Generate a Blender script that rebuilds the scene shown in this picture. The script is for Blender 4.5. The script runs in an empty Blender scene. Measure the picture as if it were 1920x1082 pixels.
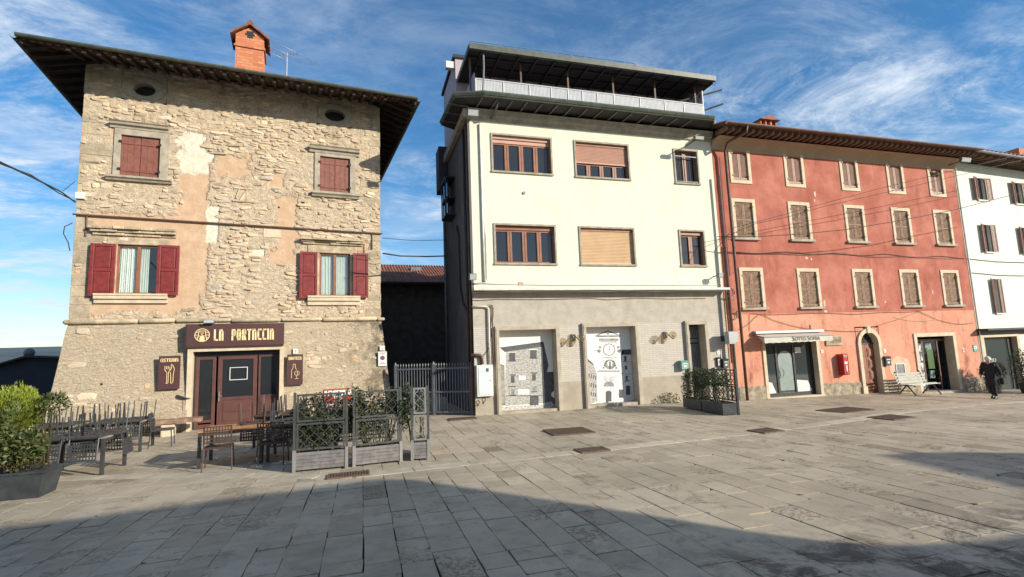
import bpy, math, random
import numpy as np
from math import sin, cos, pi, radians, sqrt, atan2
from mathutils import Vector, Matrix, Euler
random.seed(11)
SC = bpy.context.scene
COL = SC.collection
# ------------------------------------------------------------------ camera
F_PX, PITCH, ROLL, YAWC, CAMZ = 957.1, .1205, -.037, -.2866, 1.7
cd = bpy.data.cameras.new('camera'); cam = bpy.data.objects.new('camera', cd); COL.objects.link(cam)
cd.sensor_width = 36; cd.lens = 36*F_PX/1920; cd.clip_end = 9000; cd.clip_start = .05
CM = Matrix.Rotation(YAWC, 3, 'Z') @ Matrix.Rotation(pi/2+PITCH, 3, 'X') @ Matrix.Rotation(ROLL, 3, 'Z')
cam.matrix_world = Matrix.Translation((0, 0, CAMZ)) @ CM.to_4x4()
SC.camera = cam
# ------------------------------------------------------------------ sun, sky, exposure
SUNV = Vector((-1.05, 1, -.55)).normalized()          # direction the light travels
sl = bpy.data.lights.new('sun', 'SUN'); sl.energy = 5.0; sl.angle = radians(.53); sl.color = (1, .935, .80)
so = bpy.data.objects.new('sun', sl); COL.objects.link(so); so.rotation_euler = SUNV.to_track_quat('-Z', 'Y').to_euler()
W = bpy.data.worlds.new('World'); SC.world = W; W.use_nodes = True
def build_world():
    nt = W.node_tree; n = nt.nodes; l = nt.links; n.clear()
    out = n.new('ShaderNodeOutputWorld'); bg = n.new('ShaderNodeBackground'); bg.inputs[1].default_value = .073
    sky = n.new('ShaderNodeTexSky'); sky.sky_type = 'NISHITA'; sky.sun_disc = False
    sky.sun_elevation = math.asin(-SUNV.z); sky.sun_rotation = atan2(-SUNV.x, -SUNV.y)
    sky.altitude = 700; sky.dust_density = .6; sky.air_density = 1.0; sky.ozone_density = 1.6
    hs = n.new('ShaderNodeHueSaturation'); hs.inputs['Saturation'].default_value = 1.62; hs.inputs['Value'].default_value = 1.65
    l.new(sky.outputs[0], hs.inputs['Color'])
    tc = n.new('ShaderNodeTexCoord'); sp = n.new('ShaderNodeSeparateXYZ'); l.new(tc.outputs['Generated'], sp.inputs[0])
    # project the view direction on a flat cloud layer: p = xy / (z + .12)
    add = n.new('ShaderNodeMath'); add.operation = 'ADD'; add.inputs[1].default_value = .14; l.new(sp.outputs[2], add.inputs[0])
    mx = n.new('ShaderNodeMath'); mx.operation = 'MAXIMUM'; mx.inputs[1].default_value = .03; l.new(add.outputs[0], mx.inputs[0])
    cb = n.new('ShaderNodeCombineXYZ')
    for i in (0, 1):
        d = n.new('ShaderNodeMath'); d.operation = 'DIVIDE'; l.new(sp.outputs[i], d.inputs[0]); l.new(mx.outputs[0], d.inputs[1]); l.new(d.outputs[0], cb.inputs[i])
    def layer(rot, sc, scale, det, rough, dist, lo, hi, off=(0,0,0)):
        mp = n.new('ShaderNodeMapping'); mp.inputs['Rotation'].default_value = (0, 0, rot); mp.inputs['Scale'].default_value = sc; mp.inputs['Location'].default_value = off
        l.new(cb.outputs[0], mp.inputs[0])
        no = n.new('ShaderNodeTexNoise'); no.inputs['Scale'].default_value = scale; no.inputs['Detail'].default_value = det
        no.inputs['Roughness'].default_value = rough; no.inputs['Distortion'].default_value = dist; l.new(mp.outputs[0], no.inputs['Vector'])
        mr = n.new('ShaderNodeMapRange'); mr.inputs[1].default_value = lo; mr.inputs[2].default_value = hi; mr.interpolation_type = 'SMOOTHSTEP'
        l.new(no.outputs[0], mr.inputs[0]); return mr.outputs[0]
    a = layer(.5, (1, 1.6, 1), 1.5, 14, .72, .5, .39, .70, (2.3, 4.1, 0))       # wispy streaks
    b = layer(.2, (1, 1, 1), .85, 5, .6, .3, .42, .62, (1.2, .4, 0))            # where they gather
    c = layer(-.5, (1, 1.3, 1), 7.0, 14, .76, .3, .46, .74, (0, 1, 0))        # fine fibres
    def m(op, x, y):
        q = n.new('ShaderNodeMath'); q.operation = op; q.use_clamp = True
        for i, v in enumerate((x, y)):
            if isinstance(v, (int, float)): q.inputs[i].default_value = v
            else: l.new(v, q.inputs[i])
        return q.outputs[0]
    f = m('ADD', m('MULTIPLY', a, m('ADD', m('MULTIPLY', b, 1.0), .22)), m('MULTIPLY', m('MULTIPLY', c, b), .45))
    # thin veil low in the sky
    veil = n.new('ShaderNodeMapRange'); veil.inputs[1].default_value = -.02; veil.inputs[2].default_value = .42; veil.inputs[3].default_value = .34; veil.inputs[4].default_value = .09
    l.new(sp.outputs[2], veil.inputs[0])
    f2 = m('ADD', m('MULTIPLY', f, .9), veil.outputs[0])
    mix = n.new('ShaderNodeMixRGB'); mix.inputs[2].default_value = (8.2, 9.3, 10.6, 1)
    l.new(f2, mix.inputs[0]); l.new(hs.outputs[0], mix.inputs[1]); l.new(mix.outputs[0], bg.inputs[0]); l.new(bg.outputs[0], out.inputs[0])
build_world()
SC.render.engine = 'CYCLES'
SC.view_settings.view_transform = 'Standard'; SC.view_settings.look = 'None'; SC.view_settings.exposure = 0.38; SC.view_settings.gamma = 1
SC.render.resolution_x = 1024; SC.render.resolution_y = 577

# ------------------------------------------------------------------ measuring helpers (photograph measurements -> real planes)
def ray(px, py): return CM @ Vector(((px-960)/F_PX, -(py-541)/F_PX, -1))
def onz(px, py, z):
    d = ray(px, py); t = (z-CAMZ)/d.z; return Vector((d.x*t, d.y*t, z))
TC = [(3.2,14.9,-.15),(6,14.9,-.178),(8.7,14.9,-.17),(12.4,14.6,-.265),(16,14.6,-.35),(18,14.6,-.37),(24,14.6,-.63),(-4.3,10.8,-.165),(-4.6,13.2,-.165),(-7,15,-.19),(-3.5,16,-.155),(.4,16,-.15),
      (-1.1,9.35,-.15),(.8,9.4,-.15),(2.2,15.9,-.15),(-2.6,10.4,-.16),(22,13.3,-.62),(-3,5.5,-.09),(1,4,-.04),(5,3,-.04),(10,8,-.12),(14,9.5,-.22),(20,9,-.4),(-7,9,-.17),
      (-14,10,-.45),(-14,0,-.3),(0,-6,0),(12,-6,-.05),(28,5,-.6),(32,14,-.95),(42,0,-.9),(-14,22,-.6),(12,24,-.3),(42,-10,-.9),(-14,-10,-.3)]
TC = np.array(TC, float)
def _tk(r2): return np.where(r2 > 1e-9, .5*r2*np.log(np.maximum(r2, 1e-9)), 0)
def _fit():
    X = TC[:, :2]; N = len(X); d2 = ((X[:, None]-X[None])**2).sum(-1)
    K = _tk(d2)+np.eye(N)*.4; P = np.c_[np.ones(N), X]
    A = np.zeros((N+3, N+3)); A[:N, :N] = K; A[:N, N:] = P; A[N:, :N] = P.T
    return np.linalg.solve(A, np.r_[TC[:, 2], 0, 0, 0])
TW = _fit()
def gz(x, y):
    x = min(max(x, -16), 44); y = min(max(y, -12), 26)
    r2 = (TC[:, 0]-x)**2+(TC[:, 1]-y)**2
    return float(_tk(r2)@TW[:-3]+TW[-3]+TW[-2]*x+TW[-1]*y)
def G(px, py):
    z = -.2
    for i in range(25):
        p = onz(px, py, z); z = .5*z+.5*gz(p.x, p.y)
    return Vector((p.x, p.y, gz(p.x, p.y)))
class Frame:                                  # a facade: u runs right, v into the building, z up; k, z0 = scale about the camera and its height offset
    def __init__(s, ox, oy, yaw, k=1.0, z0=0.0):
        s.o = Vector((ox, oy, 0)); s.yaw = yaw; s.k = k; s.z0 = z0; s.U = Vector((cos(yaw), sin(yaw), 0)); s.N = Vector((-sin(yaw), cos(yaw), 0))
    def uz(s, px, py, v=0):
        d = ray(px, py); o = s.o+s.N*(v*s.k); t = (s.N.dot(o))/(s.N.dot(d)); P = d*t+Vector((0, 0, CAMZ))
        return ((P-s.o).dot(s.U)/s.k, (P.z-s.z0)/s.k)
    def world(s, u, v, z): return s.o+s.U*(u*s.k)+s.N*(v*s.k)+Vector((0, 0, z*s.k+s.z0))

# ------------------------------------------------------------------ mesh builder
class MB:
    def __init__(s): s.v = []; s.f = []; s.m = []; s.cm = 0
    def add(s, vs, fs):
        b = len(s.v); s.v += [tuple(p) for p in vs]; s.f += [tuple(b+i for i in f) for f in fs]; s.m += [s.cm]*len(fs)
    def mat(s, i): s.cm = i; return s
    def box(s, x0, x1, y0, y1, z0, z1, M=None):
        vs = [Vector(p) for p in ((x0,y0,z0),(x1,y0,z0),(x1,y1,z0),(x0,y1,z0),(x0,y0,z1),(x1,y0,z1),(x1,y1,z1),(x0,y1,z1))]
        if M: vs = [M @ p for p in vs]
        s.add(vs, [(0,3,2,1),(4,5,6,7),(0,1,5,4),(1,2,6,5),(2,3,7,6),(3,0,4,7)]); return s
    def hexa(s, vs): s.add(vs, [(0,3,2,1),(4,5,6,7),(0,1,5,4),(1,2,6,5),(2,3,7,6),(3,0,4,7)]); return s
    def quad(s, a, b, c, d): s.add([a, b, c, d], [(0,1,2,3)]); return s
    def bar(s, p, q, w, h=None, up=(0,0,1)):                     # rectangular bar from p to q
        h = h or w; p = Vector(p); q = Vector(q); d = (q-p).normalized(); u = Vector(up)
        if abs(d.dot(u)) > .98: u = Vector((0, 1, 0))
        a = d.cross(u).normalized()*w/2; b = a.cross(d).normalized()*h/2
        s.hexa([p-a-b, p+a-b, p+a+b, p-a+b, q-a-b, q+a-b, q+a+b, q-a+b]); return s
    def tube(s, pts, r, n=8, caps=True):
        pts = [Vector(p) for p in pts]; rs = r if isinstance(r, (list, tuple)) else [r]*len(pts)
        b = len(s.v); prev = None
        for i, p in enumerate(pts):
            d = (pts[min(i+1, len(pts)-1)]-pts[max(i-1, 0)]).normalized()
            if prev is None:
                u = Vector((0, 0, 1)) if abs(d.z) < .9 else Vector((1, 0, 0)); a = d.cross(u).normalized()
            else: a = (prev-d*prev.dot(d)).normalized()
            prev = a; c = d.cross(a)
            for k in range(n):
                t = 2*pi*k/n; s.v.append(tuple(p+(a*cos(t)+c*sin(t))*rs[i]))
        for i in range(len(pts)-1):
            for k in range(n):
                s.f.append((b+i*n+k, b+i*n+(k+1) % n, b+(i+1)*n+(k+1) % n, b+(i+1)*n+k)); s.m.append(s.cm)
        if caps:
            s.f.append(tuple(b+k for k in range(n))[::-1]); s.m.append(s.cm)
            e = b+(len(pts)-1)*n; s.f.append(tuple(e+k for k in range(n))); s.m.append(s.cm)
        return s
    def lathe(s, prof, c=(0,0,0), n=16, M=None):                # prof: (r, z)
        b = len(s.v); c = Vector(c)
        for r, z in prof:
            for k in range(n):
                p = Vector((r*cos(2*pi*k/n), r*sin(2*pi*k/n), z))
                if M: p = M @ p
                s.v.append(tuple(p+c))
        for i in range(len(prof)-1):
            for k in range(n):
                s.f.append((b+i*n+k, b+i*n+(k+1) % n, b+(i+1)*n+(k+1) % n, b+(i+1)*n+k)); s.m.append(s.cm)
        return s
    def sphere(s, c, r, n=14, m=9, sc=(1,1,1)):
        b = len(s.v)
        for i in range(m+1):
            t = pi*i/m
            for k in range(n):
                a = 2*pi*k/n; s.v.append((c[0]+r*sc[0]*sin(t)*cos(a), c[1]+r*sc[1]*sin(t)*sin(a), c[2]+r*sc[2]*cos(t)))
        for i in range(m):
            for k in range(n):
                s.f.append((b+i*n+k, b+i*n+(k+1) % n, b+(i+1)*n+(k+1) % n, b+(i+1)*n+k)); s.m.append(s.cm)
        return s
    def prism(s, poly, y0, y1, ax='y'):                           # poly in (x,z) extruded along y (or x)
        n = len(poly)
        P = (lambda a, b, t: (a, t, b)) if ax == 'y' else ((lambda a, b, t: (t, a, b)) if ax == 'x' else (lambda a, b, t: (a, b, t)))
        vs = [P(a, b, y0) for a, b in poly]+[P(a, b, y1) for a, b in poly]
        s.add(vs, [tuple(range(n)), tuple(range(2*n-1, n-1, -1))]+[(i, (i+1) % n, n+(i+1) % n, n+i) for i in range(n)]); return s
    def build(s, name, mats, parent=None, smooth=False, bevel=0):
        me = bpy.data.meshes.new(name); me.from_pydata([tuple(p) for p in s.v], [], s.f)
        if not isinstance(mats, (list, tuple)): mats = [mats]
        for m in mats: me.materials.append(m)
        if len(mats) > 1:
            me.polygons.foreach_set('material_index', s.m)
        if smooth: me.polygons.foreach_set('use_smooth', [True]*len(me.polygons))
        me.update()
        o = bpy.data.objects.new(name, me); COL.objects.link(o)
        if parent: o.parent = parent
        if bevel:
            b = o.modifiers.new('bevel', 'BEVEL'); b.width = bevel; b.segments = 2; b.limit_method = 'ANGLE'
        return o
def tag(o, label=None, cat=None, group=None, kind=None):
    if label: o['label'] = label
    if cat: o['category'] = cat
    if group: o['group'] = group
    if kind: o['kind'] = kind
    return o
def empty(name, loc, rz, label, cat, group=None):
    o = bpy.data.objects.new(name, None); COL.objects.link(o); o.location = loc; o.rotation_euler = (0, 0, rz); o.empty_display_size = .1
    return tag(o, label, cat, group)
def kids(o): return [c for c in COL.objects if c.parent == o]
def copy_tree(o, parent=None):
    c = o.copy(); COL.objects.link(c); c.parent = parent
    for ch in kids(o): copy_tree(ch, c)
    return c

# ------------------------------------------------------------------ materials
def new_mat(name):
    m = bpy.data.materials.new(name); m.use_nodes = True; return m, m.node_tree, m.node_tree.nodes['Principled BSDF']
class NT:
    def __init__(s, nt): s.nt = nt; s.n = nt.nodes; s.l = nt.links
    def put(s, sock, v):
        if isinstance(v, (int, float)): sock.default_value = v
        elif isinstance(v, (tuple, list)): sock.default_value = tuple(v)+((1,) if len(v) == 3 and len(sock.default_value) == 4 else ())
        else: s.l.new(v, sock)
    def coord(s, scale=(1,1,1), kind='Object', loc=(0,0,0), rot=(0,0,0)):
        tc = s.n.new('ShaderNodeTexCoord'); mp = s.n.new('ShaderNodeMapping'); s.l.new(tc.outputs[kind], mp.inputs[0])
        mp.inputs['Scale'].default_value = scale; mp.inputs['Location'].default_value = loc; mp.inputs['Rotation'].default_value = rot; return mp.outputs[0]
    def noise(s, vec, scale, det=4, rough=.55, dist=0, out=0):
        t = s.n.new('ShaderNodeTexNoise'); s.put(t.inputs['Vector'], vec); t.inputs['Scale'].default_value = scale; t.inputs['Detail'].default_value = det
        t.inputs['Roughness'].default_value = rough; t.inputs['Distortion'].default_value = dist; return t.outputs[out]
    def voro(s, vec, scale, feat='F1', rnd=1, out='Distance'):
        t = s.n.new('ShaderNodeTexVoronoi'); t.feature = feat; s.put(t.inputs['Vector'], vec); t.inputs['Scale'].default_value = scale; t.inputs['Randomness'].default_value = rnd; return t.outputs[out]
    def math(s, op, a, b=0, clamp=False):
        q = s.n.new('ShaderNodeMath'); q.operation = op; q.use_clamp = clamp; s.put(q.inputs[0], a); s.put(q.inputs[1], b); return q.outputs[0]
    def mix(s, f, a, b, mode='MIX'):
        q = s.n.new('ShaderNodeMixRGB'); q.blend_type = mode; s.put(q.inputs[0], f); s.put(q.inputs[1], a); s.put(q.inputs[2], b); return q.outputs[0]
    def rng(s, v, a, b, c=0, d=1, smooth=True):
        q = s.n.new('ShaderNodeMapRange'); q.interpolation_type = 'SMOOTHSTEP' if smooth else 'LINEAR'
        s.put(q.inputs[0], v)
        for i, x in enumerate((a, b, c, d)): q.inputs[i+1].default_value = x
        return q.outputs[0]
    def ramp(s, v, stops):
        q = s.n.new('ShaderNodeValToRGB'); cr = q.color_ramp
        while len(cr.elements) < len(stops): cr.elements.new(.5)
        for e, (p, c) in zip(cr.elements, stops): e.position = p; e.color = tuple(c)+(1,)
        s.put(q.inputs[0], v); return q.outputs[0]
    def bump(s, h, strength=.5, dist=.02, normal=None):
        b = s.n.new('ShaderNodeBump'); b.inputs['Strength'].default_value = strength; b.inputs['Distance'].default_value = dist; s.put(b.inputs['Height'], h)
        if normal: s.l.new(normal, b.inputs['Normal'])
        return b.outputs[0]
    def warp(s, vec, scale, amt):
        nz = s.noise(vec, scale, 3, .5, 0, 1)
        a = s.n.new('ShaderNodeVectorMath'); a.operation = 'MULTIPLY_ADD'; s.l.new(nz, a.inputs[0]); a.inputs[1].default_value = (amt,)*3; s.l.new(vec, a.inputs[2])
        return a.outputs[0]
    def island(s):
        g = s.n.new('ShaderNodeNewGeometry'); return g.outputs['Random Per Island']
    def xyz(s, vec):
        q = s.n.new('ShaderNodeSeparateXYZ'); s.l.new(vec, q.inputs[0]); return q.outputs
def plain(name, col, rough=.6, var=.15, scale=3, bump=.15, bscale=40, bdist=.004, metal=0, spec=.5, isl=0, coat=0):
    m, nt, p = new_mat(name); N = NT(nt); c = N.coord()
    dk = tuple(x*(1-var) for x in col); lt = tuple(min(1, x*(1+var)) for x in col)
    f = N.rng(N.noise(c, scale, 6, .65), .3, .7)
    colr = N.mix(f, dk, lt)
    if isl: 
        v = N.rng(N.island(), 0, 1, 1-isl, 1+isl, False); colr = N.mix(1.0, colr, N.mix(v, (0,0,0), (1,1,1)), 'MULTIPLY') if False else N.mix(N.rng(N.island(), 0, 1, 0, 1, False), N.mix(1, colr, (1-isl,)*3, 'MULTIPLY'), N.mix(1, colr, (1+isl,)*3, 'MULTIPLY'))
    N.put(p.inputs['Base Color'], colr); p.inputs['Roughness'].default_value = rough; p.inputs['Metallic'].default_value = metal
    p.inputs['Specular IOR Level'].default_value = spec
    if coat: p.inputs['Coat Weight'].default_value = coat
    if bump: N.put(p.inputs['Normal'], N.bump(N.noise(c, bscale, 5, .6), bump, bdist))
    return m
M = {}
M['dark_wood'] = plain('dark_wood', (.030,.020,.016), .8, .35, 4, .3, 30)
M['brown_wood'] = plain('brown_wood', (.25,.095,.045), .5, .2, 5)
M['maroon'] = plain('maroon_paint', (.085,.030,.026), .5, .12, 3)
M['door_brown'] = plain('door_brown_paint', (.105,.042,.034), .45, .15, 3)
M['sign_brown'] = plain('sign_brown', (.075,.032,.030), .45, .06, 3, .05)
M['cream_letter'] = plain('cream_letter', (.80,.62,.33), .5, .04, 3, 0)
M['shutter_red'] = plain('shutter_red_paint', (.185,.024,.020), .42, .25, 6, .1)
M['shutter_plank'] = plain('shutter_plank_paint', (.20,.068,.045), .6, .22, 7, .25, 60)
M['grey_stone'] = plain('grey_stone', (.34,.295,.225), .85, .22, 4, .5, 25, .01)
M['warm_stone'] = plain('warm_stone', (.44,.35,.235), .9, .30, 3, .8, 16, .02, isl=.18)
M['cream_stone'] = plain('cream_stone', (.55,.455,.32), .8, .12, 5, .3, 30)
M['tile'] = plain('roof_tile', (.22,.085,.05), .85, .4, 3, .4, 20, .01)
M['black_metal'] = plain('black_metal', (.022,.022,.024), .45, .2, 6, .05)
M['grey_metal'] = plain('grey_metal', (.16,.165,.17), .5, .2, 6, .05, metal=.3)
M['green_grey_metal'] = plain('green_grey_metal', (.070,.080,.060), .5, .3, 4, .05)
M['white_plastic'] = plain('white_plastic', (.62,.61,.57), .5, .05, 3, 0)
M['white_paint'] = plain('white_paint', (.80,.80,.76), .5, .06, 3, .05)
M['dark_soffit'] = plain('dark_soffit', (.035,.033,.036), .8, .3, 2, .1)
M['red_paint'] = plain('red_paint', (.42,.025,.02), .4, .1, 5, .05)
M['green_box'] = plain('green_box_paint', (.18,.36,.30), .5, .1, 5, .05)
M['blind_rose'] = plain('blind_rose', (.48,.27,.20), .6, .06, 3, 0)
M['blind_tan'] = plain('blind_tan', (.62,.42,.245), .6, .06, 3, 0)
M['cable'] = plain('cable_rubber', (.03,.03,.032), .7, .1, 3, 0)
M['pale_cable'] = plain('pale_cable', (.45,.42,.36), .7, .1, 3, 0)
M['pipe_paint'] = plain('pipe_paint', (.62,.59,.50), .5, .15, 3, .05)
M['copper_pipe'] = plain('rusty_pipe', (.11,.055,.035), .6, .3, 5, .1)
M['charcoal'] = plain('charcoal_planter', (.035,.042,.046), .45, .3, 4, .15, 30)
M['planter_board'] = plain('planter_board', (.165,.155,.15), .6, .3, 9, .3, 60)
M['lattice_grey'] = plain('lattice_grey', (.055,.057,.054), .6, .25, 8, .1)
M['post_alu'] = plain('post_aluminium', (.33,.32,.31), .4, .1, 4, 0, metal=.4)
M['chair_metal'] = plain('chair_metal', (.055,.057,.060), .42, .2, 8, .05, metal=.2)
M['chair_brown'] = plain('chair_brown_metal', (.07,.045,.038), .45, .2, 8, .05, metal=.2)
M['table_top'] = plain('table_top', (.30,.25,.205), .42, .25, 5, .1)
M['table_wood'] = plain('table_wood', (.50,.23,.09), .45, .3, 6, .2)
M['bench_wood'] = plain('bench_wood', (.26,.15,.11), .8, .4, 5, .5, 25, .01)
M['rust_iron'] = plain('rust_iron', (.12,.078,.052), .75, .3, 12, .5, 60)
M['soil'] = plain('soil', (.04,.028,.02), .95, .4, 20, .6, 60)
M['curtain'] = plain('curtain_cloth', (.72,.74,.68), .9, .05, 4, 0)
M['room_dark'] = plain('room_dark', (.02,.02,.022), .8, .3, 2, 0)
M['skin'] = plain('skin', (.45,.27,.19), .6, .05, 8, 0)
M['coat'] = plain('coat_cloth', (.016,.016,.02), .85, .25, 20, .3)
M['white_hair'] = plain('white_hair', (.62,.60,.56), .8, .15, 30, .4)
M['far_house'] = plain('far_house_plaster', (.45,.38,.28), .9, .2, 1, .2)
M['shed_metal'] = plain('shed_cladding', (.020,.024,.036), .7, .2, 2, .1)
M['brass'] = plain('brass_metal', (.30,.20,.08), .35, .2, 8, 0, metal=.8)
def glass(name, tint=(.02,.022,.025), rough=.04):
    m, nt, p = new_mat(name); p.inputs['Base Color'].default_value = tint+(1,); p.inputs['Roughness'].default_value = rough; p.inputs['Specular IOR Level'].default_value = .7; return m
M['dark_glass'] = glass('dark_glass')
M['shop_glass'] = glass('shop_glass', (.035,.045,.045), .05)
def clear_glass(name, tint=(.85,.9,.88), refl=.12):
    m = bpy.data.materials.new(name); m.use_nodes = True; nt = m.node_tree; nt.nodes.remove(nt.nodes['Principled BSDF'])
    o = nt.nodes['Material Output']; t = nt.nodes.new('ShaderNodeBsdfTransparent'); t.inputs[0].default_value = tint+(1,)
    g = nt.nodes.new('ShaderNodeBsdfGlossy'); g.inputs['Roughness'].default_value = .03; x = nt.nodes.new('ShaderNodeMixShader')
    x.inputs[0].default_value = refl; nt.links.new(t.outputs[0], x.inputs[1]); nt.links.new(g.outputs[0], x.inputs[2]); nt.links.new(x.outputs[0], o.inputs[0]); return m
M['clear_glass'] = clear_glass('clear_glass')
M['globe_glass'] = clear_glass('globe_amber_glass', (.95,.86,.66), .22)

def mat_rubble(stone=False):
    m, nt, p = new_mat('rubble_stone' if stone else 'rubble_wall'); N = NT(nt)
    base = N.coord(); x, y, z = N.xyz(base)
    if stone:
        wall = N.ramp(N.island(), [(0, (.43,.32,.215)), (.18, (.60,.47,.325)), (.34, (.40,.33,.25)), (.5, (.65,.52,.365)), (.62, (.50,.39,.27)), (.72, (.30,.24,.175)), (.82, (.56,.38,.235)), (.9, (.38,.35,.30)), (1, (.72,.60,.44))])
        wall = N.mix(N.rng(N.noise(base, 9, 7, .75), .38, .7, 0, .45), wall, (.60,.47,.315))
        wall = N.mix(N.rng(N.noise(base, 1.4, 6, .7), .46, .64, 0, .6), wall, (.64,.515,.37))     # mortar wash over the faces
    else:
        wall = N.mix(N.rng(N.noise(base, 7, 7, .7), .35, .65), (.48,.375,.26), (.66,.53,.385))
    wz = N.noise(base, 1.6, 6, .65)
    def zone(u0, u1, z0, z1, soft=.18, amp=1.0):
        j = N.math('MULTIPLY', N.math('SUBTRACT', wz, .5), amp); X = N.math('ADD', x, j); Z = N.math('ADD', z, j)
        a = N.math('MULTIPLY', N.rng(X, u0, u0+soft), N.rng(X, u1-soft, u1, 1, 0)); b = N.math('MULTIPLY', N.rng(Z, z0, z0+soft), N.rng(Z, z1-soft, z1, 1, 0)); return N.math('MULTIPLY', a, b)
    def mx(*a):
        r = a[0]
        for q in a[1:]: r = N.math('MAXIMUM', r, q)
        return r
    low = N.rng(z, 2.95, 3.02, 1, 0)
    lr = N.noise(N.coord((1, 1, 2.0)), 6.5, 9, .72, 1.1)
    if not stone:
        peach = mx(*[zone(*q) for q in PEACH]); white = mx(*[zone(*q) for q in WHITE])
        pc = N.mix(N.rng(N.noise(base, 3, 6, .7), .35, .7), (.47,.315,.20), (.56,.395,.265)); wc = N.mix(N.rng(N.noise(base, 6, 6, .7), .4, .6), (.58,.50,.38), (.70,.63,.52))
        wall = N.mix(peach, wall, pc); wall = N.mix(white, wall, wc)
        lowc = N.ramp(lr, [(.30, (.28,.215,.14)), (.42, (.50,.405,.28)), (.58, (.57,.47,.335)), (.75, (.66,.56,.42))]); wall = N.mix(N.math('MULTIPLY', low, .85), wall, lowc)
    g1 = N.math('MULTIPLY', N.math('MULTIPLY', N.rng(x, 2.6, 4.4), low), N.rng(N.noise(base, 1.9, 7, .75), .42, .60))
    g2 = N.math('MULTIPLY', N.rng(z, .3, -.5), N.rng(N.noise(base, 2.4, 6, .7), .35, .6))
    g3 = N.math('MULTIPLY', N.rng(N.noise(N.coord((1, 1, .45), loc=(2, 0, 0)), 1.1, 6, .7), .50, .68), N.rng(z, 6.5, 9.5))
    g4 = N.math('MULTIPLY', N.rng(N.noise(base, 2.2, 7, .75), .58, .68), .5)
    wall = N.mix(N.math('MULTIPLY', mx(g1, g2), .72), wall, (.13,.105,.075)); wall = N.mix(N.math('MULTIPLY', g3, .6), wall, (.20,.165,.12)); wall = N.mix(g4, wall, (.30,.25,.185))
    N.put(p.inputs['Base Color'], wall); p.inputs['Roughness'].default_value = .95; p.inputs['Specular IOR Level'].default_value = .2
    rough = N.noise(base, 26, 7, .75); mid = N.noise(N.coord((1, 1, 1.6)), 7, 7, .7, .8)
    if stone: nrm = N.bump(rough, .6, .014, N.bump(mid, .8, .035))
    else:
        k = N.math('SUBTRACT', 1, N.math('MULTIPLY', mx(peach, white), .80)); h = N.mix(N.math('MULTIPLY', low, .8), mid, N.math('MULTIPLY', lr, 1.3))
        nrm = N.bump(rough, .4, .010, N.bump(N.math('MULTIPLY', h, k), 1.0, .085))
    N.put(p.inputs['Normal'], nrm); return m
PEACH = [(-4.4, -1.1, 3.2, 5.0, .15, 1.2), (-3.9, -2.2, 8.7, 9.6, .1, .8), (-.9, .2, 7.9, 8.8, .1, 1.1), (2.2, 4.2, 5.2, 5.9, .1, .9), (-2.0, -1.0, 4.2, 8.8, .12, 1.1), (-4.3, -1.0, 5.7, 6.6, .15, .9), (-1.9, -.95, 3.9, 5.8, .1, .9), (.95, 1.8, 5.2, 7.5, .1, 1.1), (.7, 1.9, 4.9, 5.5, .1, .9), (.75, 1.3, 7.7, 8.3, .1, .5), (-2.9, -1.2, 5.3, 5.9, .1, .8)]
WHITE = [(-2.0, -1.1, 7.9, 9.4, .08, 1.5), (-1.15, -.72, 5.6, 6.9, .06, .5), (.18, .68, 5.22, 5.5, .03, .08)]
M['rubble'] = mat_rubble(); M['rubble_stone'] = mat_rubble(True)

def mat_plaster(name, a, b, stain=None, samt=.5, zsplit=None, lower=None, bstr=.15):
    m, nt, p = new_mat(name); N = NT(nt); c = N.coord()
    col = N.mix(N.rng(N.noise(c, .9, 7, .65), .3, .7), a, b)
    if zsplit is not None:
        z = N.xyz(c)[2]; lo = N.mix(N.rng(N.noise(c, 1.1, 7, .65), .3, .7), lower[0], lower[1])
        zz = N.math('ADD', z, N.math('MULTIPLY', N.noise(c, 6, 4), .03)); col = N.mix(N.rng(zz, zsplit, zsplit+.02), lo, col)
    if stain:
        s = N.math('MULTIPLY', N.rng(N.noise(N.coord((1, 1, .3)), 2.0, 7, .7), .5, .75), samt); col = N.mix(s, col, stain)
        s2 = N.math('MULTIPLY', N.rng(N.noise(c, 4.5, 6, .7), .55, .72), samt*.7); col = N.mix(s2, col, stain)
    N.put(p.inputs['Base Color'], col); p.inputs['Roughness'].default_value = .9; p.inputs['Specular IOR Level'].default_value = .25
    N.put(p.inputs['Normal'], N.bump(N.noise(c, 12, 8, .65), bstr, .02)); return m
M['white_plaster'] = mat_plaster('cream_white_plaster', (.66,.64,.50), (.70,.68,.54), (.46,.43,.32), .34)
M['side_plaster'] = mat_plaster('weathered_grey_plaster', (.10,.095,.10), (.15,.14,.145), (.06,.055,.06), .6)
M['pent_plaster'] = mat_plaster('penthouse_plaster', (.42,.34,.36), (.48,.40,.42), (.3,.27,.27), .3)
M['far_white'] = mat_plaster('far_white_plaster', (.64,.65,.56), (.70,.71,.62), (.5,.5,.45), .25)
M['terracotta'] = mat_plaster('terracotta_plaster', (.33,.098,.066), (.49,.185,.13), (.20,.06,.044), .85, 2.66, ((.56,.245,.155), (.64,.31,.205)), .25)
M['cavetto'] = mat_plaster('eaves_plaster', (.36,.27,.18), (.42,.32,.22), (.25,.18,.12), .3)
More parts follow.
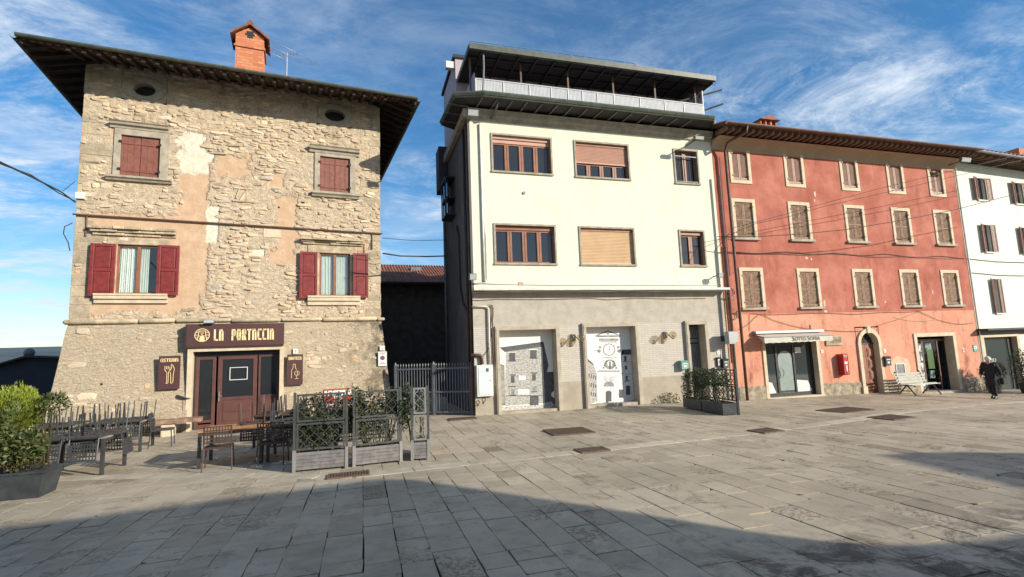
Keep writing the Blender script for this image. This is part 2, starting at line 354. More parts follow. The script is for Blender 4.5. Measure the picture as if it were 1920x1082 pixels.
def mat_brick_panel():
    m, nt, p = new_mat('beige_klinker'); N = NT(nt); c = N.coord()
    mp = N.coord((1, 1, 1), rot=(pi/2, 0, 0))
    b = N.n.new('ShaderNodeTexBrick'); N.put(b.inputs['Vector'], mp); b.inputs['Scale'].default_value = 1
    b.inputs['Brick Width'].default_value = .26; b.inputs['Row Height'].default_value = .062; b.inputs['Mortar Size'].default_value = .006
    b.inputs['Color1'].default_value = (.47,.43,.37,1); b.inputs['Color2'].default_value = (.52,.48,.42,1); b.inputs['Mortar'].default_value = (.35,.31,.25,1)
    up = N.mix(N.rng(N.noise(c, 3, 6, .65), .3, .7), (.38,.34,.28), (.46,.415,.345))
    z = N.xyz(c)[2]; f = N.rng(z, 2.42, 2.46)
    dado = N.mix(N.rng(N.noise(c, 2.5, 7, .65), .3, .7), (.32,.275,.21), (.40,.35,.27))
    col = N.mix(f, b.outputs[0], up); col = N.mix(N.rng(z, .66, .68, 1, 0), col, dado)
    st = N.math('MULTIPLY', N.rng(N.noise(N.coord((1, 1, .35)), 1.6, 7, .7), .48, .75), .45); col = N.mix(st, col, (.30,.255,.195))
    ln = N.math('MULTIPLY', N.rng(N.noise(N.coord((.6, 1, 9)), 2.4, 4, .6), .62, .68), N.math('MULTIPLY', f, .5)); col = N.mix(ln, col, (.27,.23,.17))
    N.put(p.inputs['Base Color'], col); p.inputs['Roughness'].default_value = .85; p.inputs['Specular IOR Level'].default_value = .25
    N.put(p.inputs['Normal'], N.bump(N.math('ADD', N.math('MULTIPLY', b.outputs['Fac'], -.5), N.noise(c, 20, 6, .6)), .3, .008)); return m
M['klinker'] = mat_brick_panel()
def mat_brick_red():
    m, nt, p = new_mat('red_brick'); N = NT(nt); mp = N.coord((1, 1, 1), rot=(pi/2, 0, 0))
    b = N.n.new('ShaderNodeTexBrick'); N.put(b.inputs['Vector'], mp); b.inputs['Scale'].default_value = 1
    b.inputs['Brick Width'].default_value = .30; b.inputs['Row Height'].default_value = .115; b.inputs['Mortar Size'].default_value = .012
    b.inputs['Color1'].default_value = (.46,.13,.055,1); b.inputs['Color2'].default_value = (.64,.24,.11,1); b.inputs['Mortar'].default_value = (.30,.16,.10,1)
    N.put(p.inputs['Base Color'], b.outputs[0]); p.inputs['Roughness'].default_value = .9; N.put(p.inputs['Normal'], N.bump(b.outputs['Fac'], -.4, .01)); return m
M['red_brick'] = mat_brick_red()
def mat_paving():
    m, nt, p = new_mat('paving_slab'); N = NT(nt); c = N.coord()
    r = N.island()
    col = N.ramp(r, [(0, (.40,.33,.24)), (.2, (.49,.415,.305)), (.5, (.52,.44,.33)), (.72, (.46,.385,.285)), (.86, (.55,.47,.355)), (.96, (.47,.395,.29)), (1, (.27,.215,.155))])
    col = N.mix(N.rng(N.noise(c, 2.5, 8, .7), .35, .7, 0, .35), col, (.27,.23,.17))
    col = N.mix(N.rng(N.noise(c, .35, 6, .65), .44, .62, 0, .50), col, (.26,.22,.16))
    # chipped / pitted slabs
    pit = N.math('MULTIPLY', N.rng(N.noise(c, 26, 6, .75), .48, .58), N.rng(r, .80, .84)); pit = N.math('MULTIPLY', pit, N.rng(N.noise(c, 1.3, 4), .42, .55))
    col = N.mix(N.math('MULTIPLY', pit, .75), col, (.15,.105,.065))
    # dark damp stains
    st = N.rng(N.noise(c, .9, 8, .78, 1.0), .55, .68); col = N.mix(N.math('MULTIPLY', st, .68), col, (.085,.072,.055))
    st2 = N.math('MULTIPLY', N.rng(N.noise(c, 3.2, 8, .8, .6), .54, .63), N.rng(N.noise(c, .5, 3), .40, .56)); col = N.mix(N.math('MULTIPLY', st2, .60), col, (.15,.115,.08))
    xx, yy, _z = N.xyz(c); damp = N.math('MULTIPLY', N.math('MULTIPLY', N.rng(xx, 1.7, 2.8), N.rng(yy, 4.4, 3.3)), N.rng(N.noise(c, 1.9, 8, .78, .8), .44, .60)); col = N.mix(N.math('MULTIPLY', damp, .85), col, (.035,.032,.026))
    sc = N.rng(N.noise(N.coord((1, 4, 1), rot=(0, 0, .6)), 5, 6, .7), .70, .74, 0, .35); col = N.mix(sc, col, (.50,.46,.38))
    fine = N.noise(c, 60, 5, .75); col = N.mix(N.rng(fine, .3, .7, 0, .22), col, (.20,.17,.13))
    N.put(p.inputs['Base Color'], col); N.put(p.inputs['Roughness'], N.rng(N.noise(c, 5, 4), .3, .7, .62, .9)); p.inputs['Specular IOR Level'].default_value = .35
    h = N.math('SUBTRACT', N.math('ADD', N.math('MULTIPLY', N.noise(c, 9, 8, .7), .7), N.math('MULTIPLY', fine, .25)), N.math('MULTIPLY', pit, .5))
    N.put(p.inputs['Normal'], N.bump(h, .55, .012)); return m
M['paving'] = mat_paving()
M['joint_dirt'] = plain('joint_dirt', (.045,.038,.028), .95, .4, 8, .4, 40)
M['gutter_stone'] = plain('gutter_stone', (.44,.38,.29), .85, .18, 3, .4, 25, .008, isl=.1)
def mat_leaf(name, a, b, c3):
    m, nt, p = new_mat(name); N = NT(nt)
    col = N.ramp(N.island(), [(0, a), (.55, b), (1, c3)]); N.put(p.inputs['Base Color'], col); p.inputs['Roughness'].default_value = .5
    p.inputs['Subsurface Weight'].default_value = 0
    o = nt.nodes['Material Output']; t = nt.nodes.new('ShaderNodeBsdfTranslucent'); N.put(t.inputs[0], col); x = nt.nodes.new('ShaderNodeMixShader'); x.inputs[0].default_value = .25
    nt.links.new(p.outputs[0], x.inputs[1]); nt.links.new(t.outputs[0], x.inputs[2]); nt.links.new(x.outputs[0], o.inputs[0]); return m
M['leaf_dark'] = mat_leaf('leaf_dark', (.022,.036,.014), (.045,.065,.022), (.085,.10,.045))
M['leaf_olive'] = mat_leaf('leaf_olive', (.035,.055,.014), (.08,.105,.026), (.17,.17,.06))
M['leaf_lime'] = mat_leaf('leaf_lime', (.16,.20,.02), (.27,.32,.035), (.40,.44,.07))
M['leaf_brown'] = mat_leaf('leaf_brown', (.06,.04,.018), (.10,.075,.03), (.07,.09,.03))
# ------------------------------------------------------------------ ground
def structure(o): o['kind'] = 'structure'; return o
def grid_sheet(name, xs, ys, zf, mat):
    m = MB(); n = len(ys)
    vs = [(x, y, zf(x, y)) for x in xs for y in ys]
    m.add(vs, [(i*n+j, (i+1)*n+j, (i+1)*n+j+1, i*n+j+1) for i in range(len(xs)-1) for j in range(n-1)])
    return structure(m.build(name, mat, smooth=True))
grid_sheet('ground', [-70, -40, -24]+[x*1.0 for x in range(-18, 46)]+[60, 90], [-60, -30]+[y*1.0 for y in range(-13, 34)]+[45, 60], lambda x, y: gz(x, y)-.04, M['joint_dirt'])
M['meadow'] = plain('meadow', (.06,.08,.035), .95, .35, .02, .2, .5, 1)
M['hazed_hill_wood'] = plain('hazed_hill_wood', (.060,.085,.095), .95, .3, .004, .2, .05, 5)  # distance haze is put into the bluish base colour of the hills
def hilly(name, R0, R1, h0, seed, mat):
    m = MB(); na, nr = 180, 10; rd = random.Random(seed); ph = [rd.uniform(0, 6.3) for _ in range(8)]
    for i in range(na+1):
        a = radians(20)+radians(260)*i/na
        hh = h0*(1+.22*sin(3*a+ph[0])+.13*sin(7*a+ph[1])+.07*sin(17*a+ph[2])+.03*sin(41*a+ph[3]))
        for j in range(nr):
            t = j/(nr-1); r = R0+(R1-R0)*t; m.v.append((r*cos(a), r*sin(a), -14+(hh+14)*sin(t*pi/2)))
    for i in range(na):
        for j in range(nr-1):
            b = i*nr+j; m.f.append((b, b+nr, b+nr+1, b+1)); m.m.append(0)
    return structure(m.build(name, mat, smooth=True))
grid_sheet('terrain', [-7000, -1500, -300, 0, 300, 1500, 7000], [-7000, -1500, -300, 0, 300, 1500, 7000], lambda x, y: -14, M['meadow'])
hilly('hills', 1500, 3200, 72, 4, M['hazed_hill_wood'])
def pave():
    m = MB(); x = -15.5; rd = random.Random(5)
    while x < 40:
        w = rd.uniform(.27, .36) if x < 14 else rd.uniform(.34, .45)
        y = -8+rd.uniform(0, .6); ytop = 27 if (.2 < x < 3.2) else (19.6 if x < 3.2 else 15.3)
        while y < ytop:
            L = rd.choice((.28, .34, .38, .42, .48, .54, .62, .75)) * (1.0 if x < 2 else 1.25)
            g = .0035+rd.random()**7*.010; j = lambda: rd.uniform(-.007, .007)
            cx, cy = x+w/2, y+L/2
            P = [(x+g+j(), y+g+j()), (x+w-g+j(), y+g+j()), (x+w-g+j(), y+L-g+j()), (x+g+j(), y+L-g+j())]
            dz = rd.uniform(-.002, .002); tx, ty = rd.uniform(-.0035, .0035), rd.uniform(-.0035, .0035)
            if rd.random() < .012: dz = -.006
            if rd.random() < .16:
                k = rd.randrange(4); q = rd.uniform(.02, .07); a0_, b0_ = P[k]; sx_ = 1 if a0_ < cx else -1; sy_ = 1 if b0_ < cy else -1; P[k:k+1] = [(a0_, b0_+sy_*q), (a0_+sx_*q, b0_)] if k in (0, 2) else [(a0_+sx_*q, b0_), (a0_, b0_+sy_*q)]
            T = [(a, b, gz(a, b)+dz+(a-cx)*tx+(b-cy)*ty) for a, b in P]; s = .93
            C2 = [(a, b, zz-.03) for a, b, zz in T]
            b0 = len(m.v); m.v += T+C2; nv = len(T); m.f.append(tuple(range(b0, b0+nv))); m.m.append(0)
            for k in range(nv):
                k2 = (k+1) % nv
                m.f.append((b0+nv+k, b0+nv+k2, b0+k2, b0+k)); m.m.append(0)
            y += L
        x += w
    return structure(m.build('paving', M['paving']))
pave()
def curve_pts(pts, step):
    out = []; P = [Vector(p) for p in pts]
    for i in range(len(P)-1):
        a, b = P[max(i-1, 0)], P[i]; c, d = P[i+1], P[min(i+2, len(P)-1)]
        n = max(2, int((c-b).length/step))
        for k in range(n):
            t = k/n; out.append(.5*((2*b)+(c-a)*t+(2*a-5*b+4*c-d)*t*t+(3*b-a-3*c+d)*t**3))
    return out+[P[-1]]
BAND = [(0, 902), (120, 898), (260, 893), (400, 892), (530, 893), (650, 893), (760, 882), (880, 868), (980, 858), (1110, 845), (1250, 829), (1430, 809), (1600, 787), (1740, 767)]
def gutter():
    pts = [G(*p) for p in BAND]; pts = [Vector((p.x, p.y, 0)) for p in pts]
    pts = [pts[0]+Vector((-5, 1.2, 0))]+pts+[pts[-1]+Vector((8, 1.0, 0))]
    cv = curve_pts(pts, .12); m = MB(); rd = random.Random(3); i = 0
    while i < len(cv)-8:
        n = rd.randint(4, 8); w = .17
        a, b = cv[i], cv[min(i+n, len(cv)-1)]; d = (b-a); L = d.length; d.normalize(); nn = Vector((-d.y, d.x, 0)); g = .008
        P = [a+d*g-nn*w, b-d*g-nn*w, b-d*g+nn*w, a+d*g+nn*w]
        T = [(q.x, q.y, gz(q.x, q.y)+.0065+rd.uniform(0, .001)) for q in P]; B = [(q[0], q[1], q[2]-.03) for q in T]
        m.hexa([B[0], B[1], B[2], B[3], T[0], T[1], T[2], T[3]]); i += n
    return structure(m.build('gutter_course', M['gutter_stone']))
gutter()
# iron grates and covers set in the paving
def grate(px, py, lx, ly, rot, label, n=10):
    p = G(px, py); r = empty('drain_grate', (p.x, p.y, p.z+.024), rot, label, 'drain grate', 'iron covers in the paving')
    m = MB(); m.box(-lx/2, lx/2, -ly/2, -ly/2+.03, -.02, .004); m.box(-lx/2, lx/2, ly/2-.03, ly/2, -.02, .004)
    m.box(-lx/2, -lx/2+.03, -ly/2+.03, ly/2-.03, -.02, .004); m.box(lx/2-.03, lx/2, -ly/2+.03, ly/2-.03, -.02, .004); m.build('frame', M['rust_iron'], r)
    m = MB(); k = max(4, int(lx/.045)); 
    for i in range(k):
        x = -lx/2+.04+(lx-.08)*(i+.5)/k; m.box(x-.013, x+.013, -ly/2+.03, ly/2-.03, -.015, .002)
    for y in (-ly/6, ly/6): m.box(-lx/2+.03, lx/2-.03, y-.012, y+.012, -.017, -.001)
    m.box(-lx/2+.03, lx/2-.03, -ly/2+.03, ly/2-.03, -.03, -.022); m.build('bars', M['rust_iron'], r)
grate(654, 892, .62, .32, 0, 'rusty drain grate in front of the gap between the lattice planters')
grate(1110, 845, .55, .38, -.02, 'small rusty grate on the pale gutter course in the middle of the square')
grate(1066, 810, .95, .85, -.05, 'largest rusty iron cover, square, in the paving before the clock tower poster')
grate(867, 786, .75, .45, -.03, 'brown cover in the paving before the alley gate')
grate(1436, 809, .55, .45, .1, 'rusty grate on the pale gutter course right of the dark trough planter')
grate(1585, 770, 1.2, .8, .1, 'wide flat brown cover in the paving before the red post box')
grate(1672, 784, .8, .6, .1, 'small brown cover farthest right along the gutter course')

# ------------------------------------------------------------------ buildings behind the viewer (they cast the foreground shade)
def behind():
    r = empty('town_house', (0, 0, 0), 0, 'pale town house across the square whose shade fills the foreground', 'house')
    m = MB(); m.prism([(-30, -1), (-30, 5.6), (8.2, 6.28), (12.9, 6.55), (13.2, 6.45), (12.02, 4.4), (12.02, -1)], -12, -4); m.build('wall', M['far_white'], r)
    for i in range(9):
        x = -24+i*4; k = MB(); k.box(x, x+1, -4.05, -3.97, 2, 3.4); k.build('window', M['dark_glass'], r)
    r = empty('low_house', (0, 0, 0), 0, 'low reddish house beside the tall one across the square', 'house')
    m = MB(); m.prism([(12.06, -1), (12.06, 4.13), (12.6, 4.0), (14.5, 3.88), (36, 3.4), (36, -1)], -5.9, -4.05); m.build('wall', M['terracotta'], r)
    k = MB(); k.box(18, 19, -4.1, -4.0, 1, 2.4); k.build('window', M['dark_glass'], r)
    r = empty('gabled_house', (0, 0, 0), 0, 'gabled house rising behind the low reddish one across the square', 'house')
    m = MB(); m.prism([(17.4, -1), (17.4, 5.36), (20.3, 6.62), (20.8, 6.56), (21.15, 6.38), (21.5, 6.0), (22.6, 4.9), (27, 4.7), (27, -1)], -13, -6.0); m.build('wall', M['far_house'], r)
    k = MB(); k.box(19.8, 20.5, -6.05, -5.95, 5.2, 6.0); k.build('window', M['dark_glass'], r)
behind()

# ------------------------------------------------------------------ wall pieces
def wall_grid(m, u0, u1, z0, z1, holes, v=0, reveal=.25, fn=None, du=None, dz=None):
    holes = [(a-.008, b+.008, c-.008, d+.008) for a, b, c, d in holes]
    us = {u0, u1}; zs = {z0, z1}
    for a, b, c, d in holes: us |= {a, b}; zs |= {c, d}
    if du:
        k = int((u1-u0)/du)
        for i in range(1, k): us.add(u0+(u1-u0)*i/k)
    if dz:
        k = int((z1-z0)/dz)
        for i in range(1, k): zs.add(z0+(z1-z0)*i/k)
    us = sorted(x for x in us if u0 <= x <= u1); zs = sorted(x for x in zs if z0 <= x <= z1)
    f = fn or (lambda u, z: (u, v, z))
    idx = {}
    def V(u, z):
        if (u, z) not in idx: idx[(u, z)] = len(m.v); m.v.append(f(u, z))
        return idx[(u, z)]
    for i in range(len(us)-1):
        for j in range(len(zs)-1):
            cu, cz = (us[i]+us[i+1])/2, (zs[j]+zs[j+1])/2
            if any(a < cu < b and c < cz < d for a, b, c, d in holes): continue
            m.f.append((V(us[i], zs[j]), V(us[i+1], zs[j]), V(us[i+1], zs[j+1]), V(us[i], zs[j+1]))); m.m.append(m.cm)
    for a, b, c, d in holes:
        c = max(c, z0)
        P = [f(a, c), f(b, c), f(b, d), f(a, d)]
        for k in range(4):
            p, q = P[k], P[(k+1) % 4]
            m.quad(p, q, (q[0], v+reveal, q[2]), (p[0], v+reveal, p[2]))
def ring(m, a, b, c, d, w, y0, y1, bottom=True, wt=None):              # frame around a-b x c-d (inner), width w, from depth y0 to y1
    wt = wt or w
    m.box(a-w, a, y0, y1, c, d); m.box(b, b+w, y0, y1, c, d); m.box(a-w, b+w, y0, y1, d, d+wt)
    if bottom: m.box(a-w, b+w, y0, y1, c-w, c)
def moulding(m, a, b, z0, z1, prof):                                    # prof: list of (depth outwards, z fraction)
    poly = [(0, z0)]+[(-p, z0+(z1-z0)*t) for p, t in prof]+[(0, z1)]
    m.prism(poly, a, b, 'x')
def leaf_panel(m, u0, u1, y, z0, z1, t=.04, panels=2, M_=None):       # framed shutter leaf with raised fields
    m.box(u0, u1, y, y+t, z0, z1, M_)
    w = u1-u0; h = (z1-z0); s = w*.2
    for k in range(panels):
        a = z0+s*.9+(h-s*.9)*k/panels; b = z0+(h-s*.9)*(k+1)/panels
        # frame pieces stand proud around sunk fields with a raised centre
        m.box(u0+s, u1-s, y-.018, y, a+.02, b-.0, M_)
    for (a, b, c, d) in ((u0, u0+s*.75, z0, z1), (u1-s*.75, u1, z0, z1)): m.box(a, b, y-.028, y-.001, c, d, M_)
    for k in range(panels+1):
        zc = z0+(h-s*.7)*k/panels; m.box(u0+s*.75, u1-s*.75, y-.026, y-.001, zc, zc+s*.7, M_)

M['corner_stone'] = plain('corner_stone', (.37,.30,.205), .9, .25, 3, .8, 12, .02, isl=.16)
# ------------------------------------------------------------------ stone house with the restaurant
YL = .4059-.2866
KL = .873; LZ = CAMZ*(1-KL)  # stone house scaled down about the camera position
def L_origin():
    p = onz(445, 801, -.155); n = Vector((-sin(YL), cos(YL), 0)); q = p+n*.3*KL; return q
_o = L_origin(); FL = Frame(_o.x, _o.y, YL, KL, LZ)
HW = 4.58; LZ0 = -.75; LZM = 3.03; LZT = 11.42
def bat(z):                                                         # batter of the foot of the wall
    if z >= LZM: return 0
    t = (LZM-z)/(LZM+.45); return .03+.36*t**1.15
def box_uz(F, a, b, v=0):
    u0, z1 = F.uz(a[0], a[1], v); u1, z0 = F.uz(b[0], b[1], v); return u0, u1, z0, z1
from mathutils import noise as mnoise
def face_stones(m, holes, dw):
    KEEP = [box_uz(FL, (437, 352), (478, 380)), box_uz(FL, (494, 429), (526, 446))]
    rd = random.Random(12); z = -.40
    def inzone(u, z):
        j = mnoise.fractal(Vector((u*1.3, 3.3, z*1.3)), 1, 2, 4)*.35
        return any(a < u+j*e[5] < b and c < z+j*e[5] < d for e in PEACH+WHITE for (a, b, c, d) in (e[:4],))
    while z < LZT:
        h = rd.uniform(.07, .15)*(1.5 if rd.random() < .18 else 1); u = -HW+rd.uniform(0, .2)
        while u < HW-.05:
            w = rd.choice((rd.uniform(.10, .22), rd.uniform(.18, .36), rd.uniform(.3, .56))); cu = u+w/2; wav = .07*sin(u*2.1+z*1.7)+.045*sin(u*5.3+z*3.1)+rd.uniform(-.03, .03)
            cz = z+h/2+wav; u += w
            if inzone(cu, cz) or any(a-.1 < cu < b+.1 and c-.06 < cz < d+.06 for a, b, c, d in KEEP): continue
            if any(a-.14 < cu+w*.4 and cu-w*.4 < b+.14 and c-.12 < cz < d+.1 for a, b, c, d in holes): continue
            if dw[0]-.15 < cu+w*.3 and cu-w*.3 < dw[1]+.15 and cz < dw[3]+.35: continue
            f = mnoise.fractal(Vector((cu*.8, 9.1, cz*.8)), 1, 2, 4)
            dens = (.78+1.25*f-(.16 if cu < -1 else 0)) if cz > LZM+.1 else (.14+.5*f)
            if abs(cu) > HW-.55: dens *= .6
            if rd.random() > dens or abs(cz-LZM) < .12: continue
            subs = [(cu, cz, w, h)] if (h < .14 or rd.random() < .6) else [(cu, cz-h*.26, w*rd.uniform(.8, 1), h*.5), (cu, cz+h*.26, w*rd.uniform(.8, 1), h*.5)]
            for (cx, cy, ww, hh) in subs:
                n = rd.choice((6, 7, 8, 9)); e0 = bat(cy)+.0; pr = rd.uniform(.010, .052)*(.6 if cy < LZM else 1); tu, tz = rd.uniform(-.20, .16), rd.uniform(-.16, .26); ph = rd.uniform(0, 6); ra = rd.gauss(0, .13); cr_, sr_ = cos(ra), sin(ra); grow = rd.uniform(.86, 1.16)
                P = []
                for k in range(n):
                    t = 2*pi*(k+rd.uniform(-.25, .25))/n+ph; ex = .62; c_, s_ = cos(t), sin(t)
                    P.append((ww*.5*.94*math.copysign(abs(c_)**ex, c_), hh*.5*.90*math.copysign(abs(s_)**ex, s_)))
                P = [(grow*(a_*cr_-c2*sr_)*rd.uniform(.9, 1.08), grow*(a_*sr_+c2*cr_)*rd.uniform(.86, 1.12)) for a_, c2 in P]
                ins = rd.uniform(.66, .86); b = len(m.v)
                lim = HW-.02+bat(cy)
                cl = lambda q: max(-lim, min(lim, q))
                for (a_, c2) in P: m.v.append((cl(cx+a_), -bat(cy+c2)-.001, cy+c2))
                for (a_, c2) in P: m.v.append((cl(cx+a_*ins), -bat(cy+c2*ins)-max(.004, pr+a_*ins*tu+c2*ins*tz), cy+c2*ins))
                m.v.append((cl(cx+rd.uniform(-.1, .1)*ww), -bat(cy)-pr-rd.uniform(.0, .012), cy))
                for k in range(n):
                    k2 = (k+1) % n; m.f.append((b+k, b+k2, b+n+k2, b+n+k)); m.f.append((b+n+k, b+n+k2, b+2*n)); m.m += [1, 1]
        z += h
def stone_house():
    r = empty('stone_house', (FL.o.x, FL.o.y, LZ), YL, 'tall rubble stone house with battered foot, wide eaves and red shutters, restaurant at street level', 'house')
    r.scale = (KL,)*3
    hu = [box_uz(FL, (228, 253), (298, 337)), box_uz(FL, (600, 293), (656, 365))]
    hl = [box_uz(FL, (220.5, 458), (295.5, 552)), box_uz(FL, (599, 474), (656.3, 555.7))]
    ov = []
    for (cx, cy, w, h) in ((271, 168, 36, 20), (628, 216, 34, 19)):
        u, z = FL.uz(cx, cy); u1, _ = FL.uz(cx+w/2, cy); _, z1 = FL.uz(cx, cy-h/2); ov.append((u, z, u1-u+.04, (z1-z)+.04))
    holes = [(a, b, c, d) for a, b, c, d in hu+hl]+[(u-.62, u+.62, z-.42, z+.42) for u, z, _, _ in ov]
    m = MB(); wall_grid(m, -HW, HW, LZM, LZT, holes, 0, .28)
    # sides and back
    D = 9.2
    for s in (-1, 1): m.quad((s*HW, 0, LZM), (s*HW, D, LZM), (s*HW, D, LZT), (s*HW, 0, LZT))
    m.quad((-HW, D, LZ0), (HW, D, LZ0), (HW, D, LZT), (-HW, D, LZT))
    dw = box_uz(FL, (352, 650), (530, 800), -.3)
    def fn(u, z):
        o = bat(z); s = 0
        if abs(u) > 3: s = o*(abs(u)-3)/(HW-3)*(1 if u > 0 else -1)
        return (u+s, -o, z)
    wall_grid(m, -HW, HW, LZ0, LZM, [(dw[0]+.05, dw[1]-.05, LZ0-.1, dw[3]-.08)], 0, .3, fn, .6, .3)
    for s in (-1, 1):
        k = 12
        for i in range(k):
            a, b = LZ0+(LZM-LZ0)*i/k, LZ0+(LZM-LZ0)*(i+1)/k
            m.quad((s*(HW+bat(a)), -bat(a), a), (s*(HW+bat(a)), D, a), (s*(HW+bat(b)), D, b), (s*(HW+bat(b)), -bat(b), b))
    m.quad((-HW-.03, -.03, LZM), (HW+.03, -.03, LZM), (HW, 0, LZM+.001), (-HW, 0, LZM+.001))
    m.mat(1); face_stones(m, holes, dw)
    m.build('wall', [M['rubble'], M['rubble_stone']], r)
    # dressed corner blocks
    for s in (-1, 1):
        m = MB(); z = LZM+.1; rd = random.Random(7+s); k = 0
        while z < LZT-.3:
            h = rd.uniform(.26, .44); w = (.78 if k % 2 else .42)+rd.uniform(-.1, .12)
            if rd.random() < (.80 if s > 0 else .88):
                e = rd.uniform(.004, .022); a, b = (HW-w, HW+.012) if s > 0 else (-HW-.012, -HW+w)
                m.box(a, b, -e, .4, z+.012, z+h-.012)
            z += h; k += 1
        m.build('corner_stones', M['corner_stone'], r, bevel=.012)
    # rough string course
    m = MB(); rd = random.Random(2); u = -HW-.12
    while u < HW+.1:
        w = min(rd.uniform(.9, 1.9), HW+.14-u); e = rd.uniform(0, .02); t = rd.uniform(-.012, .012)
        m.tube([(u, -.05, 3.03+t), (u+.06, -.05, 3.03+t), (u+w-.06, -.05, 3.04+t), (u+w-.01, -.05, 3.04+t)], [.035, .062+e, .055+e, .04], 10); u += w
    for s in (-1, 1): m.tube([(s*(HW+.05), -.05, 3.03), (s*(HW+.05), D, 3.03)], .06, 8)
    m.build('string_course', M['warm_stone'], r, smooth=True)
    # upper windows: stone frame, cornice, sill, plank shutters
    fr = [((216, 240), (315, 338), (205, 228), (320, 240), (200, 336), (323, 347)), ((590, 286), (667, 367), (578, 273.5), (675, 286), (585, 365), (673, 375))]
    for (a, b, c, d), (f0, f1, c0, c1, s0, s1) in zip(hu, fr):
        w = empty_part('window', r); F = box_uz(FL, f0, f1); Cc = box_uz(FL, c0, c1); S = box_uz(FL, s0, s1)
        m = MB(); m.box(F[0], a, -.05, .2, c, d+.0); m.box(b, F[1], -.05, .2, c, d); m.box(F[0], F[1], -.052, .2, d, F[3]); m.build('window_frame', M['grey_stone'], w, bevel=.008)
        m = MB(); moulding(m, Cc[0]+.04, Cc[1]-.03, F[3], Cc[3], [(.07, 0), (.09, .35), (.17, .5), (.19, .8), (.24, 1)]); m.build('cornice', M['grey_stone'], w)
        m = MB(); moulding(m, S[0], S[1], S[2], c, [(.10, 0), (.13, .3), (.20, .55), (.20, 1)]); m.build('sill', M['grey_stone'], w)
        mid = (a+b)/2
        for (x0, x1) in ((a+.01, mid-.006), (mid+.006, b-.01)):
            m = MB(); n = 3
            for i in range(n): 
                q0 = x0+(x1-x0)*i/n; q1 = x0+(x1-x0)*(i+1)/n; m.box(q0, q1-.006, .03+.003*(i % 2), .075, c+.02, d-.01)
            for zz in (c+(d-c)*.14, c+(d-c)*.8): m.box(x0, x1, .012, .031, zz, zz+.05)
            m.build('shutter', M['shutter_plank'], w)
        m = MB()
        for x in (a, b):
            for zz in (c+(d-c)*.17, c+(d-c)*.83): m.box(x-.04, x+.03, -.085, -.03, zz-.03, zz+.04)
        m.build('hinge_pins', M['black_metal'], w)
    # lower windows: casements, curtains, open red shutters
    lo = [((170.6, 456), (213, 555.6), (296.5, 459.5), (333.8, 554), (202, 446), (320, 459), (165, 424), (331, 446), (178, 556), (315, 569)),
          ((562, 471.7), (594.6, 560), (661.9, 475), (690.4, 558.3), (577, 459.5), (669, 472.5), (560, 446.6), (682, 461.4), (576.8, 559.5), (674.8, 572.3))]
    for (a, b, c, d), q in zip(hl, lo):
        w = empty_part('window', r); jm = .10
        Lt = box_uz(FL, q[4], q[5]); Cc = box_uz(FL, q[6], q[7]); S = box_uz(FL, q[8], q[9])
        m = MB(); m.box(Lt[0], Lt[1], -.035, .2, d, Lt[3]); m.box(a-.13, a, -.03, .2, c, d); m.box(b, b+.10, -.03, .2, c, d); m.build('lintel', M['warm_stone'], w, bevel=.01)
        rd = random.Random(int(a*10)); m = MB()                     # weathered projecting cornice
        n = 9; base = Cc[2]-.02
        for k, (pj, z0, z1) in enumerate(((.07, .0, .34), (.15, .34, .66), (.23, .66, 1.0))):
            x = Cc[0]+.02+(.12-k*.05)
            while x < Cc[1]-.05+k*.02:
                ww = rd.uniform(.18, .5); x1 = min(x+ww, Cc[1]); h = Cc[3]-base
                m.box(x, x1-.004, -pj-rd.uniform(-.03, .03), .1, base+h*z0, base+h*z1-rd.uniform(0, .012)); x = x1
        m.build('cornice', M['warm_stone'], w, bevel=.012)
        m = MB(); moulding(m, S[0], S[1], S[2], c, [(.09, 0), (.10, .4), (.17, .45), (.17, .75), (.20, .8), (.20, 1)]); m.build('sill', M['cream_stone'], w)
        cs = MB(); t = .055; mid = (a+b)/2
        cs.box(a, b, .06, .12, d-t, d); cs.box(a, b, .06, .12, c, c+t); cs.box(a, a+t, .06, .12, c+t, d-t); cs.box(b-t, b, .06, .12, c+t, d-t); cs.box(mid-.045, mid+.045, .05, .118, c+t, d-t)
        cs.build('casement', M['brown_wood'], w)
        m = MB(); m.quad((a, .09, c), (b, .09, c), (b, .09, d), (a, .09, d)); m.build('pane', M['clear_glass'], w)
        for (x0, x1) in ((a+.05, mid-.05), (mid+.03, mid+.03+(b-mid)*(.42 if a < 0 else .8))):
            m = MB(); n = 40; vs = []
            for i in range(n+1):
                x = x0+(x1-x0)*i/n; y = .17+.022*sin(i*1.35)+.01*sin(i*.6+1)
                sw = .0 if a > 0 else -.03*(1-i/n)
                vs += [(x+sw, y, c+.03), (x, y, d-.03)]
            m.add(vs, [(2*i, 2*i+2, 2*i+3, 2*i+1) for i in range(n)]); m.build('curtain', M['curtain'], w, smooth=True)
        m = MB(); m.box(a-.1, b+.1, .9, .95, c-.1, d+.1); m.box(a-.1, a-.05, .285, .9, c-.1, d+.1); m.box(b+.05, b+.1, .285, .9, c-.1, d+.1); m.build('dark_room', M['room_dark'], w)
        for p0, p1, s in ((q[0], q[1], -1), (q[2], q[3], 1)):
            B = box_uz(FL, p0, p1, -.10); m = MB(); leaf_panel(m, B[0], B[1], -.12, B[2], B[3]); m.build('shutter', M['shutter_red'], w, bevel=.006)
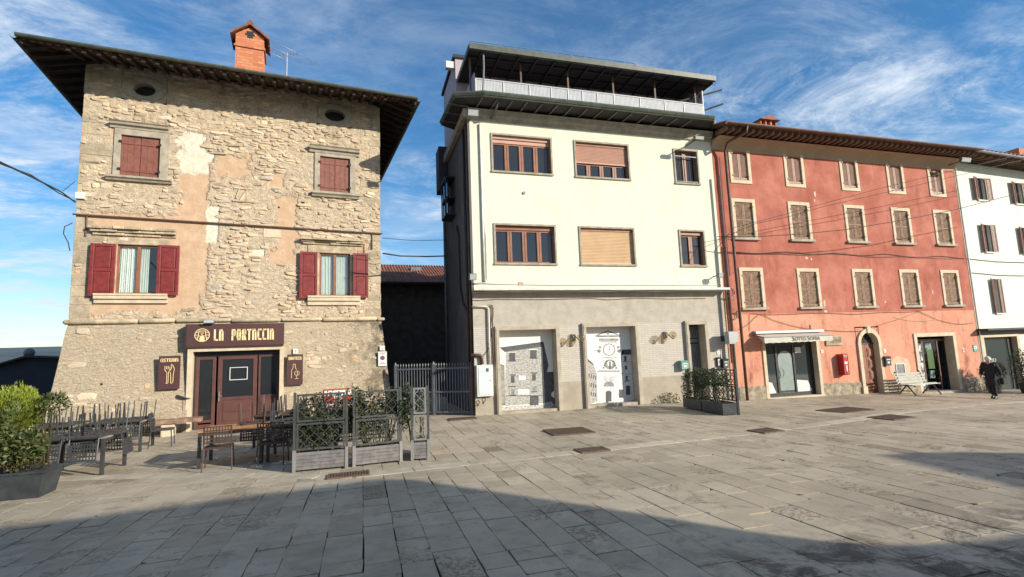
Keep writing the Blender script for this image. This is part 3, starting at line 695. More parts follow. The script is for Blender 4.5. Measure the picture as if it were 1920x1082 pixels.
    # oval attic windows
    for u, z, ru, rz in ov:
        w = empty_part('window', r); m = MB(); n = 40
        outer = []; inner = []
        for i in range(n):
            t = 2*pi*(i+.5)/n; c_, s_ = cos(t), sin(t); k = 1/max(abs(c_)/.62, abs(s_)/.42); outer.append((u+c_*k, .0-.004, z+s_*k)); inner.append((u+ru*c_, -.004, z+rz*s_))
        m.add(outer+inner, [(i, (i+1) % n, n+(i+1) % n, n+i) for i in range(n)]); m.build('surround', M['rubble'], w)
        m = MB(); ps = [(u+.60*cos(t*2*pi/n), z+.40*sin(t*2*pi/n)) for t in range(n)]
        m.add([(a, -.035, b) for a, b in ps]+[(u+(ru)*cos(t*2*pi/n), -.01, z+(rz)*sin(t*2*pi/n)) for t in range(n)]+[(u+(ru)*cos(t*2*pi/n), .27, z+(rz)*sin(t*2*pi/n)) for t in range(n)]+[(a, .0, b) for a, b in ps],
              [(i, (i+1) % n, n+(i+1) % n, n+i) for i in range(n)]+[(n+i, n+(i+1) % n, 2*n+(i+1) % n, 2*n+i) for i in range(n)]+[(3*n+i, 3*n+(i+1) % n, (i+1) % n, i) for i in range(n)])
        m.build('oval_frame', M['grey_stone'], w)
        m = MB(); m.box(u-.6, u+.6, .3, .32, z-.4, z+.4); m.build('pane', M['room_dark'], w)
    # carved slab with a small triangular relief
    a0 = box_uz(FL, (437, 352), (478, 380)); u0, u1, z0, z1 = a0
    m = MB(); m.box(u0, u1, -.05, .05, z0-.02, z0+.04); m.box(u0+.02, u1-.1, -.035, .05, z1-.03, z1+.02); m.prism([(u0+.22, z0+.04), (u0+.62, z0+.04), (u0+.42, z1-.04)], -.05, .05)
    m.bar((u0+.42, -.06, z0+.04), (u0+.42, -.06, z1-.04), .02); m.bar((u0+.2, -.02, z1-.04), (u0+.1, -.02, z0+.1), .05)
    m.build('relief', M['warm_stone'], r, bevel=.01)
    b0 = box_uz(FL, (494, 429), (526, 446)); m = MB(); m.box(b0[0], b0[1], -.02, .05, b0[2], b0[3]); m.build('pale_block', M['cream_stone'], r, bevel=.006)
    # door surround, glazed brown entrance
    e = empty_part('entrance', r); a, b, c, d = dw; ia, ib, ic, id_ = box_uz(FL, (362, 660), (522, 800), -.3)
    m = MB(); m.box(a, ia, -.31, .26, LZ0, id_); m.box(ib, b, -.31, .26, LZ0, id_); m.box(a, b, -.312, .26, id_, d+.02); m.build('surround', M['cream_stone'], e, bevel=.006)
    m = MB(); m.box(ia, ib, -.45, .3, LZ0, -.43); m.build('threshold', M['grey_stone'], e)
    y = -.02; H0 = -.42
    xs = [FL.uz(px, 720, y)[0] for px in (366, 404, 408, 481.5, 484, 522)]
    top = FL.uz(440, 667, y)[1]
    m = MB(); m.box(ia, ib, y, y+.1, top, id_+.02); m.box(ia, xs[0], y+.0, y+.1, H0, top); m.build('door_frame', M['black_metal'], e)
    def leaf(x0, x1, name, gz0, wide, panels):
        l = empty_part(name, e); t = wide; mm = MB(); yy = y+.005
        mm.box(x0, x0+t, yy, yy+.06, H0, top-.01); mm.box(x1-t, x1, yy, yy+.06, H0, top-.01); mm.box(x0+t, x1-t, yy, yy+.06, top-.01-t*.9, top-.01); mm.box(x0+t, x1-t, yy, yy+.06, gz0-t*.8, gz0); mm.box(x0+t, x1-t, yy, yy+.06, H0, H0+t*1.3)
        if panels:
            mm.box(x0+t, x1-t, yy+.02, yy+.05, H0+t*1.3, gz0-t*.8); zz = (H0+gz0)/2; mm.box(x0+t+.05, x1-t-.05, yy+.005, yy+.02, H0+.2, zz-.06); mm.box(x0+t+.05, x1-t-.05, yy+.005, yy+.02, zz, gz0-.16)
        mm.build('leaf_frame', M['door_brown'], l, bevel=.006)
        mm = MB(); mm.box(x0+t, x1-t, yy+.025, yy+.032, gz0, top-.01-t*.9); mm.build('pane', M['dark_glass'], l)
        return l
    leaf(xs[0], xs[1], 'side_light', H0+.26, .10, False); l2 = leaf(xs[2], xs[3], 'door', H0+.95, .12, True); leaf(xs[4], xs[5], 'side_light', H0+.95, .06, True)
    m = MB(); m.box(xs[2]+.04, xs[2]+.07, y-.05, y-.02, .42, .72); m.tube([(xs[2]+.055, y-.03, .58), (xs[2]+.055, y-.075, .58), (xs[2]+.15, y-.075, .58)], .011, 6); m.build('handle', M['post_alu'], l2)
    m = MB(); n0 = box_uz(FL, (430.7, 689), (464, 711.5), y-.02); t = .022; m.box(n0[0], n0[1], y-.015, y, n0[2], n0[2]+t); m.box(n0[0], n0[1], y-.015, y, n0[3]-t, n0[3]); m.box(n0[0], n0[0]+t, y-.015, y, n0[2]+t, n0[3]-t); m.box(n0[1]-t, n0[1], y-.015, y, n0[2]+t, n0[3]-t); m.build('notice_frame', M['white_plastic'], l2)
    # roof: hipped slab, gutter, rafters
    Hh = 11.05; of, os_ = 1.42, 1.15; pt = .30; U = HW+os_
    m = MB(); t = .06; ridge = .62*(HW+os_)
    yb = D+of; yr = (-of+yb)/2; hr = Hh+pt*(U); 
    P = [(-U, -of, Hh), (U, -of, Hh), (U, yb, Hh), (-U, yb, Hh), (0, -of+U, hr), (0, yb-U, hr)]
    Pt = [(x, yy, z+t) for x, yy, z in P]
    for Q in (P, Pt):
        m.add(Q, [(0, 1, 4), (1, 2, 5, 4), (2, 3, 5), (3, 0, 4, 5)])
    for i in range(4): j = (i+1) % 4; m.quad(P[i], P[j], Pt[j], Pt[i])
    m.build('roof', [M['dark_wood']], r)
    # tiles over the slab
    m = MB(); nn = 60
    for i in range(nn):
        x = -U+2*U*(i+.5)/nn; m.tube([(x, -of+.02, Hh+t-.02), (x, -of+.9, Hh+t-.02+.88*pt)], .07, 6)
    m.build('roof_tiles', M['tile'], r)
    m = MB()
    pr = [(cos(a)*.085, sin(a)*.085) for a in [pi+pi*k/8 for k in range(9)]]
    for (p, q, ax) in (((-U, -of-.1), (U, -of-.1), 0), ((-U-.08, -of), (-U-.08, yb), 1), ((U+.08, -of), (U+.08, yb), 1)):
        vs = []
        for (e0) in (p, q):
            for (dx, dz) in pr: vs.append((e0[0], e0[1]+dx, Hh+.06+dz) if ax == 0 else (e0[0]+dx, e0[1], Hh+.06+dz))
        m.add(vs, [(i, i+1, 9+i+1, 9+i) for i in range(8)])
    m.build('gutter', M['green_grey_metal'], r)
    def rafter(p, q):
        k = MB(); k.bar(p, q, .10, .13); k.build('rafter', M['dark_wood'], r)
    n = 26
    for i in range(n):
        x = -HW+.0+2*HW*i/(n-1); rafter((x, -of+.02, Hh-.075), (x, .1, Hh-.075+pt*(of+.08)))
    for s in (-1, 1):
        for i in range(16):
            yy = .25+i*.55; rafter((s*(U-.02), yy, Hh-.075), (s*(HW-.05), yy, Hh-.075+pt*(os_)))
        for i in range(3):
            yy = -of+.35+i*.5; 
            rafter((s*(U-.02), yy, Hh-.075), (s*(U-.25-(yy+of)*.9), yy, Hh-.075+pt*(.2+(yy+of)*.9)))
        rafter((s*(U-.04), -of+.04, Hh-.08), (s*HW, 0.05, Hh+.45))
    m = MB(); 
    for i in range(7): m.box(-U+.03, U-.03, -of+.12+i*.24, -of+.30+i*.24, Hh-.012+pt*(.12+i*.24)+.015, Hh+.005+pt*(.12+i*.24)+.02)
    m.build('roof_boards', M['dark_wood'], r)
    # brick chimney
    ch = empty_part('chimney', r); v = 2.2
    cu0, cz = FL.uz(440, 135, v); cu1, _ = FL.uz(494, 135, v); zt = FL.uz(467, 67, v)[1]; z1 = FL.uz(467, 51, v)[1]; zh = FL.uz(467, 87, v)[1]
    m = MB(); m.box(cu0, cu1, v, v+1.0, cz-1.9, zh-.08); m.box(cu0-.05, cu1+.05, v-.05, v+1.05, zh-.08, zh); mid = (cu0+cu1)/2
    m.prism([(cu0, zh), (cu1, zh), (cu1, zt), (mid, z1), (cu0, zt)], v, v+1.0); m.build('stack', M['red_brick'], ch)
    m = MB(); 
    for zz, ww in ((-.12, .10), (-.02, .17), (.08, .12)): m.box(mid-ww, mid+ww, v-.012, v+.02, (zt+z1)/2-.16+zz, (zt+z1)/2-.07+zz)
    m.build('smoke_hole', M['room_dark'], ch)
    m = MB()
    for s in (-1, 1):
        e0 = (mid, z1+.05); e1 = (mid+s*((cu1-cu0)/2+.19), zt-.10); th = .09
        m.prism([e0, e1, (e1[0], e1[1]+th), (e0[0], e0[1]+th)] if s > 0 else [e1, e0, (e0[0], e0[1]+th), (e1[0], e1[1]+th)], v-.14, v+1.14)
    m.tube([(mid, v-.15, z1+.12), (mid, v+1.15, z1+.12)], .10, 8); m.build('cap', M['tile'], ch)
    # small conduits on the wall
    m = MB(); u0, z0 = FL.uz(163, 404, -.04); _, z1 = FL.uz(161, 443, -.04); m.tube([(u0, -.04, z0), (u0, -.04, z1)], .022, 6); m.build('conduit', M['copper_pipe'], r)
    m = MB(); u0, z0 = FL.uz(697.5, 438, -.04); _, z1 = FL.uz(697.5, 468, -.04); m.tube([(u0, -.04, z0), (u0, -.04, z1)], .022, 6)
    u0, z0 = FL.uz(683, 455, -.04); _, z1 = FL.uz(683, 474, -.04); m.tube([(u0, -.04, z0), (u0, -.04, z1)], .012, 6); m.build('conduit', M['copper_pipe'], r)
    m = MB(); u0, z0 = FL.uz(135.5, 401, -.1); u1, z1 = FL.uz(717.5, 438, -.1)
    m.tube([(u0, -.07, z0), ((u0+u1)/2, -.07, (z0+z1)/2), (u1, -.07, z1)], .028, 8)
    for i in range(12):
        t = (i+.5)/12; m.box(u0+(u1-u0)*t-.015, u0+(u1-u0)*t+.015, -.09, .0, z0+(z1-z0)*t-.03, z0+(z1-z0)*t+.03)
    m.build('wall_cable', M['copper_pipe'], r)
    m = MB(); bx = box_uz(FL, (142, 360), (159, 373), -.08); m.box(bx[0], bx[1], -.1, 0, bx[2], bx[3]); m.build('junction_box', M['white_plastic'], r)
    # bits of iron and putlog holes
    m = MB()
    for px, py, rr in ((568, 381, .055), (581, 366, .07), (693, 382, .05), (252, 605, .035), (628, 600, .035), (523, 389, .03), (195, 720, .03)):
        u, z = FL.uz(px, py); o = bat(z); m.box(u-rr, u+rr, -.012-o, .02-o, z-rr*.8, z+rr)
    m.build('putlog_holes', M['room_dark'], r)
    return r
def empty_part(name, parent):
    o = bpy.data.objects.new(name, None); COL.objects.link(o); o.parent = parent; o.empty_display_size = .05; return o
SH = stone_house()
M['rail_panel'] = plain('rail_panel', (.50,.50,.51), .55, .08, 4, 0)
M['chip'] = plain('bare_plaster', (.60,.42,.31), .9, .15, 8, .3)
M['surround_grey'] = plain('surround_cement', (.40,.345,.265), .85, .15, 4, .3)
# ------------------------------------------------------------------ cream modern house
FW = Frame(3.15, 14.9, 0)
WZ = 9.22; WU = 12.07-3.15; WD = 4.75
def cream_house():
    r = empty('cream_house', (3.15, 14.9, 0), 0, 'cream rendered modern house with beige tiled ground floor, roof terrace and brown roller blinds', 'house')
    wins = [((919.4, 248.5), (1037.2, 330.8)), ((1074.9, 262.6), (1182.6, 339.6)), ((1260.9, 279), (1312.7, 347.5)), ((924.8, 418), (1045, 498.4)), ((1084.4, 424), (1193.4, 499.6)), ((1271.5, 430.5), (1325.4, 500.3))]
    WB = [box_uz(FW, *w) for w in wins]
    # line the two rows up
    for row in ((0, 1, 2), (3, 4, 5)):
        z0 = sum(WB[i][2] for i in row)/3; z1 = sum(WB[i][3] for i in row)/3
        for i in row: WB[i] = (WB[i][0], WB[i][1], z0, z1)
    t = .055
    holes = [(a+t, b-t, c+t, d-t) for a, b, c, d in WB]
    m = MB(); wall_grid(m, 0, WU, 3.50, WZ, holes, 0, .20); m.build('wall', M['white_plaster'], r)
    G0 = -.9
    ops = [box_uz(FW, (926.8, 612), (1054.9, 769)), box_uz(FW, (1089.8, 606.3), (1205, 757)), box_uz(FW, (1282, 602), (1336.3, 750))]
    st = .13
    gh = [(a+st, b-st, -.16, d-st) for a, b, c, d in ops]; gh[2] = (gh[2][0], gh[2][1]-.0, -.12, gh[2][3])
    m = MB(); wall_grid(m, 0, WU, G0, 3.50, gh, .02, .42); m.build('ground_floor_wall', M['klinker'], r)
    m = MB()
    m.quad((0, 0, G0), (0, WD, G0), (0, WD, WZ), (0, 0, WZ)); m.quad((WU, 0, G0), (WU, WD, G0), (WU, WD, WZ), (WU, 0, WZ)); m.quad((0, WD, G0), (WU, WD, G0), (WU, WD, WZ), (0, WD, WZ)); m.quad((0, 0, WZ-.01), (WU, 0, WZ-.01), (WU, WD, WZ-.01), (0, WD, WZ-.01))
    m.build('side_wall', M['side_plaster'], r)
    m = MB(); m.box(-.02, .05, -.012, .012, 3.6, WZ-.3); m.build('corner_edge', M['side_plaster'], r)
    # projecting slab between the floors
    m = MB(); m.prism([(0, 3.46), (-.36, 3.49), (-.36, 3.56), (0, 3.60)], -.02, WU-.02, 'x'); m.build('ledge', M['pipe_paint'], r)
    m = MB(); moulding(m, -.02, WU, 8.90, 9.22, [(.05, 0), (.06, .3), (.12, .45), (.14, .8), (.18, 1)]); m.box(-.16, -.02, -.12, WD, 8.95, 9.2); m.build('cornice', M['grey_stone'], r)
    # windows
    def brown_window(w, a, b, c, d, n, y=.115):
        m = MB(); f = .05; m.box(a, b, y, y+.06, d-f, d); m.box(a, b, y, y+.06, c, c+f*1.3); m.box(a, a+f, y, y+.06, c+f*1.3, d-f); m.box(b-f, b, y, y+.06, c+f*1.3, d-f)
        for i in range(1, n):
            x = a+(b-a)*i/n
            m.box(x-.075, x-.008, y-.012-.004*(i % 2), y+.05, c+f*1.3, d-f); m.box(x+.008, x+.07, y-.008, y+.05, c+f*1.3, d-f)
        m.build('casement', M['brown_wood'], w)
        for i in range(n):
            x0 = a+(b-a)*i/n; x1 = a+(b-a)*(i+1)/n
            g = MB(); g.quad((x0+.02, y+.03, c+.03), (x1-.02, y+.03, c+.03), (x1-.02, y+.03, d-.03), (x0+.02, y+.03, d-.03)); g.build('pane', M['dark_glass'], w)
    for i, (a, b, c, d) in enumerate(WB):
        w = empty_part('window', r)
        m = MB(); m.box(a, a+t, -.035, .2, c+t, d-t); m.box(b-t, b, -.035, .2, c+t, d-t); m.box(a, b, -.036, .2, d-t, d); m.box(a-.01, b+.01, -.055, .2, c, c+t); m.build('window_frame', M['grey_stone'], w)
        A, B, C, D = a+t, b-t, c+t, d-t
        kind = ('up', 'half', 'door', 'up2', 'shut', 'side')[i]; mat = M['blind_rose']; n = 4
        if kind == 'up': bot = D-.22; m = MB(); m.box(A, B, .09, .14, bot, D-.10); m.box(A, B, .05, .2, D-.10, D); m.build('roller_blind', M['blind_rose'], w); brown_window(w, A, B, C, bot, 4)
        if kind == 'up2': bot = D-.13; m = MB(); m.box(A, B, .08, .2, bot, D); m.build('roller_box', M['brown_wood'], w); brown_window(w, A, B, C, bot, 4)
        if kind in ('half', 'shut'):
            bot = C+(D-C)*.44 if kind == 'half' else C+.05
            m = MB(); m.box(A, B, .05, .2, D-.09, D); m.build('roller_box', M['brown_wood'], w)
            m = MB(); zz = bot
            while zz < D-.095:
                z2 = min(zz+.048, D-.09); m.prism([(.075, zz), (.062, (zz+z2)/2), (.075, z2-.006), (.09, z2-.006), (.09, zz)], A, B, 'x'); zz += .048
            m.box(A, B, .055, .095, bot-.04, bot)
            m.build('roller_blind', M['blind_rose'] if kind == 'half' else M['blind_tan'], w)
            if kind == 'half': brown_window(w, A, B, C, bot-.04, 4)
        if kind == 'door':
            brown_window(w, A, B, C, D-.02, 2)
            m = MB(); k = 9
            for q in range(k): x = A+(B-A)*(q+.5)/k; m.tube([(x, .0, C+.02), (x, .0, C+.95)], .010, 6)
            m.box(A, B, -.015, .015, C+.95, C+.985); m.box(A, B, -.012, .012, C+.04, C+.065); m.build('balustrade', M['black_metal'], w)
        if kind == 'side':
            m = MB(); m.box(A, B, .05, .2, D-.12, D); m.build('roller_box', M['brown_wood'], w); brown_window(w, A, B, C, D-.12, 2)
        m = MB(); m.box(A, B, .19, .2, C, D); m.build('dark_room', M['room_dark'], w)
    # ground floor openings
    for i, (a, b, c, d) in enumerate(ops):
        w = empty_part('shop_opening' if i < 2 else 'entrance', r); z0 = -.9
        m = MB(); m.box(a, a+st, -.075, .3, z0, d-st); m.box(b-st, b, -.075, .3, z0, d-st); m.box(a, b, -.077, .3, d-st, d); m.box(a+.03, a+.05, -.09, -.07, z0, d-.05); m.build('surround', M['surround_grey'], w, bevel=.008)
        if i < 2: m = MB(); m.box(a+st, b-st, -.02, .42, -.9, -.10 if i == 0 else -.08); m.build('threshold', M['grey_stone'], w)
    a, b, c, d = ops[2]; A, B = a+st, b-st; D = d-st; w = empty_part('door', r); zt = FW.uz(1305, 642)[1]
    m = MB(); m.box(A, B, .28, .34, zt, zt+.12); m.box(A, B, .30, .40, -.9, -.05); m.build('door_frame', M['grey_metal'], w)
    for (z0, z1) in ((-.05, zt-.0), (zt+.12, D)):
        m = MB(); k = 9
        for q in range(k):
            x = A+(B-A)*(q+.5)/k; m.box(x-.022, x+.022, .27, .33, z0+.03, z1-.06); m.tube([(x, .275, z1-.07), (x, .30, z1-.05)], .022, 6)
        m.build('bars', M['grey_metal'], w)
    m = MB(); m.box(A, B, .35, .36, -.05, D); m.build('pane', M['dark_glass'], w)
    # eaves around the terrace
    EZ = 9.40; e = empty_part('eaves', r)
    poly = [(3.50-3.15, -.78), (2.66-3.15, -.52), (2.55-3.15, 1.42), (-.02, 1.75), (WU, WD+.5), (WU, .2), (11.62-3.15, -.78)]
    m = MB(); n = len(poly); z0, z1 = EZ-.09, EZ+.04
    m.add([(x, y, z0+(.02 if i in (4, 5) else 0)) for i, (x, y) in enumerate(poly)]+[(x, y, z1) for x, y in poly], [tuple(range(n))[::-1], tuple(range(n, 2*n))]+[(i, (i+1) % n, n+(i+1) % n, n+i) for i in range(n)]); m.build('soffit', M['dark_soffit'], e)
    m = MB()
    cyc = poly[3:4][::-1]+[]
    path = [(poly[3][0], poly[3][1]), (poly[2][0], poly[2][1]), (poly[1][0], poly[1][1]), (poly[0][0], poly[0][1]), (poly[6][0], poly[6][1]), (WU, -.1)]
    m.tube([(x, y-.03, EZ) for x, y in path], .075, 6); m.tube([(x, y-.02, EZ-.085) for x, y in path], .028, 6); m.build('gutter', M['green_grey_metal'], e)
    for k in range(15):
        x = FW.uz(907+(1300-907)*k/14, 172+(213-172)*k/14, -.78)[0]
        m = MB(); m.bar((x-.04, -.76, EZ-.11), (x-.10, .02, EZ-.13), .035, .05); m.build('bracket', M['grey_metal'], e)
    for k in range(3):
        y = -.15+k*.6; m = MB(); m.bar((-.62, y, EZ-.11), (0, y, EZ-.15), .035, .05); m.build('bracket', M['grey_metal'], e)
    m = MB(); m.tube([(4.0-3.15, -.70, EZ-.05), (3.95-3.15, -.55, EZ-.28), (3.9-3.15, -.05, EZ-.42)], .035, 8); m.build('spout', M['green_grey_metal'], e)
    # penthouse and canopy
    p = empty_part('penthouse', r); CZ = 11.20
    m = MB(); m.box(.92, WU+.15, 1.35, WD, EZ, CZ+.02); m.box(.02, .9, 1.95, WD-.1, EZ, 12.1); m.build('penthouse_wall', M['pent_plaster'], p)
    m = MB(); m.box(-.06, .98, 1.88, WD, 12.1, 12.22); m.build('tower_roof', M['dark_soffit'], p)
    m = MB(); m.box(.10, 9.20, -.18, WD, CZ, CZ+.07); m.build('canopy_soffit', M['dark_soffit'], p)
    m = MB(); m.box(.08, 9.22, -.22, -.10, CZ-.03, CZ+.15); m.box(.06, .10, -.10, WD, CZ-.02, CZ+.14); m.box(9.20, 9.24, -.10, WD, CZ-.02, CZ+.14); m.build('canopy_edge', M['green_grey_metal'], p)
    m = MB()
    for k in range(15): x = .5+k*.62; m.box(x-.025, x+.025, -.1, 1.35, CZ-.07, CZ-.0)
    for y in (.25, .8): m.box(.12, 9.18, y-.02, y+.02, CZ-.045, CZ)
    m.build('canopy_ribs', M['black_metal'], p)
    for px, pyt, pyb in ((881.7, 120, 168), (976.6, 124, 176), (1064.8, 136, 186), (1149.4, 144, 195), (1228, 156, 205), (1303, 155, 214)):
        u, z = FW.uz(px, (pyt+pyb)/2, .32); m = MB(); m.box(u-.028, u+.028, .29, .35, EZ, CZ); m.build('canopy_post', M['copper_pipe'], p)
    m = MB(); u = FW.uz(906, 120, .0)[0]; m.tube([(u, -.05, CZ), (u, -.05, CZ-.5), (u-.04, -.0, EZ+.3), (u-.03, .0, EZ)], .03, 6); m.build('spout', M['grey_metal'], p)
    xs = [FW.uz(px, py, .25)[0] for px, py in ((891, 148), (943, 154), (992, 160), (1032.5, 165), (1064, 169), (1091, 171), (1118.9, 174.7), (1150, 178), (1199, 183.5), (1245, 188), (1280.7, 191.3), (1318, 195))]
    for a, b in zip(xs[:-1], xs[1:]):
        m = MB(); k = int((b-a)/.05)
        for q in range(k): x = a+.02+(b-a-.04)*q/k; m.box(x, x+(b-a-.04)/k*.6, .235, .25, EZ+.05, 10.42); m.box(x+(b-a-.04)/k*.6, x+(b-a-.04)/k, .245, .25, EZ+.05, 10.42)
        m.box(a, b, .22, .27, 10.42, 10.45); m.box(a-.01, a+.02, .22, .27, EZ, 10.42); m.build('railing_panel', M['rail_panel'], p)
    m = MB(); m.box(xs[0]-.06, xs[0]-.02, .2, 1.3, EZ, 10.6); m.build('side_panel', M['pent_plaster'], p)
    m = MB(); m.box(xs[-1], xs[-1]+.03, .25, 1.4, EZ+.05, 11.0); m.build('side_panel', M['white_plastic'], p)
    m = MB(); x = xs[-1]+.1
    m.bar((x-.9, .5, 10.62), (x+.75, .2, 11.1), .03, .06); m.bar((x-.3, .5, 10.2), (x+.75, .2, 10.55), .03, .06); m.build('strut', M['dark_soffit'], p)
    m = MB(); u0 = FW.uz(881, 77, 0)[0]; zr = CZ+.34; pts = [(u0+(9.1-u0)*k/18, -.02, CZ+.12) for k in range(19)]
    for q in pts: m.tube([q, (q[0], q[1], zr)], .014, 5, False)
    for zz in (zr, ): m.tube([(u0, -.02, zz), (6.0, -.02, zz-.0), (6.05, -.02, zz-.09), (9.1, -.02, zz-.09)], .016, 5)
    m.build('roof_rail', M['guard_blue'], p)
    m = MB(); m.box(-.30, .04, 2.0, 2.2, 11.75, 12.0); m.build('roof_lamp', M['white_plastic'], p)
    # pipes on the front and side
    def pipe(name, pts, rr, mt, v=-.04, loc=False):
        m = MB(); P = pts if loc else [(lambda q: (q[0], v, q[1]))(FW.uz(px, py, v)) for px, py in pts]
        m.tube(P, rr, 8); m.build(name, M[mt], r, smooth=True)
    pipe('conduit', [(899.5, 232), (902.5, 330), (905.5, 430), (909, 528)], .032, 'pipe_paint')
    pipe('conduit', [(903.2, 300), (906, 400), (911.5, 445), (913.5, 520), (911, 530), (888, 532)], .018, 'pipe_paint')
    pipe('waste_pipe', [(885, 575), (912, 575), (916, 578), (917.5, 640), (919.5, 683)], .028, 'pipe_paint')
    pipe('waste_pipe', [(922.5, 572), (924, 640), (925.5, 684)], .022, 'copper_pipe')
    pipe('waste_pipe', [(883, 666), (900, 666), (903, 669), (904, 683)], .05, 'copper_pipe')
    pipe('thin_cable', [(917, 571), (925, 577), (925, 590), (920, 640), (915, 657), (906, 668)], .008, 'cable', -.02)
    pipe('wall_cable', [(884, 531), (940, 533), (1000, 534), (1060, 535), (1130, 535), (1200, 535), (1280, 535), (1352, 535)], .012, 'pale_cable', -.02)
    pipe('wall_cable', [(884, 546), (930, 547), (960, 545), (1040, 546), (1140, 544), (1170, 547), (1230, 544), (1290, 546), (1355, 545)], .014, 'cable', -.38)
    pipe('side_cable', [(-.03, .12, 0), (-.04, .12, 4), (-.04, .10, 8.8)], .045, 'copper_pipe', 0, True)
    pipe('side_cable', [(-.03, .45, 1.2), (-.04, .5, 4.2), (-.04, .5, 8.8)], .05, 'black_metal', 0, True)
    pipe('side_cable', [(-.03, 2.2, 5.9), (-.05, 2.0, 6.0), (-.05, 1.7, 5.6), (-.05, 1.7, 3.9), (-.03, 1.4, 3.3), (-.03, .2, 2.7)], .03, 'cable', 0, True)
    pipe('side_downpipe', [(-.08, WD-.2, -.3), (-.08, WD-.2, 9.2)], .05, 'grey_metal', 0, True)
    # side window grille
    g = empty_part('side_window', r); m = MB(); m.box(-.28, -.24, 2.5, 3.3, 6.6, 7.8); m.build('pane', M['dark_glass'], g)
    m = MB()
    for z in (6.5, 7.1, 7.85): m.box(-.36, 0, 2.4, 3.4, z, z+.05)
    for y in (2.4, 3.36): m.box(-.36, -.32, y, y+.04, 6.5, 7.9)
    m.build('grille', M['black_metal'], g)
    m = MB(); m.box(-.34, -.02, 3.9, 4.7, 7.9, 9.6); m.build('shutter_box', M['dark_soffit'], r)
    v_ = MB(); u, z = FW.uz(982, 362); v_.tube([(u, .02, z), (u, -.03, z)], .05, 12); v_.build('vent', M['grey_metal'], r)
    v_ = MB(); u, z = FW.uz(976.5, 532); v_.box(u-.08, u+.08, -.02, .02, z-.05, z+.05); v_.build('vent', M['blind_rose'], r)
    # roof on the neighbour side: small parapet block
    m = MB(); m.box(WU-.1, WU+.55, .3, 1.6, EZ-.1, EZ+.5); m.build('parapet_block', M['grey_stone'], r)
    return r, ops
M['guard_blue'] = plain('guard_rail_blue', (.10,.22,.36), .5, .1, 5, 0)
WH, WOPS = cream_house()

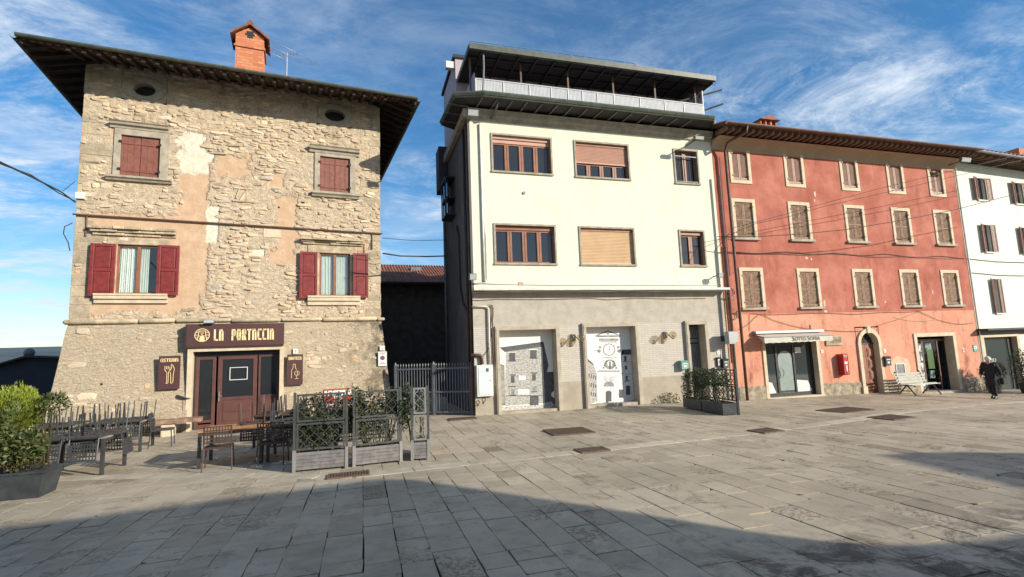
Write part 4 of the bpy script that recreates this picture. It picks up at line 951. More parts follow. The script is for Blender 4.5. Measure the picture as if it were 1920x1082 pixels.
# ------------------------------------------------------------------ terracotta house
FO = Frame(12.07, 14.9, 0)
OU = FO.uz(1813, 490)[0]
OZT = 9.15
def terracotta_house():
    F = FO; r = empty('terracotta_house', (F.o.x, F.o.y, 0), 0, 'long terracotta plastered house with fifteen shuttered windows, shops below and tiled eaves', 'house')
    rows = [([(1362.8,273.4),(1466,282),(1569.4,291.6),(1658.4,300),(1737,308.4)], [(1410.6,346.9),(1511,352),(1613.8,358.4),(1698,364.7),(1773,371)]),
            ([(1369.4,371.9),(1473.8,377.5),(1581,382.8),(1669.4,389),(1747.5,394.4)], [(1421.6,450),(1525.3,451.6),(1626,455.6),(1712,458.8),(1789.7,460.3)]),
            ([(1384,502),(1491,502.5),(1595.6,503.8),(1684.7,505.3),(1762,506.9)], [(1436.7,579.8),(1542.6,577.4),(1642.3,575.3),(1728.7,574.8),(1804,573.3)])]
    WN = []
    for ri, (tl, br) in enumerate(rows):
        B = [box_uz(F, a, b) for a, b in zip(tl, br)]; z0 = sum(b[2] for b in B)/5; z1 = sum(b[3] for b in B)/5; w = sum(b[1]-b[0] for b in B)/5
        for b in B: uc = (b[0]+b[1])/2; WN.append((uc-w/2, uc+w/2, z0, z1, ri))
    shop1 = box_uz(F, (1427, 640), (1545, 746)); shop1 = (shop1[0], shop1[1], shop1[2], 1.78)
    s2 = box_uz(F, (1711, 625.6), (1806, 745)); 
    au0 = F.uz(1611.5, 690)[0]; au1 = F.uz(1655.5, 690)[0]; az = F.uz(1627, 613.8)[1]
    G0 = -1.3; sw = .13
    holes = [(shop1[0]+sw, shop1[1]-sw, -.28, shop1[3]-sw), (s2[0]+.16, s2[1]-.16, -.5, s2[3]-.14)]
    ah = (au0+.14, au1-.14, -.42, az-.0)                       # arched door: the hole is a rectangle filled by an arch plate
    holes.append((au0+.02, au1-.02, -.42, az-.02))
    fw = .13
    for a, b, c, d, ri in WN: holes.append((a+fw, b-fw, c+(fw if ri == 0 else .05), d-fw))
    m = MB(); wall_grid(m, 0, OU, G0, OZT, holes, 0, .30)
    m.quad((0, 0, G0), (0, 8, G0), (0, 8, OZT), (0, 0, OZT)); m.quad((OU, 0, G0), (OU, 8, G0), (OU, 8, OZT), (OU, 0, OZT)); m.quad((0, 8, G0), (OU, 8, G0), (OU, 8, OZT), (0, 8, OZT))
    m.build('wall', M['terracotta'], r)
    # rough stone dado between the openings
    segs = [(.0, shop1[0]), (shop1[1], au0-.02), (au1+.02, s2[0]-0), (s2[1], OU)]
    for a, b in segs:
        if b-a < .1: continue
        m = MB(); n = max(2, int((b-a)/.15)); rd = random.Random(int(a*7)); vs = []; 
        for i in range(n+1): vs.append((a+(b-a)*i/n, rd.uniform(-.045, -.02)))
        top = [(.15-.06*min(1, max(0, (x-0)/12))*4 + rd.uniform(-.02, .02)) for x, _ in vs]
        for i in range(n):
            (x0, y0), (x1, y1) = vs[i], vs[i+1]; m.quad((x0, y0, G0), (x1, y1, G0), (x1, y1, top[i+1]), (x0, y0, top[i])); m.quad((x0, y0, top[i]), (x1, y1, top[i+1]), (x1, .0, top[i+1]+.03), (x0, .0, top[i]+.03))
        m.build('dado', M['dado_stone'], r)
    for k, (px, py, w_, h_) in enumerate(((1528, 364, .05, .13), (1527, 376, .035, .06), (1512, 484, .07, .05), (1521, 486, .04, .05), (1546, 569, .05, .12), (1548, 584, .09, .05), (1749, 548, .03, .10), (1424, 486, .02, .02), (1660, 566, .05, .05))):
        u, z = F.uz(px, py); rd = random.Random(k+60); m = MB(); m.prism([(u+w_*(.7+.5*rd.random())*cos(2*pi*q/7), z+h_*(.7+.5*rd.random())*sin(2*pi*q/7)) for q in range(7)], -.004, .01); m.build('plaster_chip', M['chip'], r)
    # windows
    made = {}
    for a, b, c, d, ri in WN:
        key = ri
        if key in made: o = copy_tree(made[key], r)
        else:
            o = empty_part('window', r); w2 = (b-a)/2; h = d-c; lo = fw if ri == 0 else .05
            m = MB(); m.box(-w2, -w2+fw, -.03, .2, lo, h-fw); m.box(w2-fw, w2, -.03, .2, lo, h-fw); m.box(-w2, w2, -.031, .2, h-fw, h)
            if ri == 0: m.box(-w2, w2, -.031, .2, 0, lo)
            m.build('window_frame', M['cream_stone'], o, bevel=.006)
            if ri:
                m = MB(); m.box(-w2-.05, w2+.05, -.10, .2, -.04, .05); m.build('sill', M['grey_stone'], o, bevel=.006)
            for s in (-1, 1):
                x0, x1 = (-w2+fw+.005, -.006) if s < 0 else (.006, w2-fw-.005); m = MB(); t = .045; z0, z1 = lo+.03, h-fw-.01; y = .02
                m.box(x0, x0+t, y, y+.04, z0, z1); m.box(x1-t, x1, y, y+.04, z0, z1); m.box(x0+t, x1-t, y, y+.04, z0, z0+t*1.4); m.box(x0+t, x1-t, y, y+.04, z1-t, z1)
                if ri: m.box(x0+t, x1-t, y+.002, y+.038, z0+(z1-z0)*.5-.02, z0+(z1-z0)*.5+.02)
                zz = z0+t*1.5; st = .040
                while zz < z1-t-.02:
                    j = random.uniform(-.003, .003) if ri else 0
                    m.quad((x0+t, y+.003, zz+j), (x1-t, y+.003, zz-j), (x1-t, y+.032, zz+st*.95-j), (x0+t, y+.032, zz+st*.95+j)); m.quad((x0+t, y+.003, zz+j), (x1-t, y+.003, zz-j), (x1-t, y+.003, zz-j-.008), (x0+t, y+.003, zz+j-.008)); zz += st
                m.box(x0+t, x1-t, y+.036, y+.04, z0, z1)
                for q in (.12, .88): 
                    xx = x0 if s < 0 else x1; m.box(xx-.03, xx+.03, -.05, y, z0+(z1-z0)*q-.02, z0+(z1-z0)*q+.03)
                m.build('shutter', M['louvre_new'] if ri == 0 else M['louvre_old'], o)
            made[key] = o
        o.location = ((a+b)/2, 0, c)
    # cavetto, rafters, gutter, tiles
    e = empty_part('eaves', r); zc0 = 8.62
    # wall top hidden by a coved cornice
    gut0 = F.uz(1337, 231, -.95); gut1 = F.uz(1822, 281, -.9); gz_ = (gut0[1]+gut1[1])/2
    L0, L1 = -.1, OU+.12
    m = MB(); prof = []
    for k in range(9): t = k/8*pi/2; prof.append((.02+.48*(1-cos(t)), sin(t)))
    moulding(m, 0, OU, zc0, gz_-.20, prof); m.build('cove', M['cavetto'], e, smooth=False)
    m = MB(); m.box(0, OU, -.02, -.0, zc0-.05, zc0+.02); m.build('cove_bead', M['terracotta'], e)
    for k in range(44):
        x = L0+.12+(L1-L0-.3)*k/43; m = MB(); m.prism([(-.88, gz_-.02), (-.88, gz_-.10), (-.80, gz_-.15), (-.3, gz_-.15), (-.3, gz_)], x-.05, x+.05, 'x'); m.build('rafter', M['rafter_wood'], e)
    m = MB(); m.quad((L0, -.93, gz_+.0), (L1, -.93, gz_+.0), (L1, 4.2, gz_+1.35), (L0, 4.2, gz_+1.35)); m.quad((L0, -.93, gz_+.05), (L1, -.93, gz_+.05), (L1, 4.2, gz_+1.40), (L0, 4.2, gz_+1.40)); m.quad((L0, -.93, gz_), (L1, -.93, gz_), (L1, -.93, gz_+.05), (L0, -.93, gz_+.05))
    m.quad((L0, 4.2, gz_+1.40), (L1, 4.2, gz_+1.40), (L1, 9, gz_+.1), (L0, 9, gz_+.1)); m.build('roof_deck', M['rafter_wood'], e)
    m = MB(); nt = 60
    for k in range(nt): x = L0+.08+(L1-L0-.16)*k/(nt-1); m.tube([(x, -.96, gz_+.06), (x, 4.2, gz_+1.41)], .07, 6)
    m.build('roof_tiles', M['tile'], e)
    m = MB(); pr = [(cos(a)*.075, sin(a)*.075) for a in [pi+pi*k/8 for k in range(9)]]
    vs = [(x, -1.02+dx, gz_+.05+dz) for x in (L0, L1) for dx, dz in pr]; m.add(vs, [(i, i+1, 10+i, 9+i) for i in range(8)]); m.build('gutter', M['copper_pipe'], e)
    m = MB(); m.tube([(.75, -1.0, gz_), (.75, -.95, gz_-.22), (.42, -.35, zc0+.15), (.40, -.22, zc0-.15), (.40, -.22, 5), (.40, -.22, -.3)], .05, 8); m.build('downpipe', M['copper_pipe'], r, smooth=True)
    m = MB(); m.tube([(.27, -.05, zc0-.3), (.27, -.05, 4.0)], .018, 6); m.build('conduit', M['pale_cable'], r)
    # arched door
    d = empty_part('entrance', r); cx = (au0+au1)/2; R = (au1-au0)/2; zs = az-.04-R; n = 18; ri_ = R-.15
    m = MB(); y0, y1 = -.07, .3
    pts_o = [(au0, -.9)]+[(cx-R*cos(pi*k/n), zs+R*sin(pi*k/n)) for k in range(n+1)]+[(au1, -.9)]
    pts_i = [(au0+.15, -.9)]+[(cx-ri_*cos(pi*k/n), zs+ri_*sin(pi*k/n)) for k in range(n+1)]+[(au1-.15, -.9)]
    N_ = len(pts_o)
    for i in range(N_-1):
        a_, b_ = pts_o[i], pts_o[i+1]; c_, d_ = pts_i[i+1], pts_i[i]
        V = [(a_[0], y0, a_[1]), (b_[0], y0, b_[1]), (c_[0], y0, c_[1]), (d_[0], y0, d_[1])]; Vb = [(x, y1, z) for x, _, z in V]
        m.hexa(V+Vb)
    m.box(cx-.09, cx+.09, -.10, -.0, az-.22, az+.03)
    for xx in (au0, au1-.15): m.box(xx-.03, xx+.18, -.10, .02, -.9, -.1)
    m.build('surround', M['cream_stone'], d, bevel=.006)
    m = MB(); corner = []
    for s in (-1, 1):
        for k in range(n//2):
            t0, t1 = pi/2*k/(n//2), pi/2*(k+1)/(n//2)
            p0 = (cx+s*R*cos(t0), zs+R*sin(t0)); p1 = (cx+s*R*cos(t1), zs+R*sin(t1)); 
            m.quad((p0[0], -.0, p0[1]), (p1[0], -.0, p1[1]), (p1[0], -.0, az+.03), (p0[0] if k else cx+s*(R+.02), -.0, az+.03))
    m.build('spandrel', M['terracotta'], d)
    dl = empty_part('door', d); A, B = au0+.15, au1-.15; mid = (A+B)/2; y = .16; zt = zs-.02
    for (x0, x1) in ((A, mid-.004), (mid+.004, B)):
        m = MB(); m.box(x0, x1, y, y+.05, -.42, zt)
        for k in range(4): z0 = -.32+k*(zt+.28)/4; m.box(x0+.07, x1-.07, y-.02, y, z0, z0+(zt+.28)/4-.10); m.box(x0+.11, x1-.11, y-.035, y-.02, z0+.04, z0+(zt+.28)/4-.14)
        m.build('leaf', M['old_door'], dl, bevel=.005)
    m = MB(); pts = [(cx-ri_*cos(pi*k/n), zs+ri_*sin(pi*k/n)) for k in range(n+1)]; m.prism(pts+[(B, zt), (A, zt)], y+.03, y+.04); m.build('fanlight', M['dark_glass'], d)
    m = MB()
    for k in range(1, 6): t = pi*k/6; m.bar((cx, y+.0, zs), (cx-ri_*cos(t), y, zs+ri_*sin(t)), .02)
    m.tube([(cx-.14*cos(pi*k/8), y, zs+.14*sin(pi*k/8)) for k in range(9)], .012, 5); m.box(A, B, y-.02, y+.05, zt, zt+.05); m.build('fan_grille', M['black_metal'], d)
    m = MB(); m.box(au0+.0, au1+.0, -.25, .3, -.9, -.43); m.build('doorstep', M['cream_stone'], d)
    # first shop
    s = empty_part('shop_front', r); a, b, c, dd = shop1
    m = MB(); m.box(a, a+sw, -.04, .31, -.9, dd-sw); m.box(b-sw, b, -.04, .31, -.9, dd-sw); m.box(a, b, -.042, .31, dd-sw, dd); m.box(a, b, -.06, .3, -.9, -.28); m.build('surround', M['cream_stone'], s, bevel=.006)
    A, B, C, D = a+sw, b-sw, -.28, dd-sw; y = .18; xs = [A, A+(B-A)*.28, A+(B-A)*.62, B]
    m = MB(); t = .075; m.box(A, B, y, y+.07, D-.12, D); m.box(A, B, y, y+.07, C, C+.12)
    for x in (xs[0]+t/2, xs[1], xs[2], xs[3]-t/2): m.box(x-t/2, x+t/2, y, y+.07, C+.12, D-.12)
    m.build('shop_frame', M['black_metal'], s)
    for x0, x1 in zip(xs[:-1], xs[1:]):
        m = MB(); m.box(x0+t/2, x1-t/2, y+.03, y+.036, C+.12, D-.12); m.build('pane', M['shop_glass'], s)
    m = MB(); cx_ = xs[1]+t; w_ = (xs[2]-xs[1])-2*t
    m.prism([(cx_, C+.2), (cx_+w_, C+.2), (cx_+w_, 1.0)]+[(cx_+w_/2+w_/2*cos(pi*k/8), 1.05+.28*sin(pi*k/8)) for k in range(9)]+[(cx_, 1.0)], y+.024, y+.029); m.build('frosted_panel', M['frosted'], s)
    m = MB(); m.tube([(xs[1]+.09+.12*sin(pi*k/8)*1, y-.06, .55+.17*cos(pi*k/8)) for k in range(9)], .016, 6); m.build('handle', M['post_alu'], s)
    for x0, x1 in ((xs[0]+.06, xs[0]+.5), (xs[2]+.06, xs[2]+.7)):
        m = MB(); m.add([(x0, y+.02, C+.13), (x1, y+.02, C+.13), (x1-.15, y+.02, C+.5), (x0, y+.02, C+.55)], [(0, 1, 2, 3)]); m.build('poster_strip', M['white_plastic'], s)
    m = MB(); m.box(xs[2]+.10, xs[2]+.36, y+.015, y+.026, D-.42, D-.22); m.build('sticker', M['white_plastic'], s)
    # awning over the first shop
    w = empty_part('awning', r); x0, x1 = 13.12-12.07, 16.12-12.07; zt = 2.06; yo = -.50
    m = MB(); m.prism([(0, zt), (-.16, zt-.02), (-.18, zt-.10), (0, zt-.10)], x0, x1, 'x'); m.build('hood', M['awning_hood'], w)
    m = MB(); m.quad((x0+.02, -.10, zt-.14), (x1-.02, -.10, zt-.14), (x1-.02, yo, zt-.24), (x0+.02, yo, zt-.24)); m.quad((x0+.02, -.10, zt-.13), (x1-.02, -.10, zt-.13), (x1-.02, yo, zt-.23), (x0+.02, yo, zt-.23))
    m.build('canvas', M['awning_cloth'], w)
    m = MB(); n = 40; vs = []
    for i in range(n+1):
        x = x0+.02+(x1-x0-.04)*i/n; vs += [(x, yo, zt-.235), (x, yo-.012+.008*sin(i*.9), zt-.235-.20-.008*sin(i*1.7))]
    m.add(vs, [(2*i, 2*i+2, 2*i+3, 2*i+1) for i in range(n)])
    m.quad((x0+.02, yo, zt-.235), (x0+.02, yo, zt-.43), (x0+.02, -.12, zt-.15), (x0+.02, -.10, zt-.14)); m.build('valance', M['awning_cloth'], w)
    m = MB(); m.tube([(x0, yo, zt-.235), (x1, yo, zt-.235)], .02, 8); m.bar((x0+.03, 0, zt-.16), (x0+.03, yo, zt-.24), .025); m.bar((x1-.03, 0, zt-.16), (x1-.03, yo, zt-.24), .025)
    m.box(x1-.45, x1-.42, -.03, 0, zt+.02, zt+.16); m.build('awning_bar', M['grey_metal'], w)
    text_part('Sotto Sopra', w, (x0+(x1-x0)*.60, yo-.022, zt-.385), .22, M['letter_dark'], True)
    # second shop with a postcard rack
    s = empty_part('shop_front', r); a, b, c, dd = s2; A, B, D = a+.16, b-.16, dd-.14
    m = MB(); m.box(a, A, -.04, .31, -1.2, D); m.box(B, b, -.04, .31, -1.2, D); m.box(a, b, -.042, .31, D, dd); m.build('surround', M['cream_stone'], s, bevel=.006)
    m = MB(); m.box(a+.05, b-.05, -.12, .3, -1.2, -.5); m.build('threshold', M['grey_stone'], s)
    y = .30; m = MB(); m.box(A, B, 1.1, 1.15, -.5, D); m.box(A, A+.03, .31, 1.1, -.5, D); m.box(B-.03, B, .31, 1.1, -.5, D); m.box(A, B, .31, 1.1, D-.03, D); m.box(A, B, .31, 1.1, -.55, -.5); m.build('shop_interior', M['room_dark'], s)
    m = MB(); m.box(A, B, .28, .33, D-.18, D-.10); m.box(A+.02, A+.08, .28, .33, -.5, D-.18); m.box(A+.62, A+.70, .28, .33, -.5, D-.18); m.box(B-.5, B-.44, .28, .33, -.5, D-.18); m.build('shop_frame', M['door_brown'], s)
    for k in range(5):
        z1 = D-.30-k*.36; m = MB(); m.box(A+.12, A+.56, .255, .262, z1-.30, z1); m.build('postcard_sheet', M['postcard'], s)
    for k in range(4):
        z1 = D-.28-k*.36; m = MB(); m.box(B-.95+.05*(k % 2), B-.62, .40, .41, z1-.30, z1); m.build('postcard_sheet', M['postcard'], s)
    m = MB(); m.box(A+.10, A+.58, .262, .28, D-.30-5*.36, D-.25); m.build('rack_board', M['charcoal'], s)
    m = MB(); m.box(A+.98, A+1.32, .36, .37, .35, 1.12); m.build('notice', M['pale_green'], s)
    m = MB(); m.box(A+.70, B-.5, .30, .306, -.5, D-.18); m.build('pane', M['clear_glass'], s)
    # facade cables fixed to the wall
    def cab(pts, rr=.012, mt='copper_pipe', v=-.03):
        m = MB(); P = [(lambda q: Vector((q[0], v, q[1])))(F.uz(px, py, v)) for px, py in pts]; m.tube(curve_pts(P, .3), rr, 5); m.build('facade_cable', M[mt], r, smooth=True)
    cab([(1347, 474), (1375, 472), (1420, 475), (1470, 472), (1530, 477), (1560, 474), (1620, 479), (1660, 476), (1720, 483), (1760, 480), (1810, 485)], .012)
    cab([(1375, 475), (1450, 474.5), (1500, 478), (1570, 476), (1640, 482), (1700, 481), (1770, 485), (1810, 484)], .008)
    cab([(1406, 620), (1406, 590), (1420, 589), (1450, 590), (1540, 587), (1600, 589), (1650, 586), (1700, 585), (1722, 584)], .008, 'copper_pipe')
    cab([(1385, 618), (1405, 607), (1424, 589), (1450, 600), (1500, 614), (1560, 620), (1610, 621), (1640, 612), (1680, 600), (1732, 581)], .008, 'copper_pipe')
    cab([(1676, 594), (1700, 600), (1735, 602), (1760, 598)], .006, 'pale_cable'); cab([(1720, 582), (1760, 600), (1800, 608), (1825, 605)], .008, 'copper_pipe')
    # patch of cement with meter hatch
    m = MB(); q = box_uz(F, (1678, 682), (1698, 706)); t = .03; m.box(q[0], q[1], -.03, .0, q[2], q[2]+t); m.box(q[0], q[1], -.03, 0, q[3]-t, q[3]); m.box(q[0], q[0]+t, -.03, 0, q[2]+t, q[3]-t); m.box(q[1]-t, q[1], -.03, 0, q[2]+t, q[3]-t); m.build('hatch_frame', M['white_plastic'], r)
    m = MB(); m.box(q[0]+t, q[1]-t, -.015, 0, q[2]+t, q[3]-t); m.build('meter_hatch', M['grey_metal'], r)
    rd = random.Random(4); m = MB(); cxx, czz = (q[0]+q[1])/2+.02, (q[2]+q[3])/2+.08; P = []
    for k in range(26): t_ = 2*pi*k/26; P.append((cxx+(.50+.10*rd.random())*cos(t_), czz+(.40+.08*rd.random())*sin(t_)))
    m.prism(P, -.006, .004); m.build('cement_patch', M['cement'], r)
    # chimney on the roof
    c0, z0 = F.uz(1427, 236, 2.0); c1, _ = F.uz(1456, 236, 2.0); z1 = F.uz(1440, 224, 2.0)[1]
    ch = empty_part('chimney', r); m = MB(); m.box(c0, c1, 2, 2.7, z0-1.2, z0+.05)
    for k in range(4): x = c0+(c1-c0)*k/3.0; m.box(max(c0, x-.04), min(c1, x+.04), 2, 2.7, z0+.05, z1-.05)
    m.build('stack', M['red_brick'], ch)
    m = MB(); m.prism([(c0-.12, z1-.05), (c1+.12, z1-.05), ((c0+c1)/2, z1+.17)], 1.88, 2.82); m.build('cap', M['tile'], ch)
    return r
M['dado_stone'] = plain('dado_stone', (.30,.25,.18), .95, .4, 7, .9, 14, .03)
M['cement'] = plain('cement_patch', (.62,.40,.28), .9, .2, 4, .4, 15)
M['louvre_new'] = plain('louvre_brown', (.30,.165,.115), .6, .15, 6)
M['louvre_old'] = plain('louvre_weathered', (.27,.165,.105), .8, .35, 9, .3)
M['old_door'] = plain('old_door_wood', (.23,.085,.045), .55, .3, 6)
M['rafter_wood'] = plain('rafter_wood', (.17,.10,.065), .85, .3, 4)
M['frosted'] = plain('frosted_glass', (.22,.27,.25), .35, .1, 3, 0)
M['awning_hood'] = plain('awning_hood', (.36,.36,.34), .5, .08, 4, .05)
M['awning_cloth'] = plain('awning_cloth', (.50,.46,.38), .8, .06, 5, .1)
M['letter_dark'] = plain('letter_dark', (.08,.07,.06), .6, .1, 5, 0)
M['pale_green'] = plain('pale_green_paper', (.26,.32,.14), .7, .05, 3, 0)
def mat_postcard():
    m, nt, p = new_mat('postcard_print'); N = NT(nt); c = N.coord()
    col = N.mix(N.rng(N.noise(c, 9, 5, .6), .42, .56), (.62,.66,.70), (.05,.07,.09)); N.put(p.inputs['Base Color'], col); p.inputs['Roughness'].default_value = .4; return m
M['postcard'] = mat_postcard()
def text_part(s, parent, loc, size, mat, center=True, name='lettering', ext=.003, rot=(pi/2, 0, 0), xs=1.0, smallcaps=True):
    cu = bpy.data.curves.new(name, 'FONT'); 
    cu.body = s.upper() if smallcaps else s; cu.size = size; cu.extrude = ext
    if smallcaps:
        cu.small_caps_scale = .78; cu.body = s
        for i, ch in enumerate(s):
            if ch.islower(): cu.body_format[i].use_small_caps = True
    if center: cu.align_x = 'CENTER'
    tmp = bpy.data.objects.new(name, cu); COL.objects.link(tmp); bpy.context.view_layer.update()
    me = bpy.data.meshes.new_from_object(tmp.evaluated_get(bpy.context.evaluated_depsgraph_get())); bpy.data.objects.remove(tmp); bpy.data.curves.remove(cu)
    me.materials.clear(); me.materials.append(mat); me.name = name
    o = bpy.data.objects.new(name, me); COL.objects.link(o); o.parent = parent; o.location = loc; o.rotation_euler = rot; o.scale = (xs, 1, 1); return o
OH = terracotta_house()

# ------------------------------------------------------------------ white house at the far right
YB = .063
FB = Frame(FO.o.x+OU+.02, 14.92, YB)
def white_house():
    F = FB; r = empty('white_house', (F.o.x, F.o.y, 0), YB, 'white plastered house at the right edge with open brown shutters and glass shopfront', 'house')
    UW = 9.0; G0 = -1.6; top = 9.05
    q = [[((1828, 333), (1849, 376)), None], [((1841, 421), (1861, 473)), None], [((1858.5, 523), (1877, 587)), None]]
    rows = []
    for (tl, br), _ in q: rows.append(box_uz(F, tl, br))
    step = F.uz(1885.7, 339.3)[0]-F.uz(1814, 330.6)[0]
    offs = [0, step, step*2, step*3-.0]
    holes = []; wn = []
    for ri, (a, b, c, d) in enumerate(rows):
        for o in offs: 
            if b+o < UW-.2: holes.append((a+o, b+o, c, d)); wn.append((a+o, b+o, c, d, ri))
    s = box_uz(F, (1842, 633), (1912, 738)); sh = (s[0], s[1]+.3, -.78, s[3]); holes.append(sh)
    m = MB(); wall_grid(m, 0, UW, G0, top, holes, 0, .3); m.quad((UW, 0, G0), (UW, 7, G0), (UW, 7, top), (UW, 0, top)); m.build('wall', M['far_white'], r)
    for a, b, c, d, ri in wn:
        w = empty_part('window', r)
        m = MB(); m.box(a-.05, b+.05, -.015, .05, d, d+.07); m.box(a-.08, b+.08, -.06, .05, c-.06, c); m.build('window_frame', M['far_white'], w)
        m = MB(); t = .05; m.box(a, b, .1, .15, d-t, d); m.box(a, b, .1, .15, c, c+t); m.box(a, a+t, .1, .15, c+t, d-t); m.box(b-t, b, .1, .15, c+t, d-t); mid = (a+b)/2; m.box(mid-.03, mid+.03, .095, .15, c+t, d-t); m.build('casement', M['door_brown'], w)
        m = MB(); m.box(a, b, .13, .136, c, d); m.build('pane', M['frosted'], w)
        wd = (b-a)*.62
        for sgn, hx in ((-1, a), (1, b)):
            ang = radians(14 if sgn < 0 else 10); Mx = Matrix.Translation((hx, -.03, 0)) @ Matrix.Rotation(-sgn*ang, 4, 'Z')
            x0, x1 = (-wd, 0) if sgn < 0 else (0, wd); m = MB(); t = .05
            m.box(x0, x0+t, -.03, 0, c, d, Mx); m.box(x1-t, x1, -.03, 0, c, d, Mx); m.box(x0+t, x1-t, -.03, 0, d-t, d, Mx); m.box(x0+t, x1-t, -.03, 0, c, c+t, Mx)
            zz = c+t
            while zz < d-t-.03:
                vs = [Mx @ Vector(p) for p in ((x0+t, -.028, zz), (x1-t, -.028, zz), (x1-t, -.004, zz+.045), (x0+t, -.004, zz+.045))]; m.add(vs, [(0, 1, 2, 3)]); zz += .05
            m.build('shutter', M['louvre_far'], w)
    a, b, c, d = sh; w = empty_part('shop_front', r)
    m = MB(); m.box(a-.18, a, -.05, .3, -1.5, d); m.box(b, b+.2, -.05, .3, -1.5, d); m.box(a-.18, b+.2, -.052, .3, d, d+.10); m.box(a-.18, b+.2, -.1, .3, -1.5, -.75); m.build('surround', M['cream_stone'], w)
    m = MB(); m.box(a, a+.08, .15, .2, c, d); m.box(b-.3, b, .15, .2, c, d); m.box(a+.08, b-.3, .15, .2, d-.08, d); m.box(a+.08, b-.3, .15, .2, c, c+.1); m.build('shop_frame', M['black_metal'], w)
    m = MB(); m.box(a+.08, b-.3, .17, .176, c+.1, d-.08); m.build('pane', M['shop_glass'], w)
    m = MB(); m.box(a+.35, a+1.0, .155, .165, .35, .62); m.build('notice', M['frosted'], w)
    m = MB(); m.box(a-.35, UW, -.42, 0, d+.28, d+.36); m.box(a-.30, UW, -.06, 0, d+.10, d+.28); m.build('awning_case', M['black_metal'], w)
    e = empty_part('eaves', r); gx = F.uz(1830, 285.5, -.8)
    gzz = gx[1]; m = MB(); m.quad((-.1, -.85, gzz), (UW, -.85, gzz), (UW, 4, gzz+1.3), (-.1, 4, gzz+1.3)); m.quad((-.1, -.85, gzz+.07), (UW, -.85, gzz+.07), (UW, 4, gzz+1.37), (-.1, 4, gzz+1.37)); m.quad((-.1, -.85, gzz), (UW, -.85, gzz), (UW, -.85, gzz+.07), (-.1, -.85, gzz+.07)); m.build('roof_deck', M['rafter_wood'], e)
    m = MB(); m.tube([(-.1, -.9, gzz+.02), (UW, -.9, gzz+.02)], .06, 8); m.build('gutter', M['grey_metal'], e)
    for k in range(18): x = .2+k*.5; m = MB(); m.prism([(-.8, gzz), (-.8, gzz-.09), (-.7, gzz-.14), (0, gzz-.02), (0, gzz+.22)], x-.05, x+.05, 'x'); m.build('rafter', M['rafter_wood'], e)
    m = MB()
    for k in range(30): x = k*.3; m.tube([(x, -.88, gzz+.11), (x, 4, gzz+1.41)], .07, 5)
    m.build('roof_tiles', M['tile'], e)
    c0, z0 = F.uz(1912, 290, 2.5); m = MB(); m.box(c0, c0+.8, 2.5, 3.1, z0-1.2, z0+.4); m.build('chimney', M['red_brick'], r)
    m = MB(); m.tube([(.04, -.05, 8.7), (.04, -.05, -.8)], .035, 8); m.build('downpipe', M['pipe_paint'], r)
    for (px0, py0, px1, py1) in ((1813, 485, 1920, 492), (1818, 511, 1925, 517)):
        u0, z0 = F.uz(px0, py0, -.03); u1, z1 = F.uz(px1, py1, -.03); m = MB(); m.tube([(u0, -.03, z0), ((u0+u1)/2, -.03, (z0+z1)/2-.05), (u1+3, -.03, z1)], .012, 5); m.build('facade_cable', M['cable'], r)
    return r
M['louvre_far'] = plain('louvre_far', (.21,.095,.075), .6, .2, 8)
white_house()

# ------------------------------------------------------------------ house closing the alley, shed, masts
def back_house():
    F = Frame(-2, 27, .05); r = empty('barn', (F.o.x, F.o.y, 0), .05, 'old barn with red pantile roof closing the dark alley', 'house')
    ze = F.uz(775, 530, -.5)[1]; zr = F.uz(775, 498, 3.2)[1]
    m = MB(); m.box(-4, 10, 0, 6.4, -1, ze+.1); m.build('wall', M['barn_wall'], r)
    m = MB(); n = 90; vs = []; 
    for i in range(n*4+1):
        x = -4.3+14.6*i/(n*4); h = .055*abs(sin(pi*i/4)) ; vs += [(x, -.55, ze+h), (x, 3.2, zr+h)]
    m.add(vs, [(2*i, 2*i+2, 2*i+3, 2*i+1) for i in range(n*4)]); m.build('roof_tiles', M['tile'], r)
    m = MB(); m.quad((-4.3, -.55, ze-.04), (10.3, -.55, ze-.04), (10.3, 3.2, zr-.06), (-4.3, 3.2, zr-.06)); m.quad((-4.3, 6.9, ze-.04), (10.3, 6.9, ze-.04), (10.3, 3.2, zr-.04), (-4.3, 3.2, zr-.04)); m.quad((-4.3, -.56, ze-.06), (10.3, -.56, ze-.06), (10.3, -.56, ze), (-4.3, -.56, ze)); m.build('roof_deck', M['dark_wood'], r)
    u, z = F.uz(780, 505, 2.0); sl_ = (zr-ze)/3.75; m = MB(); m.box(u-.3, u+.3, 1.9, 2.5, z-.1, z+.12); m.build('roof_light', M['grey_metal'], r)
    m = MB(); m.tube([(1.6, -.06, -.3), (1.6, -.06, ze-.1)], .05, 8); m.build('downpipe', M['grey_metal'], r)
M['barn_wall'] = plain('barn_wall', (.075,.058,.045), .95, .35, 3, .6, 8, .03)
back_house()
